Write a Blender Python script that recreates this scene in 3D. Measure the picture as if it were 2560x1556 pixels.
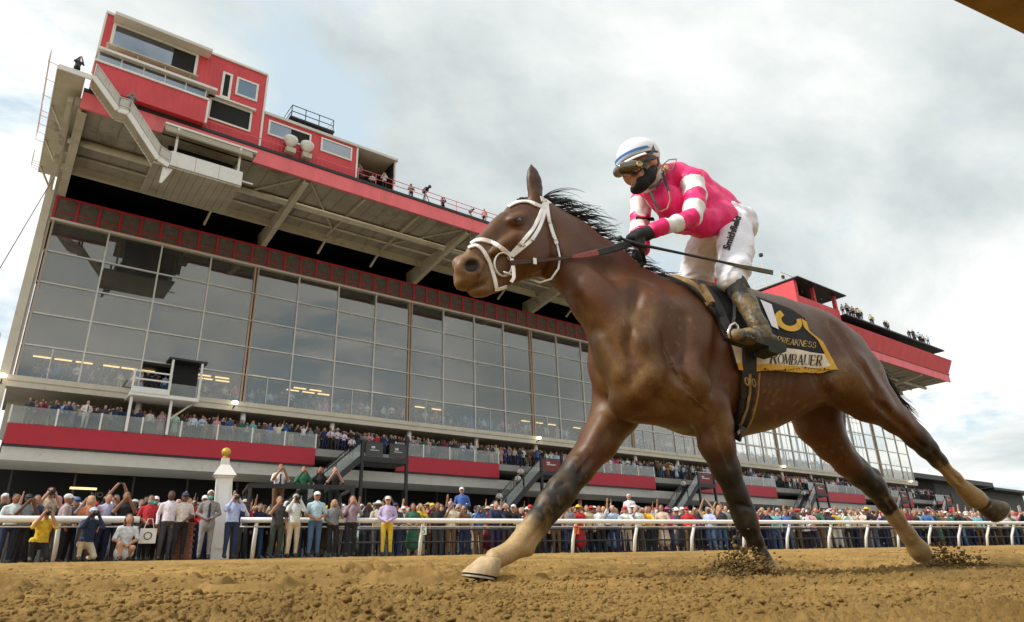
import bpy, bmesh, math, random
import numpy as np
from mathutils import Vector, Matrix
from mathutils.bvhtree import BVHTree

for _o in list(bpy.data.objects): bpy.data.objects.remove(_o)
SC = bpy.context.scene
COL = SC.collection
rnd = random.Random(7)

# ------------------------------------------------------------------ camera
FPX, CX, CY = 1698.66, 1280.0, 778.0            # focal length and centre in photograph pixels (2560 wide)
_p, _r = math.radians(21.433), math.radians(1.905)
_rt, _fw, _dn = np.array([1, 0, 0.]), np.array([0, math.cos(_p), math.sin(_p)]), np.array([0, math.sin(_p), -math.cos(_p)])
RT = math.cos(_r) * _rt + math.sin(_r) * _dn
DN = -math.sin(_r) * _rt + math.cos(_r) * _dn
FW = _fw
cam_data = bpy.data.cameras.new('camera')
cam = bpy.data.objects.new('camera', cam_data)
COL.objects.link(cam)
cam.matrix_world = Matrix(((RT[0], -DN[0], -FW[0], 0), (RT[1], -DN[1], -FW[1], 0), (RT[2], -DN[2], -FW[2], 0), (0, 0, 0, 1)))
cam_data.sensor_width = 36.0
cam_data.lens = 36.0 * FPX / 2560.0
cam_data.clip_start, cam_data.clip_end = 0.05, 6000.0
cam_data.dof.use_dof = True
cam_data.dof.focus_distance = 3.5
cam_data.dof.aperture_fstop = 13.0
SC.camera = cam

# ------------------------------------------------------------------ world: pale sky with broken cloud
SUN_AZ, SUN_EL = math.radians(-110), math.radians(44)     # azimuth clockwise from +Y
world = bpy.data.worlds.new('World')
SC.world = world
world.use_nodes = True
_nt = world.node_tree
_nt.nodes.clear()
def WN(t, **kw):
    n = _nt.nodes.new(t)
    for k, v in kw.items(): setattr(n, k, v)
    return n
def wl(a, b): _nt.links.new(a, b)
_out = WN('ShaderNodeOutputWorld'); _bg = WN('ShaderNodeBackground'); _bg.inputs['Strength'].default_value = 0.1
_sky = WN('ShaderNodeTexSky', sky_type='NISHITA'); _sky.sun_disc = False
_sky.sun_elevation = SUN_EL; _sky.sun_rotation = SUN_AZ; _sky.air_density = 1.2; _sky.dust_density = 2.0; _sky.ozone_density = 1.2
_tc = WN('ShaderNodeTexCoord'); _sep = WN('ShaderNodeSeparateXYZ'); wl(_tc.outputs['Generated'], _sep.inputs[0])
_zz = WN('ShaderNodeMath', operation='MAXIMUM'); wl(_sep.outputs['Z'], _zz.inputs[0]); _zz.inputs[1].default_value = 0.0
_zb = WN('ShaderNodeMath', operation='ADD'); wl(_zz.outputs[0], _zb.inputs[0]); _zb.inputs[1].default_value = 0.22
_dx = WN('ShaderNodeMath', operation='DIVIDE'); wl(_sep.outputs['X'], _dx.inputs[0]); wl(_zb.outputs[0], _dx.inputs[1])
_dy = WN('ShaderNodeMath', operation='DIVIDE'); wl(_sep.outputs['Y'], _dy.inputs[0]); wl(_zb.outputs[0], _dy.inputs[1])
_cmb = WN('ShaderNodeCombineXYZ'); wl(_dx.outputs[0], _cmb.inputs[0]); wl(_dy.outputs[0], _cmb.inputs[1]); _cmb.inputs[2].default_value = 3.1
def wnoise(scale, detail, rough, off, dist=0.0):
    m = WN('ShaderNodeMapping'); m.inputs['Location'].default_value = off; wl(_cmb.outputs[0], m.inputs[0])
    n = WN('ShaderNodeTexNoise'); n.inputs['Scale'].default_value = scale; n.inputs['Detail'].default_value = detail
    n.inputs['Roughness'].default_value = rough; n.inputs['Distortion'].default_value = dist
    wl(m.outputs[0], n.inputs['Vector']); return n.outputs['Fac']
def wramp(src, stops):
    r = WN('ShaderNodeValToRGB'); cr = r.color_ramp
    while len(cr.elements) > 1: cr.elements.remove(cr.elements[-1])
    cr.elements[0].position, cr.elements[0].color = stops[0][0], (*stops[0][1], 1)
    for pos, c in stops[1:]:
        e = cr.elements.new(pos); e.color = (*c, 1)
    wl(src, r.inputs[0]); return r.outputs['Color']
SKY_OFF = (20.0, 2.28, 0.0)
_mask = wramp(wnoise(1.7, 12, 0.60, SKY_OFF, 0.3), [(0.38, (0, 0, 0)), (0.475, (1, 1, 1))])
_shade = wramp(wnoise(0.62, 12, 0.56, (26.95, 1.2, 2.0), 0.35), [(0.36, (4.4, 5.0, 5.1)), (0.46, (7.1, 7.5, 7.4)), (0.56, (10.4, 10.3, 10.0))])
_haze = WN('ShaderNodeMixRGB', blend_type='MIX'); _haze.inputs[0].default_value = 0.78
wl(_sky.outputs[0], _haze.inputs[1]); _haze.inputs[2].default_value = (6.3, 7.6, 8.3, 1)
_mix = WN('ShaderNodeMixRGB', blend_type='MIX'); wl(_mask, _mix.inputs[0]); wl(_haze.outputs[0], _mix.inputs[1]); wl(_shade, _mix.inputs[2])
wl(_mix.outputs[0], _bg.inputs['Color']); wl(_bg.outputs[0], _out.inputs['Surface'])

sun_data = bpy.data.lights.new('sun', 'SUN'); sun_data.energy = 3.6; sun_data.angle = math.radians(9); sun_data.color = (1.0, 0.95, 0.86)
sun = bpy.data.objects.new('sun', sun_data); COL.objects.link(sun)
_sd = Vector((math.sin(SUN_AZ) * math.cos(SUN_EL), math.cos(SUN_AZ) * math.cos(SUN_EL), math.sin(SUN_EL)))
sun.rotation_euler = _sd.to_track_quat('Z', 'Y').to_euler(); sun.location = (0, 0, 60)
SC.view_settings.view_transform = 'Standard'
try: SC.view_settings.look = 'None'
except Exception: pass
SC.view_settings.exposure = 0.26; SC.view_settings.gamma = 1.0; SC.view_settings.use_curve_mapping = False
SC.render.engine = 'CYCLES'
SC.cycles.use_denoising = True
SC.cycles.max_bounces = 6; SC.cycles.diffuse_bounces = 3; SC.cycles.glossy_bounces = 3
SC.cycles.transmission_bounces = 4; SC.cycles.transparent_max_bounces = 10
SC.cycles.caustics_reflective = False; SC.cycles.caustics_refractive = False

# ------------------------------------------------------------------ where things stand
AZ = math.radians(37.594); BU = np.array([math.cos(AZ), math.sin(AZ), 0]); BN = np.array([math.sin(AZ), -math.cos(AZ), 0])      # grandstand: along / out
AR = math.radians(25.55); RU = np.array([math.cos(AR), math.sin(AR), 0]); RN = np.array([math.sin(AR), -math.cos(AR), 0])        # rail and racing direction / towards infield
KF = 51.72                                       # distance to the balcony front of the grandstand
RAILD, RAILZ, CAMH = 21.5, 0.73, 0.105           # outside rail: distance, ground level; height of the lens above the dirt
BANK = (RAILZ + CAMH) / RAILD
def ray(x, y): return ((x - CX) * RT + (y - CY) * DN) / FPX + FW
def on_plane(x, y, n, k):
    d = ray(x, y); return d * (k / float(d @ n))
def bp(u, off, z): return Vector((BU * u - BN * (KF - off) * 1.0) * np.array([1, 1, 0]) + np.array([0, 0, z]))
def buz(x, y, off=0.0):
    q = on_plane(x, y, -BN, KF - off); return float(q @ BU), float(q[2])
def rp(a, perp, z): return Vector(RU * a - RN * perp + np.array([0, 0, z]))
def track_z(perp): return -CAMH + BANK * min(max(perp, -2.0), RAILD)
def apron_z(perp): return RAILZ - 0.03 + max(0.0, perp - RAILD - 2) * 0.016

# ------------------------------------------------------------------ materials
MATS = {}
def new_mat(name):
    m = bpy.data.materials.new(name); m.use_nodes = True; m.node_tree.nodes.clear(); MATS[name] = m
    o = m.node_tree.nodes.new('ShaderNodeOutputMaterial'); return m, m.node_tree, o
def mat(name, col, rough=0.7, metal=0.0, spec=0.4, var=0.0, scale=8.0, bump=0.0, bscale=40.0, dirt=None, dirt_amt=0.0, stretch=None, sheen=0.0, attr=None, obattr=None, coat=0.0, emit=None):
    """One procedural material: a base colour, mottled by noise, with optional dirt and fine relief."""
    m, nt, out = new_mat(name)
    N, L = nt.nodes.new, nt.links.new
    b = N('ShaderNodeBsdfPrincipled'); L(b.outputs[0], out.inputs[0])
    b.inputs['Roughness'].default_value = rough; b.inputs['Metallic'].default_value = metal
    b.inputs['Specular IOR Level'].default_value = spec; b.inputs['Sheen Weight'].default_value = sheen; b.inputs['Coat Weight'].default_value = coat
    tc = N('ShaderNodeTexCoord'); vec = tc.outputs['Object']
    if stretch:
        mp = N('ShaderNodeMapping'); mp.inputs['Scale'].default_value = stretch; L(vec, mp.inputs[0]); vec = mp.outputs[0]
    if attr or obattr:
        a = N('ShaderNodeAttribute'); a.attribute_name = attr or obattr; a.attribute_type = 'GEOMETRY' if attr else 'OBJECT'; base = a.outputs['Color']
    else:
        rgb = N('ShaderNodeRGB'); rgb.outputs[0].default_value = (*col, 1); base = rgb.outputs[0]
    if var > 0:
        n = N('ShaderNodeTexNoise'); n.inputs['Scale'].default_value = scale; n.inputs['Detail'].default_value = 6; n.inputs['Roughness'].default_value = 0.6
        L(vec, n.inputs['Vector'])
        mr = N('ShaderNodeMapRange'); mr.inputs[1].default_value = 0.3; mr.inputs[2].default_value = 0.7; mr.inputs[3].default_value = 1 - var; mr.inputs[4].default_value = 1 + var
        L(n.outputs['Fac'], mr.inputs[0])
        mx = N('ShaderNodeVectorMath'); mx.operation = 'SCALE'; L(base, mx.inputs[0]); L(mr.outputs[0], mx.inputs['Scale']); base = mx.outputs[0]
    if dirt:
        n = N('ShaderNodeTexNoise'); n.inputs['Scale'].default_value = scale * 0.6; n.inputs['Detail'].default_value = 8; n.inputs['Roughness'].default_value = 0.7
        L(vec, n.inputs['Vector'])
        mr = N('ShaderNodeMapRange'); mr.inputs[1].default_value = 0.62 - dirt_amt * 0.4; mr.inputs[2].default_value = 0.75 - dirt_amt * 0.3; mr.inputs[4].default_value = 0.85
        L(n.outputs['Fac'], mr.inputs[0])
        mx = N('ShaderNodeMixRGB'); L(mr.outputs[0], mx.inputs[0]); L(base, mx.inputs[1]); mx.inputs[2].default_value = (*dirt, 1); base = mx.outputs[0]
    L(base, b.inputs['Base Color'])
    if emit: b.inputs['Emission Color'].default_value = (*emit[0], 1); b.inputs['Emission Strength'].default_value = emit[1]
    if bump > 0:
        n = N('ShaderNodeTexNoise'); n.inputs['Scale'].default_value = bscale; n.inputs['Detail'].default_value = 5; L(vec, n.inputs['Vector'])
        bm = N('ShaderNodeBump'); bm.inputs['Strength'].default_value = bump; bm.inputs['Distance'].default_value = 0.02; L(n.outputs['Fac'], bm.inputs['Height']); L(bm.outputs[0], b.inputs['Normal'])
    return m

# ------------------------------------------------------------------ object helpers
def link(name, me, m=None, parent=None):
    o = bpy.data.objects.new(name, me); COL.objects.link(o)
    if m is not None and me is not None and len(me.materials) == 0: me.materials.append(m)
    if parent is not None: o.parent = parent
    return o
def tag(o, label, cat, group=None):
    o['label'] = label; o['category'] = cat
    if group: o['group'] = group
    return o
def struct(o): o['kind'] = 'structure'; return o
def stuff(o): o['kind'] = 'stuff'; return o
def empty(name, loc=(0, 0, 0), label=None, cat=None, group=None):
    o = bpy.data.objects.new(name, None); COL.objects.link(o); o.location = loc; o.empty_display_size = 0.1
    if label: tag(o, label, cat, group)
    return o
class MB:
    """Collects boxes, prisms and tubes into one mesh."""
    def __init__(s): s.v = []; s.f = []; s.mi = []; s.cur = 0
    def add(s, vs, fs):
        b = len(s.v); s.v += [tuple(v) for v in vs]; s.f += [tuple(i + b for i in f) for f in fs]; s.mi += [s.cur] * len(fs); return s
    def frame(s, o, ax, ay, az, x0, x1, y0, y1, z0, z1):
        o, ax, ay, az = Vector(o), Vector(ax), Vector(ay), Vector(az)
        vs = [o + ax * x + ay * y + az * z for z in (z0, z1) for y in (y0, y1) for x in (x0, x1)]
        fs = [(0, 2, 3, 1), (4, 5, 7, 6), (0, 1, 5, 4), (2, 6, 7, 3), (0, 4, 6, 2), (1, 3, 7, 5)]
        return s.add(vs, fs)
    def bbox(s, u0, u1, o0, o1, z0, z1):          # box in grandstand coordinates
        return s.frame((0, 0, 0), BU, BN, (0, 0, 1), u0, u1, o0 - KF, o1 - KF, z0, z1)
    def bar(s, a, b, w, h=None, up=(0, 0, 1)):
        a, b = Vector(a), Vector(b); h = h or w; d = b - a; ln = d.length
        if ln < 1e-6: return s
        d /= ln; up = Vector(up); sd = d.cross(up)
        if sd.length < 1e-4: sd = d.cross(Vector((1, 0, 0)))
        sd.normalize(); u2 = sd.cross(d)
        return s.frame(a, d, sd, u2, 0, ln, -w / 2, w / 2, -h / 2, h / 2)
    def tube(s, pts, rad, n=8, cap=True):
        pts = [Vector(p) for p in pts]; rads = rad if isinstance(rad, (list, tuple)) else [rad] * len(pts)
        vs = []; fs = []; prev = None
        for i, p in enumerate(pts):
            d = (pts[min(i + 1, len(pts) - 1)] - pts[max(i - 1, 0)]).normalized()
            if prev is None:
                prev = d.cross(Vector((0, 0, 1)))
                if prev.length < 1e-3: prev = d.cross(Vector((1, 0, 0)))
            prev = (prev - d * prev.dot(d)).normalized(); q = d.cross(prev)
            for k in range(n):
                t = 2 * math.pi * k / n; vs.append(p + (prev * math.cos(t) + q * math.sin(t)) * rads[i])
        for i in range(len(pts) - 1):
            for k in range(n):
                k2 = (k + 1) % n; fs.append((i * n + k, i * n + k2, (i + 1) * n + k2, (i + 1) * n + k))
        if cap: fs.append(tuple(range(n))[::-1]); fs.append(tuple((len(pts) - 1) * n + k for k in range(n)))
        return s.add(vs, fs)
    def lathe(s, o, prof, n=16, axis=(0, 0, 1)):
        ax = Vector(axis).normalized(); e1 = ax.orthogonal().normalized(); e2 = ax.cross(e1); o = Vector(o); vs = []; fs = []
        for r, z in prof:
            for k in range(n):
                t = 2 * math.pi * k / n; vs.append(o + ax * z + (e1 * math.cos(t) + e2 * math.sin(t)) * r)
        for i in range(len(prof) - 1):
            for k in range(n):
                k2 = (k + 1) % n; fs.append((i * n + k, i * n + k2, (i + 1) * n + k2, (i + 1) * n + k))
        fs.append(tuple(range(n))[::-1]); fs.append(tuple((len(prof) - 1) * n + k for k in range(n)))
        return s.add(vs, fs)
    def prism(s, poly, d):                         # polygon (3D points) extruded by the vector d
        n = len(poly); d = Vector(d); vs = [Vector(p) for p in poly] + [Vector(p) + d for p in poly]
        fs = [tuple(range(n))[::-1], tuple(range(n, 2 * n))] + [(i, (i + 1) % n, n + (i + 1) % n, n + i) for i in range(n)]
        return s.add(vs, fs)
    def mesh(s, name, mats=None, smooth=False, bevel=0.0):
        me = bpy.data.meshes.new(name); me.from_pydata(s.v, [], s.f)
        bm = bmesh.new(); bm.from_mesh(me); bmesh.ops.recalc_face_normals(bm, faces=bm.faces)
        bm.to_mesh(me); bm.free()
        for m in (mats or []): me.materials.append(m)
        if mats and len(mats) > 1: me.polygons.foreach_set('material_index', s.mi)
        if smooth: me.polygons.foreach_set('use_smooth', [True] * len(me.polygons))
        return me
    def build(s, name, m, parent=None, smooth=False):
        ms = m if isinstance(m, (list, tuple)) else [m]
        return link(name, s.mesh(name, ms, smooth), None, parent)

# ------------------------------------------------------------------ sculpting: blended rounded shapes turned into one skin
class Sculpt:
    def __init__(s, h): s.h = h; s.pr = []
    def cone(s, a, b, ra, rb, k=0.03, cls=0, flat=None, cut=False):   # flat=(axis, s): section squeezed by s along the axis
        s.pr.append(('c', np.array(a, float), np.array(b, float), ra, rb, k, cls, flat, cut)); return s
    def chain(s, pts, k=0.03, cls=0, flat=None):
        for (a, ra), (b, rb) in zip(pts[:-1], pts[1:]): s.cone(a, b, ra, rb, k, cls, flat)
        return s
    def ell(s, c, r, axes=None, k=0.03, cls=0, cut=False):
        A = np.eye(3) if axes is None else np.array(axes, float)
        A = A / np.linalg.norm(A, axis=1)[:, None]
        s.pr.append(('e', np.array(c, float), A, np.array(r, float), None, k, cls, None, cut)); return s
    @staticmethod
    def dist(p, q):
        if p[0] == 'c':
            _, a, b, ra, rb, k, cls, flat, cut = p; x = q - a; ab = b - a; sc = 1.0
            if flat is not None:
                ax = np.array(flat[0], float); ax = ax / np.linalg.norm(ax); g = 1.0 / flat[1] - 1.0
                x = x + (x @ ax)[..., None] * ax * g; ab = ab + (ab @ ax) * ax * g; sc = min(1.0, flat[1])
            t = np.clip((x @ ab) / max(float(ab @ ab), 1e-12), 0, 1)
            return (np.linalg.norm(x - t[..., None] * ab, axis=-1) - (ra + (rb - ra) * t)) * sc
        _, c, A, r, _, k, cls, _, cut = p
        y = (q - c) @ A.T; k0 = np.linalg.norm(y / r, axis=-1); k1 = np.linalg.norm(y / (r * r), axis=-1)
        return k0 * (k0 - 1) / np.maximum(k1, 1e-9)
    def bounds(s, p):
        if p[0] == 'c':
            _, a, b, ra, rb, k, cls, flat, cut = p; f = max(1.0, flat[1]) if flat else 1.0; R = max(ra, rb) * f
            return np.minimum(a, b) - R, np.maximum(a, b) + R
        R = p[3].max(); return p[1] - R, p[1] + R
    def mesh(s, smooth=1):
        h = s.h; B = [s.bounds(p) for p in s.pr if not p[8]]
        lo = np.min([b[0] for b in B], 0) - 4 * h; hi = np.max([b[1] for b in B], 0) + 4 * h
        n = np.ceil((hi - lo) / h).astype(int) + 1
        f = np.full(tuple(n), 0.5, np.float32)
        for p in s.pr:
            b0, b1 = s.bounds(p); pad = max(p[5], 0.0) + 3 * h
            i0 = np.maximum(np.floor((b0 - pad - lo) / h).astype(int), 0); i1 = np.minimum(np.ceil((b1 + pad - lo) / h).astype(int) + 1, n)
            if np.any(i1 <= i0): continue
            g = np.stack(np.meshgrid(*[lo[i] + h * np.arange(i0[i], i1[i]) for i in range(3)], indexing='ij'), -1)
            d = s.dist(p, g); sl = tuple(slice(a, b) for a, b in zip(i0, i1)); a = f[sl]; k = max(p[5], 1e-6)
            if p[8]:
                d = -d; hh = np.maximum(k - np.abs(a - d), 0) / k; f[sl] = np.maximum(a, d) + hh * hh * k * 0.25
            else:
                hh = np.maximum(k - np.abs(a - d), 0) / k; f[sl] = np.minimum(a, d) - hh * hh * k * 0.25
        V, Q = surface_nets(f); V = lo + V * h
        V = relax(V, Q, smooth); s.V, s.Q = V, Q
        return V, Q
    def classes(s, pts):
        best = np.full(len(pts), 1e9); cl = np.zeros(len(pts), int)
        for p in s.pr:
            if p[8]: continue
            d = s.dist(p, pts); m = d < best; best[m] = d[m]; cl[m] = p[6]
        return cl
def surface_nets(f):
    ins = f < 0; nx, ny, nz = f.shape
    c = [ins[i:nx - 1 + i, j:ny - 1 + j, k:nz - 1 + k] for i in (0, 1) for j in (0, 1) for k in (0, 1)]
    cnt = np.zeros(c[0].shape, np.uint8)
    for x in c: cnt += x
    act = np.argwhere((cnt > 0) & (cnt < 8)); idm = np.full(cnt.shape, -1, np.int32); idm[tuple(act.T)] = np.arange(len(act))
    off = np.array([(i, j, k) for i in (0, 1) for j in (0, 1) for k in (0, 1)])
    val = np.stack([f[act[:, 0] + o[0], act[:, 1] + o[1], act[:, 2] + o[2]] for o in off], 1)
    acc = np.zeros((len(act), 3)); w = np.zeros(len(act))
    for a in range(8):
        for b in range(a + 1, 8):
            if np.abs(off[a] - off[b]).sum() != 1: continue
            va, vb = val[:, a], val[:, b]; m = (va < 0) != (vb < 0); t = va[m] / (va[m] - vb[m])
            acc[m] += off[a] + t[:, None] * (off[b] - off[a]); w[m] += 1
    V = act + acc / w[:, None]; Q = []
    for ax in range(3):
        o = [0, 0, 0]; o[ax] = 1
        A = ins[:nx - o[0], :ny - o[1], :nz - o[2]]; Bm = ins[o[0]:, o[1]:, o[2]:]
        e = np.argwhere(A != Bm); b, c2 = (ax + 1) % 3, (ax + 2) % 3
        e = e[(e[:, b] > 0) & (e[:, c2] > 0)]; e = e[(e[:, b] < f.shape[b] - 1) & (e[:, c2] < f.shape[c2] - 1)]
        db = np.zeros(3, int); db[b] = 1; dc = np.zeros(3, int); dc[c2] = 1
        q = np.stack([idm[tuple((e - db - dc).T)], idm[tuple((e - dc).T)], idm[tuple(e.T)], idm[tuple((e - db).T)]], 1)
        flip = ~A[tuple(e.T)]; q[flip] = q[flip][:, ::-1]; Q.append(q)
    return V, np.concatenate(Q)
def relax(V, Q, it, lam=0.5):
    E = np.concatenate([Q[:, [0, 1]], Q[:, [1, 2]], Q[:, [2, 3]], Q[:, [3, 0]]])
    for _ in range(it):
        acc = np.zeros_like(V); cnt = np.zeros(len(V))
        for a, b in ((0, 1), (1, 0)):
            for d in range(3): acc[:, d] += np.bincount(E[:, a], V[E[:, b], d], len(V))
            cnt += np.bincount(E[:, a], minlength=len(V))
        V = V + lam * (acc / np.maximum(cnt, 1)[:, None] - V)
    return V
def mesh_np(name, V, F, mats=(), mi=None, smooth=True, colors=None):
    me = bpy.data.meshes.new(name); k = F.shape[1]
    me.vertices.add(len(V)); me.vertices.foreach_set('co', np.asarray(V, np.float32).ravel())
    me.loops.add(F.size); me.loops.foreach_set('vertex_index', F.ravel().astype(np.int32))
    me.polygons.add(len(F)); me.polygons.foreach_set('loop_start', np.arange(0, F.size, k, dtype=np.int32)); me.polygons.foreach_set('loop_total', np.full(len(F), k, np.int32))
    for m in mats: me.materials.append(m)
    if mi is not None: me.polygons.foreach_set('material_index', np.asarray(mi, np.int32))
    if smooth: me.polygons.foreach_set('use_smooth', np.ones(len(F), bool))
    if colors is not None:
        a = me.color_attributes.new('coat', 'FLOAT_COLOR', 'POINT'); c4 = np.ones((len(V), 4), np.float32); c4[:, :3] = colors; a.data.foreach_set('color', c4.ravel())
    me.update(calc_edges=True); me.validate(); return me
def vnoise(P, scale, seed=0):
    """Smooth value noise in numpy, about -1..1."""
    P = np.asarray(P, float) * scale + seed * 17.31; i = np.floor(P).astype(np.int64); fr = P - i; u = fr * fr * (3 - 2 * fr); out = 0
    def hsh(a, b, c):
        v = (a * 374761393 + b * 668265263 + c * 2147483647 + seed * 974634777) & 0xffffffff
        v = ((v ^ (v >> 13)) * 1274126177) & 0xffffffff; v = v ^ (v >> 16); return (v & 0xffff) / 32767.5 - 1
    for a in (0, 1):
        for b in (0, 1):
            for c in (0, 1):
                w = (u[..., 0] if a else 1 - u[..., 0]) * (u[..., 1] if b else 1 - u[..., 1]) * (u[..., 2] if c else 1 - u[..., 2])
                out = out + w * hsh(i[..., 0] + a, i[..., 1] + b, i[..., 2] + c)
    return out
def lerp(a, b, t): return a + (b - a) * t
def sstep(a, b, x):
    t = np.clip((x - a) / (b - a), 0, 1); return t * t * (3 - 2 * t)
# ------------------------------------------------------------------ ground, dirt track, apron
m_dirt = None
def make_dirt(name, c1, c2, c3):
    m, nt, out = new_mat(name); N, L = nt.nodes.new, nt.links.new
    b = N('ShaderNodeBsdfPrincipled'); L(b.outputs[0], out.inputs[0]); b.inputs['Roughness'].default_value = 0.95; b.inputs['Specular IOR Level'].default_value = 0.12
    tc = N('ShaderNodeTexCoord')
    def noise(s, d): n = N('ShaderNodeTexNoise'); n.inputs['Scale'].default_value = s; n.inputs['Detail'].default_value = d; n.inputs['Roughness'].default_value = 0.65; L(tc.outputs['Object'], n.inputs['Vector']); return n.outputs['Fac']
    r = N('ShaderNodeValToRGB'); e = r.color_ramp.elements; e[0].position, e[0].color = 0.34, (*c2, 1); e[1].position, e[1].color = 0.62, (*c1, 1); L(noise(3.0, 9), r.inputs[0])
    big = N('ShaderNodeMapRange'); big.inputs[1].default_value = 0.42; big.inputs[2].default_value = 0.62; big.inputs[3].default_value = 0.78; big.inputs[4].default_value = 1.12; L(noise(0.55, 4), big.inputs[0]); bs = N('ShaderNodeVectorMath'); bs.operation = 'SCALE'; L(r.outputs[0], bs.inputs[0]); L(big.outputs[0], bs.inputs['Scale'])
    r2 = N('ShaderNodeMapRange'); r2.inputs[1].default_value = 0.56; r2.inputs[2].default_value = 0.70; r2.inputs[4].default_value = 0.75; L(noise(14.0, 6), r2.inputs[0])
    mx = N('ShaderNodeMixRGB'); L(r2.outputs[0], mx.inputs[0]); L(bs.outputs[0], mx.inputs[1]); mx.inputs[2].default_value = (*c3, 1); L(mx.outputs[0], b.inputs['Base Color'])
    bm = N('ShaderNodeBump'); bm.inputs['Strength'].default_value = 0.8; bm.inputs['Distance'].default_value = 0.014; L(noise(230, 9), bm.inputs['Height']); L(bm.outputs[0], b.inputs['Normal'])
    return m
m_dirt = make_dirt('track_dirt', (0.39, 0.246, 0.084), (0.28, 0.168, 0.053), (0.15, 0.086, 0.027))
m_clod = make_dirt('damp_clods', (0.26, 0.17, 0.065), (0.17, 0.105, 0.038), (0.10, 0.06, 0.022))
m_conc = mat('apron_paving', (0.30, 0.29, 0.27), rough=0.9, var=0.2, scale=1.5)
m_field = mat('open_ground', (0.16, 0.15, 0.09), rough=1.0, var=0.3, scale=0.2)
def sheet(name, a0, a1, prof, m, na=2):
    V = []; n = len(prof)
    for i in range(na):
        a = lerp(a0, a1, i / (na - 1))
        for q, z in prof: V.append(rp(a, q, z))
    F = [(i * n + j, (i + 1) * n + j, (i + 1) * n + j + 1, i * n + j + 1) for i in range(na - 1) for j in range(n - 1)]
    me = bpy.data.meshes.new(name); me.from_pydata(V, [], F); return struct(link(name, me, m))
sheet('ground', -2500, 2500, [(-2500, -2.0), (-60, -0.9), (-3, -0.32), (0, -0.25), (RAILD + 0.6, RAILZ - 0.16), (60, apron_z(60) - 0.12), (120, 1.0), (2500, 0.0)], m_field)
sheet('infield_path', -120, 300, [(-6, -0.28), (0.0, -0.20), (0.36, -0.150)], m_dirt, 8)
sheet('track_base', -400, 500, [(0.30, track_z(0.3) - 0.06), (RAILD + 0.4, RAILZ - 0.07)], m_dirt)
sheet('apron', -120, 260, [(RAILD + 0.38, RAILZ - 0.03), (RAILD + 2, RAILZ - 0.03), (75, apron_z(75))], m_conc)
# the harrowed surface, finer where it is close
na, nq = 660, 780
ang = np.radians(np.linspace(-38, 81, na)); q = 0.5 * np.exp(np.linspace(0, math.log((RAILD + 0.55) / 0.5), nq))
AA = q[None, :] * np.tan(ang)[:, None]; QQ = np.repeat(q[None, :], na, 0)
XY = AA[..., None] * RU[None, None, :] - QQ[..., None] * RN[None, None, :]
def billow(P, s, seed): return 3 * np.abs(vnoise(P, s, seed)) - 0.8
def dirt_h(P, dist):
    h = 0.010 * vnoise(P, 1.3, 1) + 0.006 * vnoise(P, 4.1, 2)
    lump = np.clip(vnoise(P, 1.7, 9) * 0.5 + 0.75, 0.25, 1.3)
    h = h + lump * (0.0045 * billow(P, 12, 3) + 0.0062 * billow(P, 36, 4) + 0.0068 * billow(P, 84, 5) + 0.0035 * vnoise(P, 170, 6))
    perp = -(P @ RN); h = h + 0.004 * np.sin(perp * 2 * math.pi / 0.11 + 1.5 * vnoise(P, 0.9, 14)) * np.clip(vnoise(P, 0.8, 13) + 0.35, 0, 1)
    return h
P3 = XY.copy(); P3[..., 2] = 0
hh = dirt_h(P3, QQ)
rr = random.Random(31)
for k in range(420):                                  # old hoof prints
    qq = math.exp(rr.uniform(math.log(2.6), math.log(20))); a = qq * math.tan(math.radians(rr.uniform(-30, 68))); c = RU * a - RN * qq
    d = P3 - c; u, v = d @ RU, d @ RN; r2 = (u / 0.085) ** 2 + (v / 0.07) ** 2; dep = rr.uniform(0.02, 0.055)
    hh += np.where(r2 < 6, -dep * np.exp(-r2 * r2 * 0.8) + dep * 0.5 * np.exp(-((np.sqrt(r2) - 1.45) / 0.35) ** 2), 0)
P3[..., 2] = -CAMH + BANK * QQ + hh - 0.012
ix = np.arange(na * nq).reshape(na, nq); F = np.stack([ix[:-1, :-1], ix[1:, :-1], ix[1:, 1:], ix[:-1, 1:]], -1).reshape(-1, 4)
track = struct(link('racetrack', mesh_np('racetrack', P3.reshape(-1, 3), F, [m_dirt])))
def lumps(name, items, m, seed=3, sub=2):
    """Loose clods: lumpy little bodies set down at (point, size)."""
    bm = bmesh.new(); bmesh.ops.create_icosphere(bm, subdivisions=sub, radius=1); v0 = np.array([v.co for v in bm.verts]); f0 = np.array([[v.index for v in f.verts] for f in bm.faces]); bm.free()
    rs = np.random.RandomState(seed); Vs = []; Fs = []; b = 0
    vars_ = [v0 * (1 + 0.34 * vnoise(v0, 1.3, k) + 0.26 * vnoise(v0, 3.1, k + 20))[:, None] for k in range(10)]
    for p, s in items:
        A, _ = np.linalg.qr(rs.randn(3, 3)); v = vars_[rs.randint(10)] @ A.T * np.array([1, 1, 0.75]) * s * (0.7 + 0.6 * rs.rand(3)); Vs.append(v + np.array(p)); Fs.append(f0 + b); b += len(v0)
    return stuff(link(name, mesh_np(name, np.concatenate(Vs), np.concatenate(Fs), [m])))
rs = np.random.RandomState(8); it = []
for k in range(5000):
    qq = math.exp(rs.uniform(math.log(0.9), math.log(9))); a = qq * math.tan(math.radians(rs.uniform(-34, 72))); p = RU * a - RN * qq
    s = min(0.016 if qq > 1.8 else 0.008, 0.0038 * math.exp(abs(rs.randn()) * 0.7)); p = p + np.array([0, 0, -CAMH + BANK * qq + dirt_h(p[None], 0)[0] - 0.012 + s * 0.3]); it.append((p, s))
lumps('loose_clods', it, m_dirt)
qa = np.exp(rs.uniform(math.log(0.9), math.log(7), 30000)); aa = qa * np.tan(np.radians(rs.uniform(-34, 72, 30000))); PP = aa[:, None] * RU - qa[:, None] * RN
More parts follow.
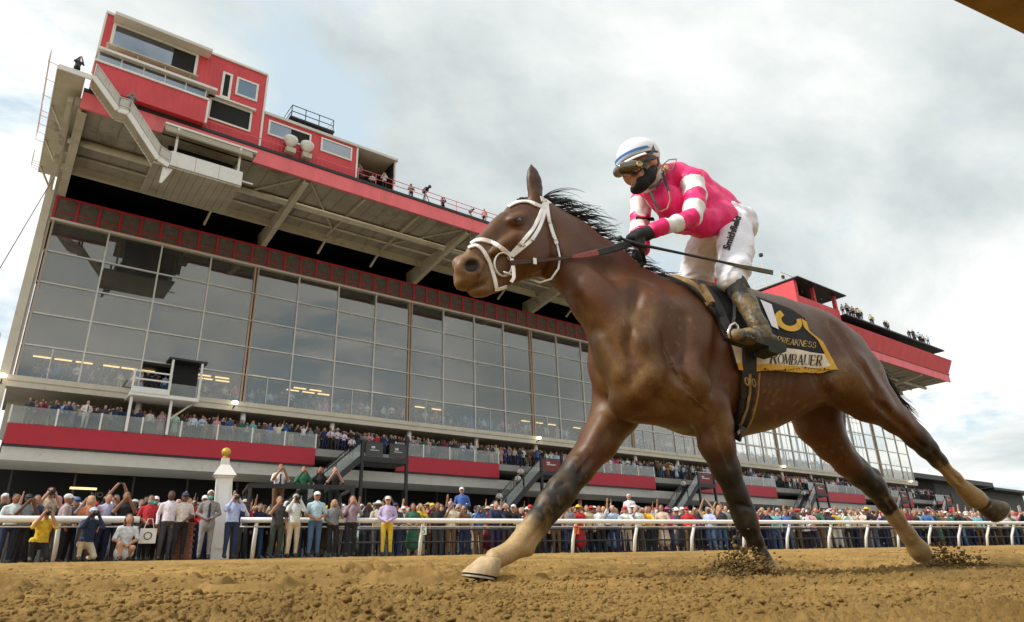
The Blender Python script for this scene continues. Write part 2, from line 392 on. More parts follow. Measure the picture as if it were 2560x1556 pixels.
hz = -CAMH + BANK * qa + dirt_h(PP, 0) - 0.012; sz = np.minimum(0.008, 0.0020 * np.exp(np.abs(rs.randn(30000)) * 0.6)) * np.clip(qa / 2.0, 0.8, 1.6)
lumps('dirt_crumbs', [((p[0], p[1], z + s_ * 0.4), s_) for p, z, s_ in zip(PP, hz, sz)], m_dirt, 12, 1)
def splash(name, hx, hy, l, n, spread, back, seed):
    rs = np.random.RandomState(seed); base = H_(hx, hy, l); it = []
    for k in range(n):
        du, dv = rs.randn() * spread - back * abs(rs.randn()) * 0.7, rs.randn() * 0.09
        p = base + RU * du - RN * dv; qq = HPD - l + dv; z0 = -CAMH + BANK * qq - 0.012; hgt = 0.042 * math.exp(-((du + back * 0.5) / (spread * 1.3)) ** 2 - (dv / 0.11) ** 2)
        s = rs.uniform(0.002, 0.006) * (2.4 if rs.rand() < 0.07 else 1)
        up = abs(rs.randn()) * 0.05 * max(0.0, math.exp(-((du + back) / (spread * 0.6)) ** 2)) + rs.rand() * hgt; it.append((np.array([p[0], p[1], z0 + up + s * 0.4]), s))
    return lumps(name, it, m_clod, seed, 1)
HPD = 2.45
def H_(x, y, l): return on_plane(x, y, -RN, HPD - l)
splash('kicked_dirt', 1895, 1462, 0.24, 3000, 0.11, 0.08, 5)
splash('kicked_dirt', 2345, 1432, -0.08, 1500, 0.10, -0.10, 6)
# ------------------------------------------------------------------ the grandstand
m_redcor = mat('red_corrugated_siding', (0.60, 0.060, 0.072), rough=0.55, var=0.12, scale=1.2, stretch=(1, 1, 0.25), dirt=(0.40, 0.11, 0.10), dirt_amt=0.05)
def corrugate(m, axis, scale, strength=0.35, dist=0.04):
    nt = m.node_tree; N, L = nt.nodes.new, nt.links.new; b = [n for n in nt.nodes if n.type == 'BSDF_PRINCIPLED'][0]
    tc = N('ShaderNodeTexCoord'); d = N('ShaderNodeVectorMath'); d.operation = 'DOT_PRODUCT'; d.inputs[1].default_value = tuple(axis); L(tc.outputs['Object'], d.inputs[0])
    mu = N('ShaderNodeMath'); mu.operation = 'MULTIPLY'; mu.inputs[1].default_value = scale; L(d.outputs['Value'], mu.inputs[0]); si = N('ShaderNodeMath'); si.operation = 'SINE'; L(mu.outputs[0], si.inputs[0])
    bm = N('ShaderNodeBump'); bm.inputs['Strength'].default_value = strength; bm.inputs['Distance'].default_value = dist; L(si.outputs[0], bm.inputs['Height']); L(bm.outputs[0], b.inputs['Normal'])
corrugate(m_redcor, BU + BN, 2 * math.pi / 0.30)
m_fascia = mat('faded_red_fascia', (0.80, 0.16, 0.18), rough=0.6, var=0.12, scale=0.9, stretch=(1, 1, 0.15), dirt=(0.50, 0.14, 0.13), dirt_amt=0.10)
m_band = mat('deep_red_panel', (0.42, 0.012, 0.028), rough=0.45, var=0.05, scale=0.8)
m_bandlt = mat('red_railing', (0.46, 0.022, 0.036), rough=0.5, var=0.08, scale=2)
m_trim = mat('white_trim', (0.74, 0.72, 0.68), rough=0.6, var=0.06, scale=2, dirt=(0.45, 0.40, 0.32), dirt_amt=0.06)
m_cream = mat('cream_beam', (0.58, 0.53, 0.43), rough=0.7, var=0.08, scale=1.0, dirt=(0.35, 0.30, 0.22), dirt_amt=0.10)
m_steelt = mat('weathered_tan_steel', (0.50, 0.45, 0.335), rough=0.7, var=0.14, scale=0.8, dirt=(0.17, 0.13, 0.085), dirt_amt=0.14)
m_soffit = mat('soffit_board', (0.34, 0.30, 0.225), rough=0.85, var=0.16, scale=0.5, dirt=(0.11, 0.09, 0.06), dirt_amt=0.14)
m_mull = mat('grey_mullion', (0.62, 0.60, 0.56), rough=0.5, var=0.08, scale=1)
m_mullt = mat('tan_mullion', (0.42, 0.32, 0.24), rough=0.6, var=0.1, scale=1)
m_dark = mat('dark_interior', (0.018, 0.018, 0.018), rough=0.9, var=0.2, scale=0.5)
m_void = mat('unlit_deck', (0.005, 0.005, 0.005), rough=1.0, spec=0.0); m_black = mat('black_steel', (0.022, 0.022, 0.023), rough=0.5, var=0.2, scale=3)  # deck void: shade under the roof put into the near-black colour
m_char = mat('charcoal_cladding', (0.06, 0.06, 0.062), rough=0.7, var=0.15, scale=0.6)
m_tread = mat('bare_concrete', (0.30, 0.29, 0.27), rough=0.85, var=0.12, scale=1.5)
m_wire = mat('brown_mesh_infill', (0.13, 0.105, 0.085), rough=0.9, var=0.35, scale=1.6, bump=0.4, bscale=22)
m_lamp = mat('lit_ceiling_lamp', (0.9, 0.7, 0.3), emit=((1.0, 0.70, 0.27), 1.3)); m_spot = mat('lit_floodlamp', (1, .95, .8), emit=((1.0, 0.9, 0.65), 4.0))
def glass_mat(name, tint, refl, ior=1.6, whiten=0.0):
    """Clear pane: tinted see-through, stronger mirror at grazing angles, a pale diffuse mix for brightness, each pane set a hair out of true."""
    m, nt, out = new_mat(name); N, L = nt.nodes.new, nt.links.new
    t = N('ShaderNodeBsdfTransparent'); t.inputs[0].default_value = (*tint, 1); g = N('ShaderNodeBsdfGlossy'); g.inputs['Roughness'].default_value = 0.012; g.inputs['Color'].default_value = (*refl, 1)
    oi = N('ShaderNodeObjectInfo'); wn = N('ShaderNodeTexWhiteNoise'); wn.noise_dimensions = '1D'; L(oi.outputs['Random'], wn.inputs['W'])
    sb = N('ShaderNodeVectorMath'); sb.operation = 'SUBTRACT'; L(wn.outputs['Color'], sb.inputs[0]); sb.inputs[1].default_value = (0.5, 0.5, 0.5); sc = N('ShaderNodeVectorMath'); sc.operation = 'SCALE'; L(sb.outputs[0], sc.inputs[0]); sc.inputs['Scale'].default_value = 0.035
    ge = N('ShaderNodeNewGeometry'); ad = N('ShaderNodeVectorMath'); ad.operation = 'ADD'; L(ge.outputs['Normal'], ad.inputs[0]); L(sc.outputs[0], ad.inputs[1]); nm = N('ShaderNodeVectorMath'); nm.operation = 'NORMALIZE'; L(ad.outputs[0], nm.inputs[0]); L(nm.outputs[0], g.inputs['Normal'])
    lw = N('ShaderNodeLayerWeight'); lw.inputs['Blend'].default_value = 0.5; pw = N('ShaderNodeMath'); pw.operation = 'POWER'; L(lw.outputs['Facing'], pw.inputs[0]); pw.inputs[1].default_value = 2.4
    f = N('ShaderNodeMath'); f.operation = 'MULTIPLY_ADD'; L(pw.outputs[0], f.inputs[0]); f.inputs[1].default_value = 0.5; f.inputs[2].default_value = ((ior - 1) / (ior + 1)) ** 2; mx = N('ShaderNodeMixShader'); L(f.outputs[0], mx.inputs[0]); L(t.outputs[0], mx.inputs[1]); L(g.outputs[0], mx.inputs[2])
    df = N('ShaderNodeBsdfDiffuse'); df.inputs[0].default_value = (0.62, 0.62, 0.58, 1); tc = N('ShaderNodeTexCoord'); n = N('ShaderNodeTexNoise'); n.inputs['Scale'].default_value = 0.7; n.inputs['Detail'].default_value = 6; L(tc.outputs['Object'], n.inputs['Vector'])
    mu = N('ShaderNodeMath'); mu.operation = 'MULTIPLY'; L(n.outputs['Fac'], mu.inputs[0]); mu.inputs[1].default_value = 2 * whiten; m2 = N('ShaderNodeMixShader'); L(mu.outputs[0], m2.inputs[0]); L(mx.outputs[0], m2.inputs[1]); L(df.outputs[0], m2.inputs[2]); L(m2.outputs[0], out.inputs[0]); return m  # white diffuse share mixed in to brighten the pane
m_glass = glass_mat('facade_glass', (0.94, 0.95, 0.94), (0.95, 0.94, 0.90), 1.95, 0.035)
m_bglass = glass_mat('balustrade_glass', (0.85, 0.88, 0.87), (0.9, 0.92, 0.9), 1.6, 0.13)
m_wglass = glass_mat('booth_glass', (0.28, 0.34, 0.40), (0.85, 0.92, 1.0), 3.0)
GP, BAY, NB = -2.0, 3.64, 35                             # glass plane, bay width, number of bays
ZS = [13.3, 15.55, 17.83, 20.12, 22.50, 24.92]
UE = BAY * NB
stand = empty('grandstand', tuple(bp(0, 0, 1.0)), 'long grandstand with tall glass front, red balcony bands and cantilevered roof', 'grandstand')
def part(name, mb, m, parent=stand, smooth=False):
    o = mb.build(name, m, None, smooth); o.parent = parent; o.matrix_parent_inverse = parent_inv(parent); return o
def parent_inv(p):
    if p is None: return Matrix()
    M = Matrix.Translation(p.location) if p.parent is None else Matrix(); return M.inverted()
SPLIT = {'corner_post', 'corner_trim', 'door_frame', 'rail', 'side_panel', 'red_band', 'upper_deck_floor', 'hall_floor', 'roof_slab', 'roof_deck', 'inner_gallery'}
def P_(name, m, *boxes, parent=None):
    for k in range(len(boxes) if name in SPLIT else 1):
        mb = MB()
        for b in (boxes[k:k + 1] if name in SPLIT else boxes): mb.bbox(*b)
        o = part(name, mb, m, parent or stand)
    return o
def copies(name, me, locs, parent):
    for L_ in locs:
        o = bpy.data.objects.new(name, me); COL.objects.link(o); o.parent = parent; o.matrix_parent_inverse = parent_inv(parent); o.location = L_
# glass wall
mb = MB(); mb.bbox(0.03, BAY - 0.03, -0.012, 0.012, 0.03, 1.0); base_me = None
for r in range(5):
    mb = MB(); mb.frame((0, 0, 0), BU, BN, (0, 0, 1), 0.05, BAY - 0.05, -0.012, 0.012, 0.04, ZS[r + 1] - ZS[r] - 0.04); me = mb.mesh('pane', [m_glass])
    copies('pane', me, [bp(BAY * i, GP, ZS[r]) for i in range(NB) if not (r == 0 and i == 2)], stand)
mb = MB(); mb.frame((0, 0, 0), BU, BN, (0, 0, 1), -0.05, 0.05, -0.10, 0.12, 0, ZS[-1] - ZS[0]); mul = mb.mesh('mullion', [m_mull])
mb = MB(); mb.frame((0, 0, 0), BU, BN, (0, 0, 1), -0.19, -0.06, -0.30, 0.14, 0, ZS[-1] - ZS[0]); mb.cur = 0; mb.frame((0, 0, 0), BU, BN, (0, 0, 1), 0.05, 0.17, -0.30, 0.16, 0, ZS[-1] - ZS[0]); mul2 = mb.mesh('double_mullion', [m_mullt])
copies('mullion', mul, [bp(BAY * i, GP, ZS[0]) for i in range(NB + 1) if i % 4], stand); copies('double_mullion', mul2, [bp(BAY * i, GP, ZS[0]) for i in range(NB + 1) if i % 4 == 0], stand)
for z in ZS[1:-1]: P_('transom', m_mull, (0, UE, GP - 0.08, GP + 0.105, z - 0.045, z + 0.045))
mb = MB(); mb.frame((0, 0, 0), BU, BN, (0, 0, 1), -0.03, 0.03, -0.06, 0.07, 0, ZS[1] - ZS[0] - 0.05); hm_ = mb.mesh('half_mullion', [m_mull])
copies('half_mullion', hm_, [bp(BAY * (i + 0.5), GP, ZS[0]) for i in range(NB) if i % 2 == 0 and i != 2], stand)
P_('head_beam', m_cream, (-0.1, UE, GP - 0.25, GP + 0.20, ZS[-1] - 0.06, ZS[-1] + 0.12))
# sill beam, columns, balcony
P_('sill_beam', m_cream, (-0.3, UE + 0.3, GP - 0.5, GP + 0.32, 12.55, 13.32), (-0.3, UE + 0.3, GP + 0.32, GP + 0.40, 12.95, 13.20))
mb = MB(); mb.lathe((0, 0, 0), [(0.20, 0), (0.20, 2.6)], 12); colm = mb.mesh('column', [m_trim], True)
copies('column', colm, [bp(BAY * (2 * i) + 0.3, GP - 0.2, 9.96) for i in range(1, NB // 2 + 1)], stand)
P_('end_column', m_cream, (-0.75, -0.25, GP - 0.35, GP + 0.2, 1.2, 27.2)); P_('end_column', m_mullt, (-0.24, -0.06, GP - 0.3, GP + 0.1, 12.6, 24.9))
BANDS = [(0.3, 20.0), (27.0, 37.7), (43.6, 59.0), (66.3, 82.2), (90.2, 105.0), (113.8, 120.5), (129.5, 134.8)]
P_('balcony_floor', m_tread, (0.25, UE + 6, -9.5, -0.15, 9.35, 9.92))
P_('balcony_wall', m_cream, (0, UE, -6.6, -6.3, 9.92, 12.56)); P_('balcony_ceiling', m_cream, (-0.2, UE, -9.5, GP - 0.5, 12.56, 12.70))
mb = MB(); mb.frame((0, 0, 0), BU, BN, (0, 0, 1), 0, 2.4, 0, 0.06, 0, 1.3); me_ = mb.mesh('recess_window', [m_char]); mb = MB(); mb.frame((0, 0, 0), BU, BN, (0, 0, 1), 0.1, 2.3, 0.062, 0.09, 0.7, 1.22); me2 = mb.mesh('recess_blind', [mat('pale_blind', (0.48, 0.52, 0.52), rough=0.6, var=0.1, scale=2)])
copies('recess_window', me_, [bp(5.5 + 3.64 * i, -6.3, 10.9) for i in range(33)], stand); copies('recess_blind', me2, [bp(5.5 + 3.64 * i, -6.3, 10.9) for i in range(33)], stand)
for a, b in BANDS:
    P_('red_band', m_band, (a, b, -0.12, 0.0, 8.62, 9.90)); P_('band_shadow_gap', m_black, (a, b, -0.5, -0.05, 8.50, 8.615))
    n = max(1, round((b - a) / 2.6)); w = (b - a) / n
    for i in range(n): P_('balustrade_pane', m_bglass, (a + i * w + 0.06, a + (i + 1) * w - 0.06, -0.075, -0.055, 9.93, 11.0))
    for i in range(n + 1): P_('balustrade_post', m_trim, (a + i * w - 0.05, a + i * w + 0.05, -0.11, -0.02, 9.902, 11.03))
mb = MB(); mb.prism([bp(0.3, -0.35, 8.5), bp(0.3, -0.75, 7.75), bp(0.3, -5, 7.75), bp(0.3, -5, 8.5)], Vector(BU) * (UE + 4)); part('balcony_soffit', mb, m_trim)
# ground floor
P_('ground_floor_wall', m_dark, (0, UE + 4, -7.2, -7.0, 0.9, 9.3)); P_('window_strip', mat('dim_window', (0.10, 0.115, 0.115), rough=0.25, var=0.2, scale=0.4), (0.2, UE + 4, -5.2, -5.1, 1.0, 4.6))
mb = MB(); mb.frame((0, 0, 0), BU, BN, (0, 0, 1), -0.06, 0.06, -0.1, 0.1, 0, 6.7); me_ = mb.mesh('pier', [m_char]); copies('pier', me_, [bp(3.64 * i + 1.2, -4.9, 1.0) for i in range(36)], stand)
P_('window_head', m_steelt, (0.2, UE + 4, -5.15, -5.0, 4.6, 4.72))
mb = MB(); mb.frame((0, 0, 0), BU, BN, (0, 0, 1), 0, 1.6, 0, 0.14, 0, 0.14); me_ = mb.mesh('tube_lamp', [m_lamp]); copies('tube_lamp', me_, [bp(*q) for q in ((4.6, -4.6, 6.6), (14.2, -4.6, 6.5), (1.8, -4.6, 4.0), (52.0, -4.6, 6.3))], stand)
# interior behind the glass: floor tiers, back wall, lit ceiling strips
P_('hall_floor', m_tread, (0.2, 72, -16, GP - 0.5, 12.8, 13.1), (72, UE - 0.2, -9.2, GP - 0.5, 12.8, 13.1), (0.2, 72, -16, -7.0, 13.1, 13.9), (0.2, 72, -16, -10.5, 13.9, 14.8), (72, UE - 0.2, -9.2, -7.2, 13.1, 14.2))
P_('hall_back_wall', m_char, (0, 72, -16.4, -16, 12.6, 28)); P_('hall_end_wall', m_char, (0.0, 0.2, -16, GP - 0.3, 12.8, 25))
P_('hall_ceiling', m_char, (0.2, 72, -16, GP - 0.6, 17.6, 17.8)) if False else None
P_('inner_gallery', m_char, (0.2, 70, -16, -8.0, 17.0, 17.5), (0.2, 70, -8.1, -8.0, 17.5, 18.6))
mb = MB(); mb.frame((0, 0, 0), BU, BN, (0, 0, 1), 0, 1.15, 0, 0.2, 0, 0.07); me_ = mb.mesh('strip_lamp', [m_lamp]); rr = random.Random(3)
copies('strip_lamp', me_, [bp(u, -9.6 - o, 16.85) for u, o in ((0.9, 0), (2.3, 0), (3.7, 0), (5.6, 0), (11.4, 0), (12.8, 0), (14.2, 0), (11.0, -1), (12.4, -1), (13.9, -1), (20.5, 0), (22, 0), (23.5, 0), (20.8, -1), (22.3, -1), (34, 0), (36, 0), (48, 0), (50, 0), (52, 0), (6.9, 0), (8.2, 0), (16.4, -3), (18, -3), (26, -3), (27.5, -3), (38, -3), (39.5, -3), (56, 0), (58, 0), (62, 0))], stand)
mb = MB(); mb.frame((0, 0, 0), BU, BN, (0, 0, 1), -0.09, 0.09, -0.15, 0.15, 0, 15.8); me_ = mb.mesh('back_mullion', [m_char]); copies('back_mullion', me_, [bp(73 + 4.6 * i, -9.3, 12.8) for i in range(13)], stand)
mb = MB(); mb.frame((0, 0, 0), BU, BN, (0, 0, 1), -0.03, 0.03, -0.05, 0.05, 0, 15.8); me_ = mb.mesh('back_bar', [m_char]); copies('back_bar', me_, [bp(73 + 4.6 * i + 1.53 * k, -9.3, 12.8) for i in range(12) for k in (1, 2)], stand)
for z in (15.4, 17.8, 20.1, 22.5, 24.7, 26.8): P_('back_transom', m_char, (72, UE, -9.36, -9.24, z - 0.05, z + 0.05))
P_('hall_parapet', m_char, (72, UE, -9.2, -9.0, 14.2, 15.0)); P_('hall_party_wall', m_char, (71.8, 72, -16, GP - 0.4, 13.1, 24.9))
# upper deck railing: red frames with mesh infill
PW = BAY / 2.6; npan = int(UE / PW)
mb = MB(); mb.frame((0, 0, 0), BU, BN, (0, 0, 1), 0.08, PW - 0.08, -0.03, 0.0, 0.12, 1.70); me_ = mb.mesh('mesh_panel', [m_wire]); copies('mesh_panel', me_, [bp(PW * i, GP + 0.02, 25.06) for i in range(npan)], stand)
mb = MB(); mb.frame((0, 0, 0), BU, BN, (0, 0, 1), -0.08, 0.08, -0.06, 0.05, 0, 1.80); me_ = mb.mesh('rail_post', [m_bandlt]); copies('rail_post', me_, [bp(PW * i, GP + 0.04, 25.04) for i in range(npan + 1)], stand)
P_('deck_top_rail', m_bandlt, (-0.1, UE, GP - 0.02, GP + 0.11, 26.76, 26.88)); P_('deck_mid_rail', m_bandlt, (-0.1, UE, GP + 0.0, GP + 0.055, 25.62, 25.68)); P_('deck_bottom_rail', m_bandlt, (-0.1, UE, GP - 0.02, GP + 0.11, 25.045, 25.15))
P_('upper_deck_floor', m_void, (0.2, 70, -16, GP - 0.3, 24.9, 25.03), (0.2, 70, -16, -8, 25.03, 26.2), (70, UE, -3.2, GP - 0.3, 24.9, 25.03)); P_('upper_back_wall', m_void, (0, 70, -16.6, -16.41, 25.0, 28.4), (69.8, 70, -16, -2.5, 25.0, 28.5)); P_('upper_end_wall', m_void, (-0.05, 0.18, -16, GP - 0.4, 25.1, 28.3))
# roof
RF = 8.0
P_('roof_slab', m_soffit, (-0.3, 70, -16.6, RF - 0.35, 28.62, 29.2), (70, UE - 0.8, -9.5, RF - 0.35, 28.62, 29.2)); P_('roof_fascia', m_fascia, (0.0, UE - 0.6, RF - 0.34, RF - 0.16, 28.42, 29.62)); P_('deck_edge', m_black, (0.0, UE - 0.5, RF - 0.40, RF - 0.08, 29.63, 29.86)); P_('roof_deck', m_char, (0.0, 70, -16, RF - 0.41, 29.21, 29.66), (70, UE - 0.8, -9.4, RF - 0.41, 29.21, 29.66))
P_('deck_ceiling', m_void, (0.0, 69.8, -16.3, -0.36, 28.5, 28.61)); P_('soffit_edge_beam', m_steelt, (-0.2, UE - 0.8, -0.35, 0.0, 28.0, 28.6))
for i in range(10):
    u = 14.56 * i + 0.25; w = 0.16 if i else 0.30
    if u > UE: break
    mb = MB(); mb.prism([bp(u - w, RF - 0.5, 28.60), bp(u - w, RF - 0.5, 28.30), bp(u - w, GP + 0.2, 26.95), bp(u - w, GP - 1.2, 26.9), bp(u - w, GP - 1.2, 28.60)], Vector(BU) * 2 * w * 0.35); part('girder_web', mb, m_steelt)
    mb = MB(); mb.bar(bp(u, RF - 0.5, 28.26), bp(u, GP + 0.2, 26.90), 0.42, 0.10); part('girder_flange', mb, m_steelt)
    if i:
        for s in (-1, 1):
            mb = MB(); mb.bar(bp(u + s * 4.85, RF - 0.5, 28.5), bp(u + s * 4.85 - s * 0.2, 0.2, 28.4), 0.16, 0.22); part('rib', mb, m_steelt)
            mb = MB(); mb.bar(bp(u + s * 0.4, RF - 0.6, 28.5), bp(u + s * 4.6, 1.6, 28.4), 0.09, 0.12); part('brace', mb, m_steelt)
            mb = MB(); mb.bar(bp(u + s * 4.75, 0.1, 28.2), bp(u + s * 4.75 - 0.2, -1.3, 27.2), 0.14, 0.16); part('strut', mb, m_steelt)
mb = MB(); mb.tube([bp(-0.2, 3.9, 28.25), bp(UE - 1, 3.9, 28.25)], 0.26, 12); part('purlin', mb, m_steelt, smooth=True)
mb = MB(); mb.tube([bp(-0.2, 1.6, 28.45), bp(UE - 1, 1.6, 28.45)], 0.10, 8); part('purlin', mb, m_steelt, smooth=True)
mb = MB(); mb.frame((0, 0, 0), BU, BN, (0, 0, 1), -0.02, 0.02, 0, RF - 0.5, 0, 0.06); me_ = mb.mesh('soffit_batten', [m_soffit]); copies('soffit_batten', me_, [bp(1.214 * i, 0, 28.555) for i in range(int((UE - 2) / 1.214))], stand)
P_('side_walkway', m_steelt, (-1.5, -0.05, -4.5, RF + 1.2, 29.70, 29.86)); P_('walkway_edge', m_trim, (-1.56, -1.502, -4.5, RF + 1.2, 29.66, 29.98)); P_('walkway_nosing', m_trim, (-1.5, 0.5, RF + 1.205, RF + 1.30, 29.66, 30.0))
mb = MB(); mb.bar(bp(-0.55, RF - 0.4, 28.9), bp(-0.55, -4.5, 27.2), 0.30, 0.42); part('end_rafter', mb, m_steelt)
for o in (5.0, 0.5, -3.5): mb = MB(); mb.bar(bp(-1.45, o, 29.7), bp(-0.6, o - 0.4, 28.3), 0.09, 0.12); part('walkway_bracket', mb, m_steelt)
mb = MB()
for o0, o1 in ((RF + 1.2, 3.6), (3.0, -0.3), (-3.4, -4.5)):
    for z in (30.4, 30.85): mb.tube([bp(-2.05, o0, z), bp(-2.05, o1, z)], 0.03, 6)
    for k in range(4): o = lerp(o0, o1, k / 3); mb.tube([bp(-1.5, o, 29.9), bp(-2.05, o, 30.0), bp(-2.05, o, 30.85)], 0.028, 6)
part('walkway_railing', mb, m_mull)
mb = MB(); mb.tube([bp(-0.4, 0.5, 27.3), bp(-2.2, 3.0, 17.5)], 0.03, 6); part('guy_cable', mb, m_black)
# lamps on the sill
for u in (-0.55, 13.9, 43.7, 87.0, 124.5):
    mb = MB(); mb.lathe(bp(u, GP + 0.75, 12.95), [(0.10, 0), (0.22, 0.06), (0.24, 0.18), (0.12, 0.26)], 12); part('sill_lamp', mb, m_spot, smooth=True)
    mb = MB(); mb.bar(bp(u, GP + 0.2, 12.7), bp(u, GP + 0.75, 12.85), 0.08); part('lamp_arm', mb, m_black)
# signs in the ground floor
def text_mesh(name, txt, size, ext, m):
    cu = bpy.data.curves.new(name, 'FONT'); cu.body = txt; cu.size = size; cu.extrude = ext; cu.align_x = 'CENTER'; t = bpy.data.objects.new('tmp', cu); COL.objects.link(t); bpy.context.view_layer.update()
    me = bpy.data.meshes.new_from_object(t.evaluated_get(bpy.context.evaluated_depsgraph_get())); bpy.data.objects.remove(t); me.materials.clear(); me.materials.append(m); return link(name, me)
def sign_text(txt, u, z, off, size, m, parent):
    o = text_mesh('sign_lettering', txt, size, 0.01, m); o.matrix_world = Matrix(((BU[0], 0, BN[0], 0), (BU[1], 0, BN[1], 0), (0, 1, 0, 0), (0, 0, 0, 1))); M_ = o.matrix_world.copy(); M_.translation = bp(u, off, z); o.parent = parent; o.matrix_parent_inverse = parent_inv(parent); o.matrix_basis = M_; return o
m_faint = mat('dim_sign_lettering', (0.20, 0.19, 0.18), rough=0.8)
for t, u, z in (('NO', 6.3, 6.15), ('ADMITTANCE', 6.3, 5.55), ('ONLY', 10.0, 5.5)): sign_text(t, u, z, -4.75, 0.5, m_faint, stand)
# ------------------------------------------------------------------ press boxes on the roof
def prect(x0, y0, x1, y1, off): (a, b), (c, d) = buz(x0, y0, off), buz(x1, y1, off); return a, c, d, b
def boxthing(name, label, cat, u, off): return empty(name, tuple(bp(u, off, 29.86)), label, cat)
FO = 7.5
def window(parent, u0, u1, z0, z1, off, glass=m_wglass, fr=0.16, deep=0.35, dark=True, split=0):
    w = [P_('window_frame', m_trim, (u0, u1, off + 0.002, off + 0.09, z1 - fr, z1), (u0, u1, off + 0.002, off + 0.09, z0, z0 + fr), (u0, u0 + fr, off + 0.004, off + 0.088, z0 + fr, z1 - fr), (u1 - fr, u1, off + 0.004, off + 0.088, z0 + fr, z1 - fr), parent=parent)]
    w.append(P_('window_recess', m_dark, (u0 + fr, u1 - fr, off - 0.01, off + 0.012, z0 + fr, z1 - fr), parent=parent))
    if glass: P_('window_pane', glass, (u0 + fr, (u0 + (u1 - u0) * split if split else u1 - fr), off + 0.03, off + 0.045, z0 + fr, z1 - fr), parent=parent)
pb = boxthing('press_box', 'tall red corrugated press box with white framed windows on the grandstand roof', 'press box', 5, FO)
P_('wall', m_redcor, (0.3, 11.05, 0.5, FO, 29.87, 36.45), parent=pb)
P_('roof_trim', m_trim, (0.2, 11.12, 0.4, FO + 0.12, 36.45, 36.62), parent=pb); P_('corner_trim', m_trim, (11.05, 11.20, FO - 0.1, FO + 0.06, 29.87, 36.45), (0.18, 0.30, FO - 0.2, FO + 0.05, 31.5, 36.45), parent=pb)
u0, u1, z0, z1 = prect(285, 62, 494, 184, FO); z0 = 34.0; z1 = 35.9
window(pb, 0.75, 6.2, 33.95, 35.95, FO, m_wglass, 0.18, split=0.70)
P_('canopy', m_trim, (0.7, 6.9, FO, FO + 0.9, 35.98, 36.08), (0.7, 6.9, FO + 0.82, FO + 0.92, 36.08, 36.2), parent=pb); P_('canopy_top', m_char, (0.7, 6.9, FO, FO + 0.88, 36.085, 36.16), parent=pb)
P_('window_ledge', m_steelt, (0.6, 6.3, FO + 0.1, FO + 0.7, 33.60, 33.68), parent=pb)
for u in (0.7, 2.5, 4.2, 5.8): mb = MB(); mb.bar(bp(u, FO + 0.6, 33.6), bp(u, FO + 0.02, 32.9), 0.07); part('ledge_bracket', mb, m_steelt, pb)
window(pb, 7.95, 8.65, 33.1, 35.35, FO, None, 0.16); window(pb, 8.95, 10.55, 33.75, 35.35, FO, m_wglass, 0.15)
window(pb, 7.35, 10.35, 30.95, 32.75, FO, None, 0.14); P_('blind_ledge', m_trim, (7.2, 10.5, FO + 0.09, FO + 0.35, 32.76, 32.9), parent=pb)
for u in (8.2, 9.6): P_('monitor', m_yelbox, (u, u + 0.35, FO + 0.05, FO + 0.12, 31.12, 31.4), parent=pb) if False else None
for z in (30.55,): P_('pipe_rail', m_fascia, (7.2, 18.4, FO + 0.25, FO + 0.29, z, z + 0.05), parent=pb)
lb = boxthing('announcer_box', 'red corrugated box with a white edged strip window jutting from the press box', 'press box', 3.5, FO + 0.8)
P_('wall', m_redcor, (0.25, 7.1, FO, FO + 0.9, 29.87, 31.75), parent=lb); P_('sill_trim', m_trim, (0.2, 7.18, FO + 0.1, FO + 0.98, 31.76, 31.92), (7.1, 7.24, FO + 0.7, FO + 0.96, 29.9, 31.76), parent=lb)
P_('strip_window', m_wglass, (0.35, 7.0, FO + 0.62, FO + 0.66, 31.93, 32.75), parent=lb); P_('strip_back', m_dark, (0.3, 7.05, FO + 0.002, FO + 0.06, 31.93, 32.75), parent=lb)
for k in range(6): P_('strip_mullion', m_mull, (0.3 + 1.32 * k, 0.38 + 1.32 * k, FO + 0.60, FO + 0.70, 31.93, 32.75), parent=lb)
P_('overhang', m_trim, (0.2, 7.6, FO + 0.05, FO + 1.0, 32.76, 32.95), parent=lb)
low = boxthing('low_press_box', 'low red roof box with two sliding windows beside the tall press box', 'press box', 15, FO)
P_('wall', m_redcor, (11.22, 18.7, 1.5, FO - 0.05, 29.87, 33.0), parent=low); P_('roof_trim', m_mull, (11.22, 22.4, 1.2, FO + 0.1, 33.0, 33.22), parent=low); P_('corner_trim', m_trim, (18.7, 18.85, FO - 0.2, FO, 29.87, 33.0), (22.2, 22.32, FO - 0.3, FO - 0.1, 30.9, 33.0), parent=low)
window(low, 11.6, 14.9, 31.35, 32.65, FO - 0.05, m_wglass, 0.13, split=0.52); window(low, 15.7, 18.3, 31.5, 32.75, FO - 0.05, m_wglass, 0.13)
P_('shed_back', m_dark, (18.86, 22.3, 1.4, 1.6, 29.87, 33.0), (22.15, 22.3, 1.6, FO - 0.4, 29.87, 33.0), parent=low)
rp_ = boxthing('roof_platform', 'dark steel platform with pipe railing on top of the low red box', 'platform', 14.5, 4); rp_.location = bp(14.5, 4, 33.22)
mb = MB(); mb.bbox(13.2, 16.8, 5.0, 7.3, 33.75, 33.9); part('deck', mb, m_black, rp_)
mb = MB()
for u in (13.3, 14.4, 15.5, 16.7):
    for o in (5.1, 7.2): mb.tube([bp(u, o, 33.22), bp(u, o, 34.95)], 0.04, 6)
for z in (34.4, 34.95): mb.tube([bp(13.3, 7.2, z), bp(16.7, 7.2, z), bp(16.7, 5.1, z), bp(13.3, 5.1, z), bp(13.3, 7.2, z)], 0.035, 6)
part('railing', mb, m_black, rp_)
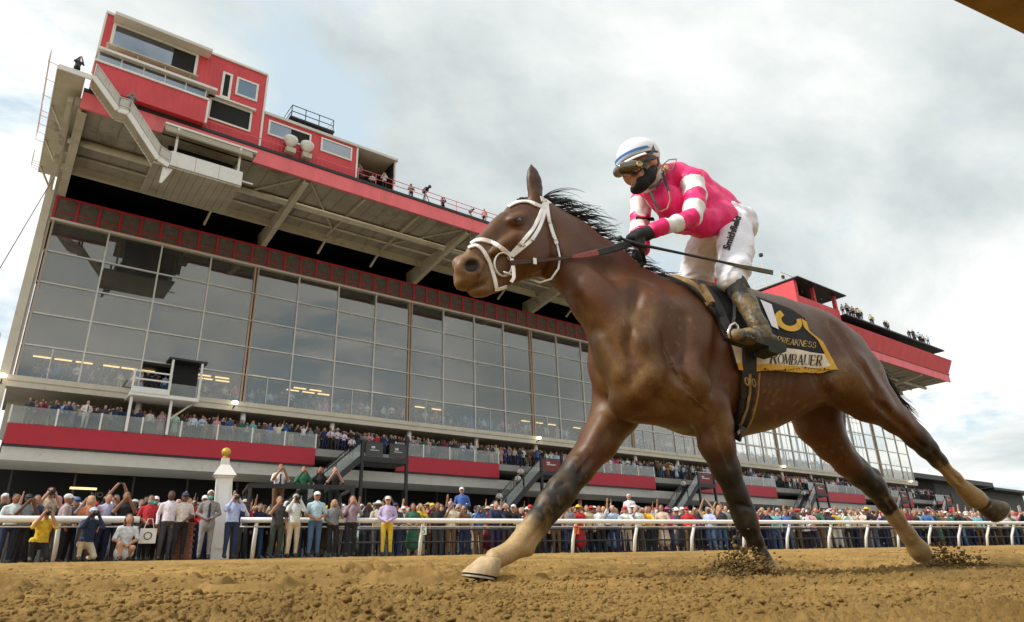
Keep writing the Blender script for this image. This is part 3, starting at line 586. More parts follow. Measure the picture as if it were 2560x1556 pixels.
for k in range(2):
    fl = boxthing('floodlight', 'white bell floodlight on the roof edge below the sliding window', 'floodlight', 13.3, FO); u = 13.25 + 1.25 * k; fl['group'] = 'pair of roof floodlights'; fl.location = bp(u, FO + 0.3, 29.9)
    mb = MB(); mb.lathe(bp(u, FO + 0.5, 31.35), [(0.28, 0), (0.50, -0.05), (0.52, -0.25), (0.30, -0.62), (0.16, -0.8)], 16, (0.1, 0.1, 1)); part('lamp_head', mb, m_trim, fl, True)
    mb = MB(); mb.bbox(u - 0.35, u + 0.35, FO + 0.3, FO + 0.7, 30.05, 30.45); part('lamp_base', mb, m_steelt, fl); mb = MB(); mb.bar(bp(u, FO + 0.5, 30.4), bp(u, FO + 0.5, 30.7), 0.14); part('lamp_neck', mb, m_steelt, fl)
# roof edge railing with posts
er = empty('roof_railing', tuple(bp(26, FO, 29.86)), 'thin red pipe railing along the grandstand roof edge', 'railing')
mb = MB()
for z in (30.55, 31.0): mb.tube([bp(18.9, FO + 0.1, z), bp(60, FO + 0.1, z)], 0.03, 6)
part('rail', mb, m_fascia, er)
mb = MB(); mb.tube([Vector((0, 0, 0)), Vector((0, 0, 1.15))], 0.035, 6); me_ = mb.mesh('post', [m_fascia]); copies('post', me_, [bp(18.9 + 1.55 * i, FO + 0.1, 29.86) for i in range(27)], er)
# ------------------------------------------------------------------ hanging camera pod and stairs
m_rusty = mat('rust_stained_white_panel', (0.70, 0.69, 0.66), rough=0.6, var=0.06, scale=1.5, dirt=(0.42, 0.27, 0.11), dirt_amt=0.10)
pod = empty('camera_pod', tuple(bp(7.7, 9, 25.3)), 'white sheet metal camera pod hung under the roof edge with rust stains', 'camera platform')
PO = 9.4
for k in range(3): P_('front_panel', m_rusty, (5.35 + 1.48 * k, 5.35 + 1.48 * (k + 1) - 0.02, PO, PO + 0.05, 25.25, 26.32), parent=pod)
P_('side_panel', m_rusty, (9.76, 9.82, PO - 2.6, PO - 0.01, 25.25, 26.32), (5.28, 5.34, PO - 2.6, PO - 0.01, 25.25, 26.32), parent=pod)
for k in range(12): P_('floor_board', m_soffit, (4.4 + 0.45 * k, 4.4 + 0.45 * k + 0.43, PO - 4.2, PO + 0.02, 25.08, 25.22), parent=pod)
P_('awning', m_soffit, (4.75, 10.7, PO - 2.2, PO - 0.6, 28.42, 28.52), parent=pod)
mb = MB(); mb.prism([bp(4.75, PO - 0.6, 28.45), bp(4.75, PO - 0.6, 28.56), bp(4.75, PO + 0.0, 27.75), bp(4.75, PO - 0.05, 27.68)], Vector(BU) * 5.6); part('awning_flap', mb, m_soffit, pod); P_('awning_edge', m_trim, (4.75, 10.7, PO - 0.62, PO - 0.5, 28.53, 28.68), parent=pod)
for u in (5.5, 9.5): P_('hanger_post', m_trim, (u, u + 0.14, PO - 0.5, PO - 0.36, 26.3, 28.4), parent=pod)
for u in (4.9, 9.4): P_('hanger_post', m_steelt, (u, u + 0.14, PO - 3.2, PO - 3.0, 25.2, 28.4), parent=pod)
P_('pod_back', m_dark, (5.4, 9.7, PO - 2.7, PO - 2.6, 25.2, 28.3), parent=pod)
mb = MB(); mb.prism([bp(5.0, PO - 0.1, 25.08), bp(5.6, PO - 0.1, 25.08), bp(5.1, PO - 0.1, 23.9), bp(4.95, PO - 0.1, 23.9)], Vector(BN) * -0.1); part('knee_bracket', mb, m_trim, pod)
P_('side_arm', m_trim, (9.82, 10.6, PO - 0.3, PO - 0.2, 25.75, 25.83), parent=pod)
st_ = empty('roof_stair', tuple(bp(0.4, 9.3, 26)), 'pale steel zigzag stair with mesh sides hanging in front of the roof edge', 'stair')
SP = [(0.35, 29.85), (1.95, 28.05), (2.55, 28.05), (4.65, 25.45), (5.3, 25.2)]
m_meshg = mat('pale_stair_mesh', (0.50, 0.48, 0.43), rough=0.7, var=0.12, scale=2, bump=0.3, bscale=30)
for (ua, za), (ub, zb) in zip(SP[:-1], SP[1:]):
    for o in (PO - 1.0, PO): mb = MB(); mb.bar(bp(ua, o, za), bp(ub, o, zb), 0.09, 0.30); part('stringer', mb, m_trim, st_)
    for f in (0.42, 1.0): mb = MB(); mb.tube([bp(ua, PO, za + f), bp(ub, PO, zb + f)], 0.028, 6); part('handrail', mb, m_mull, st_)
    n = max(1, round((ub - ua) / 0.75))
    for k in range(n + 1): u, z = lerp(ua, ub, k / n), lerp(za, zb, k / n); mb = MB(); mb.tube([bp(u, PO, z), bp(u, PO, z + 1.0)], 0.026, 6); part('baluster', mb, m_mull, st_)
    mb = MB(); mb.prism([bp(ua, PO - 0.02, za + 0.12), bp(ub, PO - 0.02, zb + 0.12), bp(ub, PO - 0.02, zb + 0.96), bp(ua, PO - 0.02, za + 0.96)], Vector(BN) * -0.012); part('mesh_side', mb, m_meshg, st_)
    n = max(2, int(abs(zb - za) / 0.19))
    for k in range(n): u, z = lerp(ua, ub, (k + .5) / n), lerp(za, zb, (k + .5) / n); mb = MB(); mb.bbox(u - 0.13, u + 0.13, PO - 0.95, PO - 0.05, z - 0.13, z - 0.09); part('tread', mb, m_steelt, st_)
# ------------------------------------------------------------------ far booth on the roof
fb = empty('rooftop_booth', tuple(bp(88, 7, 32)), 'red corrugated booth with a dark overhanging roof at the far end of the stand', 'press box')
P_('wall', m_redcor, (81.5, 92.5, -4, 8.2, 29.9, 34.1), (81.5, 82.2, -4, 8.2, 34.1, 36.3), (82.2, 92.5, -4, 4.0, 34.1, 36.3), parent=fb)
P_('window_back', m_dark, (82.2, 92.4, 4.0, 4.2, 34.1, 36.2), parent=fb); P_('fascia', m_redcor, (82.0, 92.5, 6.9, 7.3, 35.3, 36.0), parent=fb) if False else None
mb = MB(); mb.prism([bp(81.3, -4, 36.75), bp(81.3, 9.0, 36.5), bp(81.3, 9.0, 36.35), bp(81.3, -4, 36.55)], Vector(BU) * 12.6); part('roof', mb, m_black, fb)
P_('corner_post', m_redcor, (91.9, 92.4, 7.7, 8.15, 34.1, 36.3), (86.4, 86.7, 7.7, 8.15, 34.1, 36.3), parent=fb)
mb = MB()
for u in (81.6, 84, 86.5, 89, 91.5): mb.tube([bp(u, 6.5, 36.1), bp(u, 6.5, 38.2)], 0.05, 6); mb.tube([bp(u, 0, 36.1), bp(u, 0, 38.4)], 0.05, 6)
for z in (37.2, 38.1): mb.tube([bp(81.6, 0, z), bp(81.6, 6.5, z), bp(91.5, 6.5, z), bp(91.5, 0, z)], 0.045, 6)
part('roof_railing', mb, m_mull, fb)
for u, h in ((82.6, 44), (85.5, 43), (90.4, 41)): mb = MB(); mb.tube([bp(u, 2, 36.2), bp(u - 0.3, 2, h)], 0.06, 6); part('mast', mb, m_mull, fb)
for u, z in ((85.3, 43.2), (90.2, 40.8)): mb = MB(); mb.lathe(bp(u, 2, z), [(0.1, 0), (0.3, 0.1), (0.3, 0.5), (0.1, 0.6)], 10); part('mast_camera', mb, m_black, fb)
fd = empty('rooftop_terrace', tuple(bp(108, 7, 30)), 'dark canopied terrace behind a slanted red parapet at the far end of the roof', 'terrace')
mb = MB(); mb.prism([bp(60, RF - 0.1, 29.64), bp(60, RF + 1.0, 31.9), bp(60, RF + 0.87, 31.95), bp(60, RF - 0.25, 29.64)], Vector(BU) * (UE - 61)); part('parapet', mb, m_redcor, fd)
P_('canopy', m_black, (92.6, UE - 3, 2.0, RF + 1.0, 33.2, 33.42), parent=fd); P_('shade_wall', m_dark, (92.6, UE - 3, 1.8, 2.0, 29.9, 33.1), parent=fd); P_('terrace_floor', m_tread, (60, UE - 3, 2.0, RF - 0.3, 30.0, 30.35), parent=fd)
for k in range(7): P_('canopy_post', m_black, (93 + 4.5 * k, 93.14 + 4.5 * k, RF - 0.5, RF - 0.36, 30.36, 33.09), parent=fd)
# ------------------------------------------------------------------ neighbours
ab = empty('side_building', tuple(bp(150, -15, 1)), 'low charcoal building with black flat roof past the grandstand end', 'building')
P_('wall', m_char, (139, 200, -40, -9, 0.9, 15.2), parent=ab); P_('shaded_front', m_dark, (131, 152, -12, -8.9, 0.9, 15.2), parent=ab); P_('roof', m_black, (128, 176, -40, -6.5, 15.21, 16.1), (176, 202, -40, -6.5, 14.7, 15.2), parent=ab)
P_('window', m_wglass, (194, 196, -8.99, -8.9, 8, 12), parent=ab)
nb = empty('annex_building', tuple(bp(-8, -6, 1)), 'dark annex wall beside the near end of the grandstand', 'building')
P_('wall', m_char, (-16, -1.4, -18, -6, 0.9, 17.0), parent=nb); P_('coping', m_trim, (-16, -1.3, -18.1, -5.9, 17.0, 17.25), parent=nb)
for z in (10.2, 12.6): P_('window', m_wglass, (-3.6, -2.2, -5.995, -5.9, z, z + 1.5), parent=nb)
# ------------------------------------------------------------------ video platform in front of the glass
vp = empty('video_platform', tuple(bp(8, 0, 12.2)), 'white railed camera platform standing before the glass wall', 'camera platform')
uA, uB = 6.55, 8.95
P_('deck', m_trim, (uA, uB + 1.9, GP + 0.45, 0.6, 12.35, 12.6), parent=vp); P_('kick_panel', m_trim, (uA, uB, 0.6, 0.66, 12.55, 12.95), parent=vp)
for u in (uA, uB - 0.1): P_('rail_post', m_trim, (u, u + 0.11, 0.56, 0.67, 12.95, 14.1), parent=vp)
for z in (13.45, 14.0): P_('rail', m_trim, (uA + 0.11, uB - 0.1, 0.58, 0.65, z, z + 0.1), (uA, uA + 0.08, GP + 0.5, 0.55, z, z + 0.1), parent=vp)
for u in (uA + 0.1, uB + 0.2): P_('leg', m_trim, (u, u + 0.16, 0.1, 0.26, 9.93, 12.34), parent=vp)
mb = MB(); mb.bar(bp(uB + 0.3, 0.2, 11.0), bp(uB + 1.7, 0.0, 12.3), 0.10); part('brace', mb, m_cream, vp)
P_('door_frame', m_trim, (9.0, 9.15, -0.6, -0.45, 12.6, 15.5), (11.0, 11.15, -0.6, -0.45, 12.6, 15.5), parent=vp); P_('cabin_back', m_dark, (9.1, 11.05, GP + 0.5, GP + 0.6, 12.6, 15.6), parent=vp); P_('cabin_roof', m_black, (8.8, 11.4, GP + 0.3, -0.4, 15.5, 15.65), parent=vp); P_('cabin_glass', m_bglass, (9.15, 11.0, -0.56, -0.53, 12.62, 13.75), parent=vp)
# ------------------------------------------------------------------ the racehorse
HP = 2.45                                         # distance of the horse's mid plane from the lens, measured square to the rail
def H(x, y, l=0.0): return on_plane(x, y, -RN, HP - l)
def px(p): return float(p @ FW) / FPX             # metres per photograph pixel at a point
def hp_(x, y, l, r): p = H(x, y, l); return (p, r * px(p))
hs = Sculpt(0.0085)
def hch(pts, k=0.03, cls=0, s=None):
    hs.chain([hp_(*q) for q in pts], k, cls, (RN, s) if s else None)
def hel(x, y, l, r, k=0.03, cls=0, ax=None, cut=False):
    p = H(x, y, l); m = px(p); A = None
    if ax is not None:
        d = H(x + ax[0], y + ax[1], l) - p; d /= np.linalg.norm(d); w = RN - (RN @ d) * d; w /= np.linalg.norm(w); A = [d, np.cross(w, d), w]
    else: A = [RU, [0, 0, 1], RN]
    hs.ell(p, np.array(r) * m, A, k, cls, cut)
# trunk
hch([(1595, 890, 0, 118), (1690, 890, 0, 178), (1790, 898, 0, 182), (1880, 896, 0, 162), (1955, 888, 0, 134), (2030, 888, 0, 108), (2085, 895, 0, 86)], 0.09, 0, 0.74)
hch([(1650, 752, 0, 42), (1710, 760, 0, 44), (1850, 795, 0, 46), (1990, 835, 0, 50)], 0.07, 0, 0.8)          # withers and back
# neck
hch([(1362, 585, 0, 74), (1420, 637, 0, 76), (1490, 690, 0, 76), (1565, 775, 0, 100), (1640, 862, 0, 146)], 0.07, 0, 0.6)
hch([(1365, 545, 0, 34), (1440, 598, 0, 36), (1530, 662, 0, 40), (1615, 726, 0, 44)], 0.05, 0, 0.6)              # crest
hch([(1400, 650, 0.035, 30), (1480, 755, 0.075, 44), (1570, 870, 0.11, 60), (1610, 930, 0.12, 62)], 0.07)        # muscle down the near side of the neck
hch([(1425, 690, 0.0, 18), (1490, 790, 0.01, 24), (1525, 890, 0.02, 34)], 0.05)                                    # windpipe
hch([(1515, 810, -0.08, 38), (1522, 900, -0.12, 48)], 0.06)
# shoulders and breast
hel(1660, 815, 0.13, (60, 160, 52), 0.10, 0, (0.45, -0.9))
hel(1730, 915, 0.16, (105, 66, 52), 0.08, 0, (0.6, 0.8))
hel(1745, 985, 0.17, (66, 46, 40), 0.05, 0, (0.4, 0.9))
hel(1590, 945, 0.11, (62, 66, 52), 0.06)
hel(1530, 935, -0.11, (54, 66, 50), 0.06)
hel(1580, 1010, 0.04, (62, 44, 44), 0.06); hel(1665, 1018, 0.06, (95, 44, 50), 0.07)
# near (left) foreleg, planted
hch([(1700, 960, 0.17, 66), (1768, 1012, 0.17, 52), (1784, 1060, 0.16, 46), (1791, 1110, 0.15, 43), (1814, 1172, 0.14, 34), (1841, 1236, 0.13, 27), (1857, 1280, 0.12, 28), (1868, 1312, 0.12, 26), (1888, 1352, 0.12, 17.5), (1906, 1392, 0.12, 16), (1920, 1420, 0.12, 20), (1932, 1440, 0.12, 18)], 0.025, 0)
hel(1860, 1284, 0.125, (20, 32, 25), 0.02, 0, (1, -0.45)); hel(1884, 1300, 0.11, (10, 22, 12), 0.015, 0, (1, -0.45))
# far (right) foreleg, reaching
hch([(1545, 955, -0.16, 66), (1540, 1030, -0.17, 60), (1497, 1105, -0.17, 47), (1446, 1172, -0.17, 38), (1405, 1226, -0.17, 36), (1375, 1258, -0.17, 32), (1340, 1301, -0.17, 25), (1314, 1336, -0.17, 24), (1297, 1364, -0.17, 27), (1268, 1384, -0.17, 22), (1238, 1398, -0.17, 27)], 0.025, 0)
hel(1400, 1232, -0.165, (34, 36, 34), 0.02, 0, (0.7, -0.7)); hel(1318, 1378, -0.17, (18, 14, 13), 0.015)
hch([(1412, 1262, -0.17, 11), (1362, 1322, -0.17, 10), (1322, 1372, -0.17, 12)], 0.02)
# hindquarters and near (left) hind leg, driving off
hel(2055, 872, 0.10, (96, 88, 52), 0.06); hel(2040, 876, -0.10, (96, 86, 50), 0.06)
hel(2118, 925, 0.13, (138, 78, 56), 0.06, 0, (0.60, 0.80)); hel(2100, 960, 0.15, (110, 62, 42), 0.06, 0, (0.78, 0.62))
hch([(2105, 940, 0.15, 70), (2172, 1006, 0.165, 46), (2238, 1052, 0.17, 29), (2290, 1096, 0.17, 24), (2318, 1122, 0.17, 22), (2345, 1152, 0.17, 16.5), (2385, 1196, 0.17, 14.5), (2415, 1226, 0.17, 17), (2436, 1245, 0.17, 21), (2458, 1258, 0.17, 19)], 0.035, 0)
hch([(2105, 885, 0.07, 58), (2152, 932, 0.11, 44), (2207, 1002, 0.15, 27), (2258, 1044, 0.17, 15), (2306, 1088, 0.17, 11)], 0.05)
hel(2300, 1092, 0.17, (24, 15, 14), 0.02, 0, (0.66, 0.75))
# far (right) hind leg, under the belly
hch([(2055, 900, -0.12, 86), (2030, 1000, -0.15, 68), (2046, 1062, -0.16, 54), (2078, 1112, -0.16, 40), (2118, 1160, -0.16, 30), (2152, 1190, -0.16, 28), (2184, 1216, -0.16, 26), (2214, 1258, -0.16, 20), (2240, 1296, -0.16, 18), (2270, 1338, -0.16, 18), (2296, 1374, -0.16, 22), (2316, 1402, -0.16, 21)], 0.03, 0)
hch([(2075, 1010, -0.14, 36), (2096, 1095, -0.16, 18), (2146, 1158, -0.16, 13), (2184, 1186, -0.16, 12), (2204, 1225, -0.16, 12)], 0.03)
# flank fold and sheath
hch([(1985, 985, 0.12, 30), (2060, 960, 0.17, 34)], 0.06)
# head
hch([(1345, 542, 0, 44), (1312, 553, 0, 50), (1262, 594, 0, 47), (1213, 634, 0, 40), (1180, 668, 0, 33)], 0.03, 0, 0.68)
hch([(1338, 585, 0, 62), (1318, 622, 0, 72), (1270, 660, 0, 45), (1228, 698, 0, 31), (1204, 718, 0, 21)], 0.03, 0, 0.56)
hel(1330, 618, 0.055, (52, 62, 24), 0.03)
hel(1293, 546, 0.072, (30, 14, 14), 0.03, 0, (1, -0.25)); hel(1297, 556, 0.086, (15, 8, 8), 0.015, 0, (1, -0.1)); hel(1296, 545, 0.090, (17, 5, 7), 0.012, 0, (1, -0.2))
hch([(1292, 590, 0.066, 12), (1262, 612, 0.060, 11), (1228, 640, 0.053, 8)], 0.02); hch([(1262, 545, 0.03, 14), (1215, 597, 0.026, 12), (1178, 635, 0.022, 11)], 0.025)                                                         # cheek ridge
hel(1164, 690, 0, (30, 34, 38), 0.02); hel(1166, 664, 0.030, (34, 26, 22), 0.02, 0, (1, -0.6)); hel(1158, 662, -0.03, (30, 24, 20), 0.02)
hel(1160, 708, 0, (25, 19, 27), 0.012); hel(1200, 729, 0, (31, 15, 23), 0.012, 0, (1, -0.05))
hel(1180, 664, 0.068, (22, 15, 17), 0.010, 0, (1, -0.35), cut=True); hch([(1196, 648, 0.055, 5), (1206, 662, 0.056, 5), (1198, 682, 0.055, 5)], 0.02)                                                  # nostril
hel(1200, 708, 0.045, (34, 4.5, 26), 0.008, 0, (1, -0.52), cut=True)                                                # mouth
hel(1297, 551, 0.106, (12, 2.6, 7), 0.006, 0, (1, -0.12), cut=True)                                                 # lowered eyelid
for l in (0.045, -0.045):
    hch([(1340, 508, l, 17), (1338, 487, l * 1.1, 17)], 0.02)
    hch([(1338, 495, l * 1.1, 15), (1337, 470, l * 1.15, 19), (1335, 450, l * 1.2, 18.5), (1332, 432, l * 1.2, 13), (1328, 413, l * 1.2, 4)], 0.012, 0, 0.62)
# muscle relief on the near side, laid on the skin found by a coarse first pass
hs.h = 0.02; _cv, _cq = hs.mesh(1); hs.h = 0.0085
_cb = BVHTree.FromPolygons([Vector(v) for v in _cv], [tuple(q) for q in _cq])
def skin(bvh, x, y):
    d = Vector(ray(x, y)).normalized(); loc, nrm, i, t = bvh.ray_cast(Vector((0, 0, 0)), d)
    if loc is None: loc, nrm, i, t = bvh.find_nearest(d * 3.4)
    if nrm.dot(d) > 0: nrm = -nrm
    return np.array(loc), np.array(nrm)
def relief(pts, r, out, k, cut):
    P = []
    for x, y in pts:
        p, n = skin(_cb, x, y); m = px(p); P.append((p + n * out * r * m, r * m))
    for (A, ra), (B, rb) in zip(P[:-1], P[1:]): hs.cone(A, B, ra, rb, k, 0, None, cut)
for pts, r, out, k in (([(1450, 745), (1505, 830), (1568, 925), (1592, 978), (1600, 1030)], 11, 0.75, 0.035), ([(1600, 715), (1572, 800), (1580, 890)], 14, 1.0, 0.04),
        ([(1800, 800), (1795, 880), (1778, 975)], 12, 0.8, 0.04), ([(1690, 930), (1735, 985), (1752, 1020)], 10, 0.8, 0.03), ([(1625, 985), (1680, 1010)], 9, 0.7, 0.03), ([(1708, 790), (1700, 900)], 12, 1.1, 0.04),
        ([(2160, 975), (2225, 1036), (2275, 1082)], 7, 0.7, 0.025), ([(2085, 815), (2148, 905), (2195, 985)], 11, 0.95, 0.04), ([(2035, 915), (2062, 980), (2100, 1012)], 12, 0.85, 0.04),
        ([(1272, 612), (1228, 648)], 8, 0.75, 0.02), ([(1376, 560), (1394, 640), (1372, 690)], 10, 0.7, 0.03), ([(1792, 1060), (1822, 1165)], 7, 0.8, 0.02), ([(1510, 1080), (1448, 1180)], 9, 0.8, 0.025),
        ([(1388, 1274), (1350, 1320), (1320, 1356)], 5, 0.5, 0.012), ([(1884, 1332), (1903, 1378)], 4, 0.5, 0.010), ([(2332, 1132), (2368, 1174), (2404, 1210)], 4, 0.5, 0.010), ([(2214, 1242), (2245, 1290), (2278, 1342)], 4, 0.5, 0.010), ([(2270, 1085), (2312, 1120)], 5, 0.5, 0.012), ([(1420, 1205), (1395, 1215)], 5, 0.6, 0.012), ([(1845, 1262), (1875, 1270)], 4, 0.6, 0.010)):
    if r: relief(pts, r * 1.2, out * 0.60, k * 0.72, True)
for pts, r, out, k in (([(1735, 905), (1760, 955)], 26, -0.7, 0.05), ([(1640, 760), (1620, 850), (1640, 920)], 26, -0.8, 0.06), ([(1500, 860), (1545, 935)], 24, -0.7, 0.05), ([(1625, 960), (1600, 985)], 26, -0.6, 0.05),
        ([(2110, 930), (2150, 985)], 26, -0.75, 0.05), ([(1290, 590), (1240, 625)], 8, -0.4, 0.03), ([(1320, 600), (1335, 650)], 22, -0.75, 0.04), ([(1480, 700), (1560, 800)], 28, -0.85, 0.07), ([(1510, 1050), (1475, 1120)], 18, -0.7, 0.03)):
    relief(pts, r, out, k, False)
for pts, r in (([(1655, 870), (1690, 925), (1722, 985), (1770, 1030)], 3.2), ([(1620, 925), (1650, 985), (1700, 1040)], 2.6), ([(1300, 585), (1270, 615), (1262, 650)], 2.2), ([(1255, 600), (1240, 622), (1215, 640)], 2.0), ([(1880, 1000), (1930, 1012), (1975, 990)], 2.8), ([(1775, 1060), (1800, 1130), (1832, 1210)], 2.4), ([(1520, 1060), (1478, 1130), (1440, 1180)], 2.6), ([(2120, 990), (2175, 1020), (2230, 1060)], 2.4), ([(1470, 720), (1510, 800)], 3.0)):
    relief(pts, r, 0.0, 0.010, False)                                # veins standing out under the skin
for k in range(7): relief([(1895 + 17 * k, 880 + 4 * k), (1885 + 17 * k, 950), (1868 + 18 * k, 1020 - 5 * k)], 10, 1.15, 0.03, True)     # ribs
hV, hQ = hs.mesh(1)

# coat colours: bay body, black points, dusty pale lower legs, mealy muzzle
def seg_d(P, pts):
    best = np.full(len(P), 9.0); par = np.zeros(len(P)); acc = 0.0
    for a, b in zip(pts[:-1], pts[1:]):
        ab = b - a; t = np.clip(((P - a) @ ab) / (ab @ ab), 0, 1); d = np.linalg.norm(P - a - t[:, None] * ab, axis=1); m = d < best
        best[m] = d[m]; par[m] = acc + t[m]; acc += 1.0
    return best, par
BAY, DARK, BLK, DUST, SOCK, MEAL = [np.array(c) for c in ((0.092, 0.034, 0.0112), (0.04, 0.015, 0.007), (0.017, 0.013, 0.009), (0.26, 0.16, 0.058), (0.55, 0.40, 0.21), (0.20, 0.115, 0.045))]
hc = np.tile(BAY, (len(hV), 1))
_nz = vnoise(hV, 3.0, 1) * 0.6 + vnoise(hV, 9.0, 2) * 0.3 + vnoise(hV, 24, 3) * 0.2
hc *= (1 + 0.22 * _nz)[:, None]
def paint(w, c): 
    global hc
    hc = hc * (1 - w[:, None]) + c * w[:, None]
for pts, k0, wd, dust0, dust1, sock in ((((1545, 1030, -.17), (1446, 1172, -.17), (1408, 1226, -.17), (1344, 1303, -.17), (1297, 1364, -.17), (1238, 1398, -.17)), 0.75, 0.13, 3.0, 3.6, 0.42),
        (((1768, 1012, .17), (1814, 1172, .14), (1860, 1285, .12), (1888, 1352, .12), (1906, 1392, .12), (1932, 1440, .12)), 0.45, 0.13, 4.0, 4.5, 0.25),
        (((2180, 1022, .17), (2240, 1054, .17), (2305, 1108, .17), (2345, 1152, .17), (2385, 1196, .17), (2460, 1258, .17)), 1.25, 0.12, 3.15, 3.3, 0.12),
        (((2046, 1062, -.16), (2118, 1160, -.16), (2184, 1216, -.16), (2214, 1258, -.16), (2240, 1296, -.16), (2316, 1402, -.16)), 0.9, 0.13, 3.4, 3.55, 0.08)):
    d, t = seg_d(hV, [H(*q) for q in pts]); near = 1 - sstep(wd * 0.75, wd, d)
    paint(near * sstep(k0, k0 + 0.7, t), BLK)
    n2 = vnoise(hV, 16, 5) * 0.5 + vnoise(hV, 45, 6) * 0.5
    paint(near * sstep(dust0, dust1, t + 0.16 * n2), lerp(DUST, SOCK, sock)); paint(near * sstep(k0 + .2, dust0, t) * sstep(-0.2, 0.7, n2) * 0.42, DUST)
_d, _t = seg_d(hV, [H(2440, 1248, .17), H(2466, 1262, .17)]); paint(sstep(0.075, 0.06, _d) * sstep(0.25, 0.5, _t), BLK)
_d = np.linalg.norm(hV - H(1165, 700), axis=1); paint(sstep(0.21, 0.10, _d) * 0.55, MEAL)
_d = np.linalg.norm(hV - H(1250, 640, 0.05), axis=1); paint(sstep(0.22, 0.05, _d) * 0.18, MEAL)
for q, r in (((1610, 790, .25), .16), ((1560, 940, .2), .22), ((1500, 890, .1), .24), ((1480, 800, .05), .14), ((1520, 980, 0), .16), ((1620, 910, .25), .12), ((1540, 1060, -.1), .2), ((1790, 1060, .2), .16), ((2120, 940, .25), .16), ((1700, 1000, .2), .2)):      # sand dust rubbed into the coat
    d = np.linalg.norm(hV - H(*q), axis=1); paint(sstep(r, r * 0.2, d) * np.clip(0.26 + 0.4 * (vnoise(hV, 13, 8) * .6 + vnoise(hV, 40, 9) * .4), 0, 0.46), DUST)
_sp = sstep(0.42, 0.62, vnoise(hV, 62, 31)) * sstep(0.0, 0.5, vnoise(hV, 7, 32) + 0.15) * sstep(1.45, 0.9, hV[:, 2]); paint(_sp * 0.28, DUST)
_d, _t = seg_d(hV, [H(1337, 470, .05), H(1328, 414, .05)]); paint(sstep(0.05, 0.035, _d) * 0.7, DARK)
_d = np.linalg.norm(hV - H(1181, 664, 0.055), axis=1); paint(sstep(0.040, 0.024, _d) * 0.93, np.array((0.012, 0.006, 0.005)))
_d, _t = seg_d(hV, [H(1286, 552, .1), H(1309, 549, .1)]); paint(sstep(0.014, 0.006, _d) * 0.9, np.array((0.012, 0.008, 0.006)))
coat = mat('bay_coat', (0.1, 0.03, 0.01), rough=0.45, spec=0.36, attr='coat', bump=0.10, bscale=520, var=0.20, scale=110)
horse = empty('racehorse', tuple(rp(float(H(1800, 1000) @ RU), HP, track_z(HP))), 'bay racehorse galloping over the dirt with black lower legs and white bridle', 'horse')
def child(o, parent):                              # parent without moving
    bpy.context.view_layer.update(); o.parent = parent; o.matrix_parent_inverse = parent.matrix_world.inverted(); return o
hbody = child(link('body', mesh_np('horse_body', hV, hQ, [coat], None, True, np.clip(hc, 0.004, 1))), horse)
hbvh = BVHTree.FromPolygons([Vector(v) for v in hV], [tuple(q) for q in hQ])
_pe, _ne = skin(hbvh, 1298, 552); _eb = MB(); _eb.lathe(_pe - _ne * 0.011, [(0.0155 * math.sin(t), -0.0155 * math.cos(t)) for t in np.linspace(0.02, math.pi - 0.02, 10)], 14, _ne)
child(_eb.build('eye', mat('dark_wet_eye', (0.012, 0.007, 0.005), rough=0.06, spec=0.8, coat=1.0), None, True), horse)
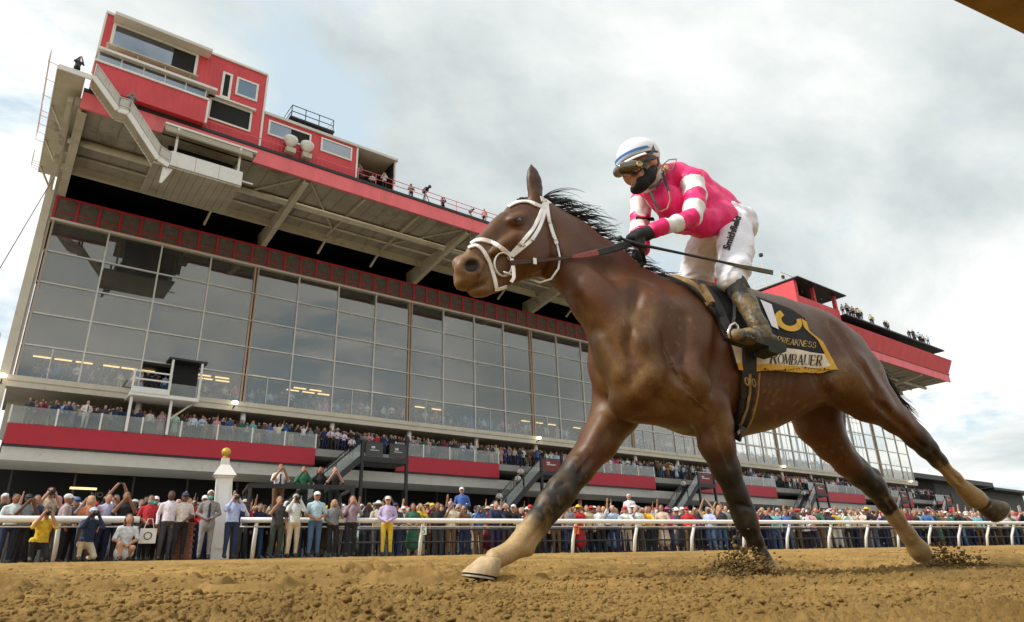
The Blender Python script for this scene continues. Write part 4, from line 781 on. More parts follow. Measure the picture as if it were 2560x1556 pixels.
# ------------------------------------------------------------------ hooves, mane, tail
m_hoof = mat('hoof_horn', (0.42, 0.31, 0.18), rough=0.55, var=0.25, scale=30, stretch=(1, 1, 0.2), dirt=(0.30, 0.20, 0.09), dirt_amt=0.25, bump=0.2, bscale=90)
m_sole = mat('hoof_sole', (0.05, 0.038, 0.022), rough=0.9, var=0.4, scale=40, bump=0.5, bscale=60)
m_shoe = mat('horseshoe_metal', (0.38, 0.34, 0.27), rough=0.5, metal=0.6, var=0.2, scale=40)
m_hair = mat('black_horsehair', (0.010, 0.008, 0.007), rough=0.45, spec=0.4)
def hoof(top, toe, heel, l, rt, rb, wid, m_h=None):
    """A hoof lofted from the coronet ring to the ground ring; toe and heel are the ends of the sole."""
    T, A, B = H(*top, l), H(*toe, l), H(*heel, l); c = (A + B) / 2; ax = (A - B); L = np.linalg.norm(ax); ax /= L
    n = 28; lat = RN; rings = []
    for f, (cc, a, w) in enumerate(((lerp(T, c, -0.14), rt * 0.9, wid * 0.74), (T, rt, wid * 0.82), (lerp(T, c, 0.12), rt * 1.06, wid * 0.90), (lerp(T, c, 0.85), L / 2, wid), (c, L / 2 * 1.0, wid * 1.0))):
        rings.append([cc + ax * math.cos(t) * a * (1.0 if math.cos(t) > 0 else 0.86) + lat * math.sin(t) * w for t in [2 * math.pi * k / n for k in range(n)]])
    mb = MB(); vs = [v for r in rings for v in r]; fs = [(i * n + k, i * n + (k + 1) % n, (i + 1) * n + (k + 1) % n, (i + 1) * n + k) for i in range(len(rings) - 1) for k in range(n)]
    fs.append(tuple(range(n))); mb.add(vs, fs); h_ = child(mb.build('hoof', m_h or m_hoof, None, True), horse)
    nd = np.cross(ax, lat); nd /= np.linalg.norm(nd); nd = nd if (c - T) @ nd > 0 else -nd
    sb = MB(); e = [c + nd * 0.004 + ax * math.cos(t) * L / 2 * (0.93 if math.cos(t) > 0 else 0.80) + lat * math.sin(t) * wid * 0.9 for t in [2 * math.pi * k / n for k in range(n)]]
    e2 = [c - nd * 0.012 + ax * math.cos(t) * L / 2 * 0.66 + lat * math.sin(t) * wid * 0.62 for t in [2 * math.pi * k / n for k in range(n)]]
    sb.add(e + e2, [(k, (k + 1) % n, n + (k + 1) % n, n + k) for k in range(n)] + [tuple(range(n, 2 * n))]); so = child(sb.build('sole', m_sole), horse); so.parent = h_; so.matrix_parent_inverse = Matrix()
    sh = MB(); arc = [2 * math.pi * k / n for k in range(-10, 11)]
    P = [c + nd * 0.006 + ax * math.cos(t) * L / 2 * (1.0 if math.cos(t) > 0 else 0.86) * 0.96 + lat * math.sin(t) * wid * 0.95 for t in arc]
    Q_ = [c + nd * 0.006 + ax * math.cos(t) * L / 2 * 0.78 + lat * math.sin(t) * wid * 0.74 for t in arc]; m_ = len(arc)
    sh.add(P + Q_ + [p + nd * 0.007 for p in P] + [q + nd * 0.007 for q in Q_], [(i, i + 1, m_ + i + 1, m_ + i) for i in range(m_ - 1)] + [(2 * m_ + i, 3 * m_ + i, 3 * m_ + i + 1, 2 * m_ + i + 1) for i in range(m_ - 1)] + [(i, 2 * m_ + i, 2 * m_ + i + 1, i + 1) for i in range(m_ - 1)] + [(m_ + i, m_ + i + 1, 3 * m_ + i + 1, 3 * m_ + i) for i in range(m_ - 1)])
    ho = sh.build('horseshoe', m_shoe, h_)
    return h_
hoof((1226, 1401), (1156, 1431), (1246, 1446), -0.17, 0.052, 0, 0.066)
hoof((2464, 1262), (2486, 1303), (2503, 1252), 0.17, 0.048, 0, 0.060, mat('dark_hoof', (0.07, 0.052, 0.03), rough=0.6, var=0.4, scale=30, dirt=(0.26, 0.17, 0.07), dirt_amt=0.2))
hoof((1930, 1432), (1915, 1462), (1968, 1458), 0.12, 0.04, 0, 0.055)
hoof((2314, 1398), (2300, 1425), (2352, 1424), -0.16, 0.04, 0, 0.055)
def strands(name, roots, parent, r0=0.0022, seed=1):
    """Tapered locks of hair: roots = [(start, list of step vectors)]."""
    mb = MB(); rr = random.Random(seed)
    for p, steps in roots:
        pts = [Vector(p)]
        for st in steps: pts.append(pts[-1] + Vector(st))
        mb.tube(pts, [r0 * (1 - 0.85 * i / (len(pts) - 1)) for i in range(len(pts))], 4, False)
    return child(mb.build(name, m_hair, None, True), parent)
rr = random.Random(5); R_ = []
crest = [(1342, 500), (1368, 512), (1400, 533), (1430, 556), (1465, 580), (1500, 604), (1540, 634), (1575, 660), (1610, 682), (1645, 697)]
for c_ in range(90):                                  # the mane blown back in locks that gather towards their tips
    f = (c_ + rr.uniform(-.4, .4)) / 90 * (len(crest) - 1.001); f = min(max(f, 0), len(crest) - 1.01)
    wind = 1.0 if f < 3.0 else (0.75 if f < 6 else 0.5); ln = rr.uniform(0.13, 0.29) * (0.5 + 0.5 * wind); a0 = rr.uniform(0.15, 0.9) * wind - (0.2 if wind < 0.6 else 0); la = rr.uniform(-0.3, 0.2); ph_ = rr.uniform(0, 6)
    for j in range(6):
        g = min(max(f + rr.uniform(-.16, .16), 0), len(crest) - 1.01); i0 = int(g); t = g - i0
        p = H(lerp(crest[i0][0], crest[i0 + 1][0], t), lerp(crest[i0][1], crest[i0 + 1][1], t) + 9, rr.uniform(-0.016, 0.016)); n = 9; st = []; l2 = ln * rr.uniform(0.6, 1.08); dj = f - g; fr = rr.uniform(-.5, .5)
        for k in range(n):
            q = k / (n - 1); up = a0 * (1 - 1.3 * q) + 0.30 * math.sin(3.4 * q + ph_) * q + fr * q * q
            d = RU * (0.55 + 0.75 * q + dj * 1.3 * (1 - q)) + np.array([0, 0, up]) - RN * la * 0.6; d /= np.linalg.norm(d); st.append(d * l2 / n)
        R_.append((p, st))
strands('mane', R_, horse, 0.0036)
R_ = []
for i in range(70):
    p = H(rr.uniform(1296, 1336), rr.uniform(498, 512), rr.uniform(-0.03, 0.03)); st = []
    for k in range(5): st.append((RU * 0.012 * (1 if rr.random() > .3 else -.3) + np.array([0, 0, 0.008 - 0.004 * k]) + RN * rr.uniform(-.006, .006)))
    R_.append((p, st))
strands('forelock', R_, horse, 0.003, 3)
R_ = []
for i in range(260):                                # tail streaming behind the near hind leg
    s0 = H(2150 + rr.uniform(-8, 8), 858 + rr.uniform(-8, 10), rr.uniform(-0.06, -0.01)); n = 9; st = []; sp = rr.uniform(-1, 1); ln = rr.uniform(0.25, 0.62)
    for k in range(n):
        q = k / (n - 1); d = RU * (0.50 + 0.25 * sp * q + (0.45 * q * q if sp > 0.4 else 0.1 * q)) + np.array([0, 0, -0.75 - 0.2 * q + 0.5 * q * q * max(0, sp)]) - RN * 0.05 * sp; d /= np.linalg.norm(d); st.append(d * ln / n)
    R_.append((s0, st))
strands('tail', R_, horse, 0.005, 4)

# ------------------------------------------------------------------ straps laid on the skin
def resample(P, n):
    P = np.array(P); d = np.r_[0, np.cumsum(np.linalg.norm(np.diff(P, axis=0), axis=1))]; t = np.linspace(0, d[-1], n)
    return np.stack([np.interp(t, d, P[:, i]) for i in range(P.shape[1])], 1)
def ribbon(P, Nn, width, thick):
    """A flat strap through points P with normals Nn; returns vertices and faces."""
    P = np.array(P); n = len(P); W = width if np.ndim(width) else np.full(n, width); vs = []
    for i in range(n):
        t = P[min(i + 1, n - 1)] - P[max(i - 1, 0)]; t /= np.linalg.norm(t) + 1e-9; nn = Nn[i] - (Nn[i] @ t) * t; nn /= np.linalg.norm(nn) + 1e-9; s = np.cross(t, nn)
        for a, b in ((-1, 0), (-0.8, 1), (0.8, 1), (1, 0)): vs.append(P[i] + s * a * W[i] / 2 + nn * b * thick)
    fs = [(i * 4 + k, i * 4 + (k + 1) % 4, (i + 1) * 4 + (k + 1) % 4, (i + 1) * 4 + k) for i in range(n - 1) for k in range(4)]
    fs += [(0, 1, 2, 3), tuple(4 * (n - 1) + k for k in (3, 2, 1, 0))]
    return vs, fs
def strap(name, pts, wpx, m, parent, lift=0.003, thick=0.005, bvh=None, n=None, own=False):
    bvh = bvh or hbvh; q = resample(pts, n or max(6, int(sum(math.dist(a, b) for a, b in zip(pts[:-1], pts[1:])) / 6))); P = []; Nn = []
    for x, y in q:
        p, nn = skin(bvh, x, y); P.append(p + nn * lift); Nn.append(nn)
    P = np.array(P)
    for _ in range(2): P[1:-1] = P[1:-1] * 0.5 + (P[:-2] + P[2:]) * 0.25
    mb = MB(); mb.add(*ribbon(P, Nn, wpx * px(P[len(P) // 2]), thick)); return child(mb.build(name, m, None, False), parent)
def free_strap(name, pts, wpx, m, parent, thick=0.004, facing=0.3):
    q = resample([tuple(H(*p)) for p in pts], 26); d = np.array([p / np.linalg.norm(p) for p in q]); Nn = -d + np.array([0, 0, facing]); Nn /= np.linalg.norm(Nn, axis=1)[:, None]
    W = np.interp(np.linspace(0, 1, len(q)), np.linspace(0, 1, len(wpx)), wpx) * px(q[len(q) // 2]) if np.ndim(wpx) else wpx * px(q[0])
    mb = MB(); mb.add(*ribbon(q, Nn, W, thick)); return child(mb.build(name, m, None, False), parent)
m_wht = mat('white_strap', (0.84, 0.83, 0.82), rough=0.5, var=0.06, scale=40, dirt=(0.40, 0.28, 0.12), dirt_amt=0.08)
m_brn = mat('brown_leather', (0.055, 0.022, 0.013), rough=0.5, var=0.25, scale=60)
m_rubber = mat('dark_rubber_grip', (0.035, 0.036, 0.04), rough=0.8, var=0.2, scale=80, bump=0.5, bscale=200)
m_red = mat('worn_red_rein', (0.26, 0.075, 0.065), rough=0.7, var=0.25, scale=50)
m_steel = mat('bit_steel', (0.62, 0.58, 0.50), rough=0.25, metal=0.9, var=0.1)
m_blk = mat('black_leather', (0.013, 0.012, 0.011), rough=0.55, var=0.3, scale=40, dirt=(0.16, 0.11, 0.05), dirt_amt=0.02)
bridle = empty('bridle', tuple(H(1320, 600)), 'white strap bridle with noseband and steel bit on the horse\'s head', 'bridle')
strap('cheekpiece', [(1360, 502), (1350, 540), (1332, 574), (1308, 604), (1284, 630), (1268, 648)], 10, m_wht, bridle)
strap('cheekpiece', [(1364, 512), (1358, 545), (1346, 575), (1330, 600), (1308, 620), (1280, 642)], 10, m_wht, bridle)
strap('browband', [(1272, 520), (1286, 510), (1305, 505), (1326, 507), (1346, 515), (1360, 522)], 11, m_wht, bridle, 0.004)
strap('crownpiece', [(1350, 498), (1362, 502), (1374, 512)], 14, m_wht, bridle, 0.004)
strap('noseband', [(1178, 611), (1190, 602), (1208, 600), (1232, 608), (1255, 622), (1276, 640)], 13, m_wht, bridle)
strap('drop_strap', [(1172, 622), (1190, 613), (1205, 624), (1217, 642), (1227, 668), (1236, 698), (1240, 720)], 11, m_wht, bridle, 0.004)
strap('chin_strap', [(1236, 724), (1250, 722), (1264, 716)], 9, m_wht, bridle, 0.003)
strap('throatlatch', [(1366, 510), (1370, 545), (1382, 585), (1393, 612)], 10, m_wht, bridle, 0.004)
mb = MB(); mb.tube([H(*p) for p in ((1393, 612, .085), (1400, 645, .10), (1396, 672, .10), (1378, 698, .08), (1350, 707, .04), (1326, 698, .0))], 0.005, 6); child(mb.build('throatlatch_end', m_wht, None, True), bridle)
for x, y in ((1372, 556), (1330, 601), (1308, 614), (1300, 612), (1388, 600)):
    p, nn = skin(hbvh, x, y); q = MB(); q.lathe(p + nn * 0.007, [(0.008, 0), (0.009, 0.003), (0.006, 0.006)], 8, nn); child(q.build('buckle', m_steel, None), bridle)
cB, nB = skin(hbvh, 1255, 664); nB = nB / np.linalg.norm(nB); e1 = np.cross(nB, [0, 0, 1.]); e1 /= np.linalg.norm(e1); e2 = np.cross(nB, e1)
mb = MB(); mb.tube([cB + nB * 0.016 + (e1 * math.cos(t) * 0.040 + e2 * math.sin(t) * 0.052) for t in [math.pi * 2 * k / 20 for k in range(21)]], 0.006, 8, False); child(mb.build('bit_ring', m_steel, None, True), bridle)
mb = MB(); mb.tube([cB + nB * 0.014 + e2 * 0.03, H(1262, 682, .07), H(1284, 688, .07)], 0.006, 8); child(mb.build('bit_bar', m_steel, None, True), bridle)
free_strap('bit_loop', [(1279, 648, .085), (1284, 672, .085), (1285, 695, .08), (1278, 706, .07)], 9, m_wht, bridle)
reins = empty('rein', tuple(H(1400, 650, .1)), 'brown leather rein with black rubber grip running to the jockey\'s glove', 'rein')
free_strap('leather_rein', [(1276, 658, .088), (1340, 653, .105), (1400, 647, .12), (1432, 642, .13)], [14, 13, 9, 10], m_brn, reins)
free_strap('red_section', [(1430, 643, .13), (1465, 638, .14), (1497, 631, .15)], [9, 15, 17], m_red, reins)
free_strap('rubber_grip', [(1495, 632, .15), (1535, 622, .16), (1592, 604, .17)], [17, 20, 20], m_rubber, reins)
free_strap('rein_end', [(1594, 612, .16), (1607, 632, .12), (1612, 655, .08), (1600, 672, .05)], [9, 9, 9], m_blk, reins)
p, nn = H(1336, 654, .108), -ray(1336, 654); mb = MB(); mb.frame(p, RU, (0, 0, 1), RN, -0.008, 0.008, -0.014, 0.014, 0, 0.006); child(mb.build('buckle', m_steel, None), reins)

# ------------------------------------------------------------------ saddle cloth
top_ = [(1742, 716), (1800, 722), (1860, 738), (1920, 757), (1975, 777), (2008, 800)]
bot_ = [(1836, 926), (1872, 929), (1920, 927), (1972, 930), (2034, 934), (2090, 930)]
rgt_ = [(2008, 800), (2016, 832), (2048, 857), (2066, 890), (2090, 930)]
lft_ = [(1742, 716), (1782, 780), (1815, 840), (1836, 926)]
def cpx(s, t):
    T, B, Rr, L = [resample(q, 41) for q in (top_, bot_, rgt_, lft_)]; g = lambda A, v: np.array([np.interp(v * 40, range(41), A[:, 0]), np.interp(v * 40, range(41), A[:, 1])])
    return (1 - t) * g(T, s) + t * g(B, s) + (1 - s) * g(L, t) + s * g(Rr, t) - ((1 - s) * (1 - t) * T[0] + s * (1 - t) * T[-1] + (1 - s) * t * B[0] + s * t * B[-1])
nS, nT = 56, 40; CP = np.zeros((nS + 1, nT + 1, 3))
for i in range(nS + 1):
    for j in range(nT + 1):
        s, t = i / nS, j / nT; p, nn = skin(hbvh, *cpx(s, t))
        CP[i, j] = p + nn * (0.010 + 0.012 * t * t + 0.005 * math.sin(s * 19 + 2 * t) * t + 0.006 * math.sin(s * 7 + 5 * t) * t)
for _ in range(3): CP[1:-1, 1:-1] = 0.4 * CP[1:-1, 1:-1] + 0.15 * (CP[:-2, 1:-1] + CP[2:, 1:-1] + CP[1:-1, :-2] + CP[1:-1, 2:])
_idx = np.arange((nS + 1) * (nT + 1)).reshape(nS + 1, nT + 1); _cf = np.stack([_idx[:-1, :-1], _idx[:-1, 1:], _idx[1:, 1:], _idx[1:, :-1]], -1).reshape(-1, 4)
m_cloth = mat('black_saddle_cloth', (0.012, 0.012, 0.012), rough=0.85, var=0.3, scale=30, bump=0.3, bscale=400)
m_yel = mat('yellow_trim', (0.62, 0.36, 0.035), rough=0.75, var=0.15, scale=30, dirt=(0.33, 0.20, 0.06), dirt_amt=0.16)
m_crm = mat('cream_name_panel', (0.74, 0.67, 0.55), rough=0.8, var=0.12, scale=20, dirt=(0.46, 0.35, 0.18), dirt_amt=0.14)
m_ink = mat('black_lettering', (0.02, 0.017, 0.014), rough=0.8)
m_gold = mat('gold_lettering', (0.55, 0.38, 0.10), rough=0.7, var=0.15, scale=60)
m_whc = mat('white_number_cloth', (0.74, 0.74, 0.78), rough=0.8, var=0.06, scale=20, dirt=(0.4, 0.33, 0.2), dirt_amt=0.08)
cloth = tag(link('saddle_cloth', mesh_np('saddle_cloth', CP.reshape(-1, 3), _cf, [m_cloth])), 'black saddle cloth with yellow border, cream name strip and yellow number on the horse', 'saddle cloth')
_tk = cloth.modifiers.new('thickness', 'SOLIDIFY'); _tk.thickness = 0.005; _tk.offset = 0
cbvh = BVHTree.FromPolygons([Vector(v) for v in CP.reshape(-1, 3)], [tuple(q) for q in _cf])
def decal_grid(name, quad, m, nu, nv, lift, parent=cloth):
    """A cloth patch whose four photograph corners are given, laid on the saddle cloth."""
    a, b, c, d = [np.array(q, float) for q in quad]; V = []
    for i in range(nu + 1):
        for j in range(nv + 1):
            u, v = i / nu, j / nv; q = (1 - u) * (1 - v) * a + u * (1 - v) * b + u * v * c + (1 - u) * v * d; p, nn = skin(cbvh, *q); V.append(p + nn * lift)
    ix = np.arange((nu + 1) * (nv + 1)).reshape(nu + 1, nv + 1); F = np.stack([ix[:-1, :-1], ix[:-1, 1:], ix[1:, 1:], ix[1:, :-1]], -1).reshape(-1, 4)
    return child(link(name, mesh_np(name, np.array(V), F, [m])), parent)
def st_grid(name, s0, s1, t0, t1, m, nu, nv, lift):
    V = []
    for i in range(nu + 1):
        for j in range(nv + 1):
            s, t = lerp(s0, s1, i / nu) * nS, lerp(t0, t1, j / nv) * nT; i0, j0 = min(int(s), nS - 1), min(int(t), nT - 1); a, b = s - i0, t - j0
            p = (1 - a) * (1 - b) * CP[i0, j0] + a * (1 - b) * CP[i0 + 1, j0] + a * b * CP[i0 + 1, j0 + 1] + (1 - a) * b * CP[i0, j0 + 1]
            nn = np.cross(CP[i0 + 1, j0] - CP[i0, j0], CP[i0, j0 + 1] - CP[i0, j0]); nn /= np.linalg.norm(nn); nn = nn if nn @ p < 0 else -nn; V.append(p + nn * lift)
    ix = np.arange((nu + 1) * (nv + 1)).reshape(nu + 1, nv + 1); F = np.stack([ix[:-1, :-1], ix[:-1, 1:], ix[1:, 1:], ix[1:, :-1]], -1).reshape(-1, 4)
    return child(link(name, mesh_np(name, np.array(V), F, [m])), cloth)
st_grid('name_panel', 0.0, 0.950, 0.70, 0.93, m_crm, 50, 10, 0.004)
st_grid('border', 0.0, 1.0, 0.925, 1.0, m_yel, 50, 6, 0.0052)
st_grid('border', 0.945, 1.0, 0.06, 0.93, m_yel, 6, 40, 0.0052)
GLY = {  # strokes of a serif capital: (x0, y0, x1, y1, width); arcs: (cx, cy, rx, ry, a0, a1, thick, thin)
 'R': ([(.15, 0, .15, 1, .17), (.05, .03, .30, .03, .06), (.05, .97, .3, .97, .06), (.42, .5, .74, .03, .15), (.66, .03, .86, .03, .06), (.2, .5, .45, .5, .06), (.2, .97, .45, .97, .06)], [(.43, .735, .25, .235, -90, 90, .16)]),
 'O': ([], [(.45, .5, .36, .48, 0, 360, .15)]), 'M': ([(.14, 0, .14, 1, .08), (.03, .03, .27, .03, .06), (.03, .97, .2, .97, .06), (.16, 1, .5, .08, .15), (.84, 1, .5, .08, .07), (.86, 0, .86, 1, .16), (.74, .03, .99, .03, .06), (.82, .97, .99, .97, .06)], []),
 'B': ([(.15, 0, .15, 1, .17), (.05, .03, .42, .03, .06), (.05, .97, .4, .97, .06), (.2, .52, .42, .52, .06)], [(.4, .75, .22, .23, -90, 90, .15), (.42, .27, .27, .25, -90, 90, .16)]),
 'A': ([(.44, 1, .12, 0, .07), (.44, 1, .78, 0, .16), (.2, .32, .66, .32, .06), (.02, .03, .26, .03, .06), (.64, .03, .94, .03, .06)], []),
 'U': ([(.15, .3, .15, 1, .17), (.75, .3, .75, 1, .08), (.03, .97, .29, .97, .06), (.63, .97, .88, .97, .06)], [(.45, .3, .30, .28, 180, 360, .1)]),
 'E': ([(.15, 0, .15, 1, .17), (.05, .03, .72, .03, .07), (.05, .97, .7, .97, .07), (.2, .52, .52, .52, .06), (.71, .03, .71, .25, .07), (.68, .78, .68, .97, .07), (.52, .42, .52, .62, .06)], []),
 'P': ([(.15, 0, .15, 1, .17), (.05, .03, .30, .03, .06), (.05, .97, .3, .97, .06), (.2, .46, .45, .46, .06), (.2, .97, .45, .97, .06)], [(.43, .715, .27, .255, -90, 90, .16)]),
 'K': ([(.15, 0, .15, 1, .17), (.05, .03, .28, .03, .06), (.05, .97, .28, .97, .06), (.2, .42, .7, .97, .08), (.38, .6, .76, .03, .15), (.66, .03, .88, .03, .06), (.58, .97, .82, .97, .06)], []),
 'N': ([(.14, 0, .14, 1, .08), (.02, .03, .27, .03, .06), (.02, .97, .2, .97, .06), (.16, 1, .8, .03, .15), (.8, 0, .8, 1, .08), (.67, .97, .92, .97, .06)], []),
 'S': ([(.66, .72, .66, .95, .07), (.16, .05, .16, .3, .07)], [(.4, .74, .25, .24, 30, 260, .14), (.42, .27, .27, .25, -150, 80, .15)])}
def glyph_polys(ch):
    out = []; st, arcs = GLY[ch]
    for x0, y0, x1, y1, w in st:
        d = np.array([x1 - x0, y1 - y0]); L = np.linalg.norm(d); nrm = np.array([-d[1], d[0]]) / L * w / 2
        out.append([np.array([x0, y0]) + nrm, np.array([x0, y0]) - nrm, np.array([x1, y1]) - nrm, np.array([x1, y1]) + nrm])
    for cx, cy, rx, ry, a0, a1, w in arcs:
        n = max(6, int((a1 - a0) / 24)); 
        for k in range(n):
            q = []
            for a, f in ((a0 + (a1 - a0) * k / n, 1), (a0 + (a1 - a0) * k / n, -1), (a0 + (a1 - a0) * (k + 1) / n, -1), (a0 + (a1 - a0) * (k + 1) / n, 1)):
                t = math.radians(a); ww = w * (0.45 + 0.55 * abs(math.cos(t))); q.append(np.array([cx + (rx + f * ww / 2) * math.cos(t), cy + (ry + f * ww / 2 * 0.7) * math.sin(t)]))
            out.append(q)
    return out
def write(text, p0, p1, hpx, m, lift, slant=0.0, first=1.0, bvh=None, parent=None, name='lettering'):
    """Serif capitals set along the line p0-p1 (photograph pixels, baseline)."""
    p0, p1 = np.array(p0, float), np.array(p1, float); d = p1 - p0; L = np.linalg.norm(d); d /= L; up = np.array([d[1], -d[0]]) + d * slant; wd = [({'M': 1.02, 'I': .4}.get(c, .88)) * (first if i == 0 else 1) for i, c in enumerate(text)]; sc = L / sum(wd); x = 0
    mb = MB()
    for i, c in enumerate(text):
        hh = hpx * (first if i == 0 else 1)
        for k, poly in enumerate(glyph_polys(c)):
            vs = []
            for v in poly:
                q = p0 + d * (x + v[0] * sc * (first if i == 0 else 1)) + up * v[1] * hh; p, nn = skin(bvh or cbvh, *q); vs.append(p + nn * (lift + 0.0002 * k))
            mb.add(vs, [(0, 1, 2, 3)])
        x += wd[i] * sc
    return child(mb.build(name, m), parent or cloth)
write('ROMBAUER', (1921, 910), (2052, 915), 26, m_ink, 0.007, 0.08, 1.18)
write('PREAKNESS', (1938, 858), (2036, 872), 15, m_gold, 0.006, 0.1, 1.1)
# the big yellow figure 6, partly folded under
mb = MB(); V6 = []
for k in range(33):
    t = math.radians(222 - 262 * k / 32); th = 0.50 + 0.16 * max(0, k - 24) / 8
    for f in (1.0, th):
        u_, v_ = 36 * f * math.cos(t), 25 * f * math.sin(t); q = np.array([1968 + u_ * 0.93 - v_ * 0.3, 804 + u_ * 0.36 + v_ * 0.93]); p, nn = skin(cbvh, *q); V6.append(p + nn * 0.0075)
mb.add(V6, [(2 * i, 2 * i + 1, 2 * i + 3, 2 * i + 2) for i in range(32)]); child(mb.build('number', m_yel), cloth)
decal_grid('white_panel', ((1898, 752), (1926, 764), (1944, 826), (1926, 818)), m_whc, 8, 12, 0.0085)
rr = random.Random(11); mb = MB()                   # tiny printed marks along the yellow border
for k in range(26):
    x0 = 1900 + k * 7.2 + rr.uniform(-1, 1)
    if k % 7 == 0: continue
    ws = rr.uniform(3, 5.5); hs_ = 1.8 if k % 7 != 1 else 4.5
    y0 = 925 + 3 * math.sin(k * .3); vs = []
    for q in ((x0, y0), (x0 + ws, y0 + .2), (x0 + ws, y0 - hs_), (x0, y0 - hs_)): p, nn = skin(cbvh, *q); vs.append(p + nn * 0.0085)
    mb.add(vs, [(0, 1, 2, 3)])
child(mb.build('border_print', m_ink), cloth)

# ------------------------------------------------------------------ saddle, girth, stirrup
m_tan = mat('tan_leather', (0.30, 0.19, 0.075), rough=0.6, var=0.3, scale=30, dirt=(0.12, 0.08, 0.035), dirt_amt=0.2)
saddle = empty('saddle', tuple(H(1800, 740)), 'small black racing saddle with girth and stirrup on the horse\'s back', 'saddle')
sd = Sculpt(0.008)
for a, b, ra, rb in (((1770, 738, 0, 24), (1830, 746, 0, 17), 0, 0), ((1830, 746, 0, 17), (1890, 768, 0, 22), 0, 0), ((1800, 748, 0.04, 14), (1812, 758, 0.13, 15), 0, 0)):
    A, B = hp_(*a), hp_(*b); sd.cone(A[0], B[0], A[1], B[1], 0.03, 0, (RN, 2.2) if a[2] == 0 else None)
child(link('seat', mesh_np('saddle_seat', *sd.mesh(2), [m_blk])), saddle)
strap('front_pad', [(1672, 694), (1700, 703), (1730, 718), (1752, 740), (1770, 770)], 17, m_tan, saddle, 0.012, 0.012)
strap('front_pad_fold', [(1748, 727), (1760, 745), (1772, 768)], 16, m_tan, saddle, 0.026, 0.012)
strap('flap', [(1748, 716), (1775, 752), (1800, 795), (1826, 850)], 26, m_blk, saddle, 0.020, 0.012)
strap('withers_pad', [(1650, 694), (1680, 704), (1720, 722), (1755, 752), (1790, 800), (1815, 850)], 10, m_blk, saddle, 0.010, 0.012)
strap('girth', [(1866, 870), (1866, 930), (1860, 990), (1850, 1040), (1836, 1082)], 46, m_blk, saddle, 0.020, 0.008)
strap('girth_strap', [(1862, 935), (1862, 975), (1853, 1020), (1838, 1066), (1828, 1084)], 8, m_tan, saddle, 0.031, 0.004)
strap('girth_edge', [(1886, 932), (1882, 990), (1870, 1040), (1850, 1078)], 6, m_tan, saddle, 0.029, 0.004)
for x, y in ((1853, 952), (1868, 955)):
    p, nn = skin(hbvh, x, y); q = MB(); q.tube([p + nn * 0.034 + (RU * math.cos(t) * 0.009 + np.array([0, 0, 1]) * math.sin(t) * 0.018) for t in [math.pi * 2 * k / 12 for k in range(13)]], 0.0035, 6, False); child(q.build('girth_buckle', m_tan, None, True), saddle)
free_strap('stirrup_leather', [(1836, 760, .30), (1836, 790, .33), (1832, 815, .36)], 8, m_blk, saddle)
_st = [H(1832 + dx, 838 + dy, .40) for dx, dy in ((-9, 8), (-12, -8), (-6, -24), (4, -30), (12, -22), (14, -4), (10, 12))]
mb = MB(); mb.tube(_st, 0.006, 8); child(mb.build('stirrup_iron', m_steel, None, True), saddle)
# ------------------------------------------------------------------ the jockey
jk = empty('jockey', tuple(H(1830, 760)), 'jockey in bright pink and white silks crouched over the galloping horse', 'person')
def J(x, y, l, r): p = H(x, y, l); return (p, r * px(p))
def wrinkle(V, Q, amp, sc, seed, aniso=(1, 1, 1)):
    """Push the surface in and out by ridged noise so that cloth looks creased."""
    a = V[Q[:, 2]] - V[Q[:, 0]]; b = V[Q[:, 3]] - V[Q[:, 1]]; fn = np.cross(a, b); N_ = np.zeros_like(V)
    for k in range(4): np.add.at(N_, Q[:, k], fn)
    N_ /= np.linalg.norm(N_, axis=1)[:, None] + 1e-9
    W = V * np.array(aniso); n = 1 - np.abs(vnoise(W, sc, seed)) * 1.6 + 0.4 * vnoise(W, sc * 2.3, seed + 3)
    return V + N_ * (n * amp)[:, None]
# body: head, neck, hands, forearm skin (continuous under the clothes)
SKIN, LIP = np.array((0.50, 0.25, 0.165)), np.array((0.30, 0.10, 0.08))
bd = Sculpt(0.006)
def jc(S, pts, k=0.02, cls=0, s=None): S.chain([J(*q) for q in pts], k, cls, (RN, s) if s else None)
def je(S, x, y, l, r, k=0.015, cls=0, ax=None, cut=False):
    p = H(x, y, l); m = px(p)
    if ax is not None:
        d = H(x + ax[0], y + ax[1], l) - p; d /= np.linalg.norm(d); w = RN - (RN @ d) * d; w /= np.linalg.norm(w); A = [d, np.cross(w, d), w]
    else: A = [RU, [0, 0, 1], RN]
    S.ell(p, np.array(r) * m, A, k, cls, cut)
LH_ = 0.06                                           # the head is turned a little to the camera
je(bd, 1605, 408, LH_, (47, 50, 38), 0.02); je(bd, 1590, 436, LH_ + .01, (30, 36, 30), 0.02, 0, (0.5, 1))
je(bd, 1570, 434, LH_ + .035, (9, 13, 8), 0.012, 0, (0.3, 1)); je(bd, 1572, 441, LH_ + .035, (7, 6, 9), 0.008)            # nose
je(bd, 1585, 452, LH_ + .03, (11, 5, 10), 0.008, 0, (1, .25)); je(bd, 1588, 461, LH_ + .03, (11, 6, 10), 0.008, 0, (1, .25)); je(bd, 1586, 456.5, LH_ + .055, (10, 2.2, 8), 0.004, 0, (1, .25), True)
je(bd, 1596, 470, LH_ + .02, (16, 11, 16), 0.02)
je(bd, 1606, 438, LH_ + .06, (16, 14, 9), 0.015)                                                                           # cheek
je(bd, 1631, 404, LH_ + .075, (9, 15, 6), 0.006, 0, (0.2, 1)); je(bd, 1630, 404, LH_ + .09, (5, 9, 4), 0.004, 0, (0.2, 1), True)   # ear
jc(bd, [(1615, 430, LH_, 30), (1648, 458, .02, 32), (1668, 480, .0, 40)], 0.03)
jc(bd, [(1690, 500, 0, 44), (1760, 530, 0, 44), (1830, 562, 0, 40)], 0.04)                                                # trunk under the silks
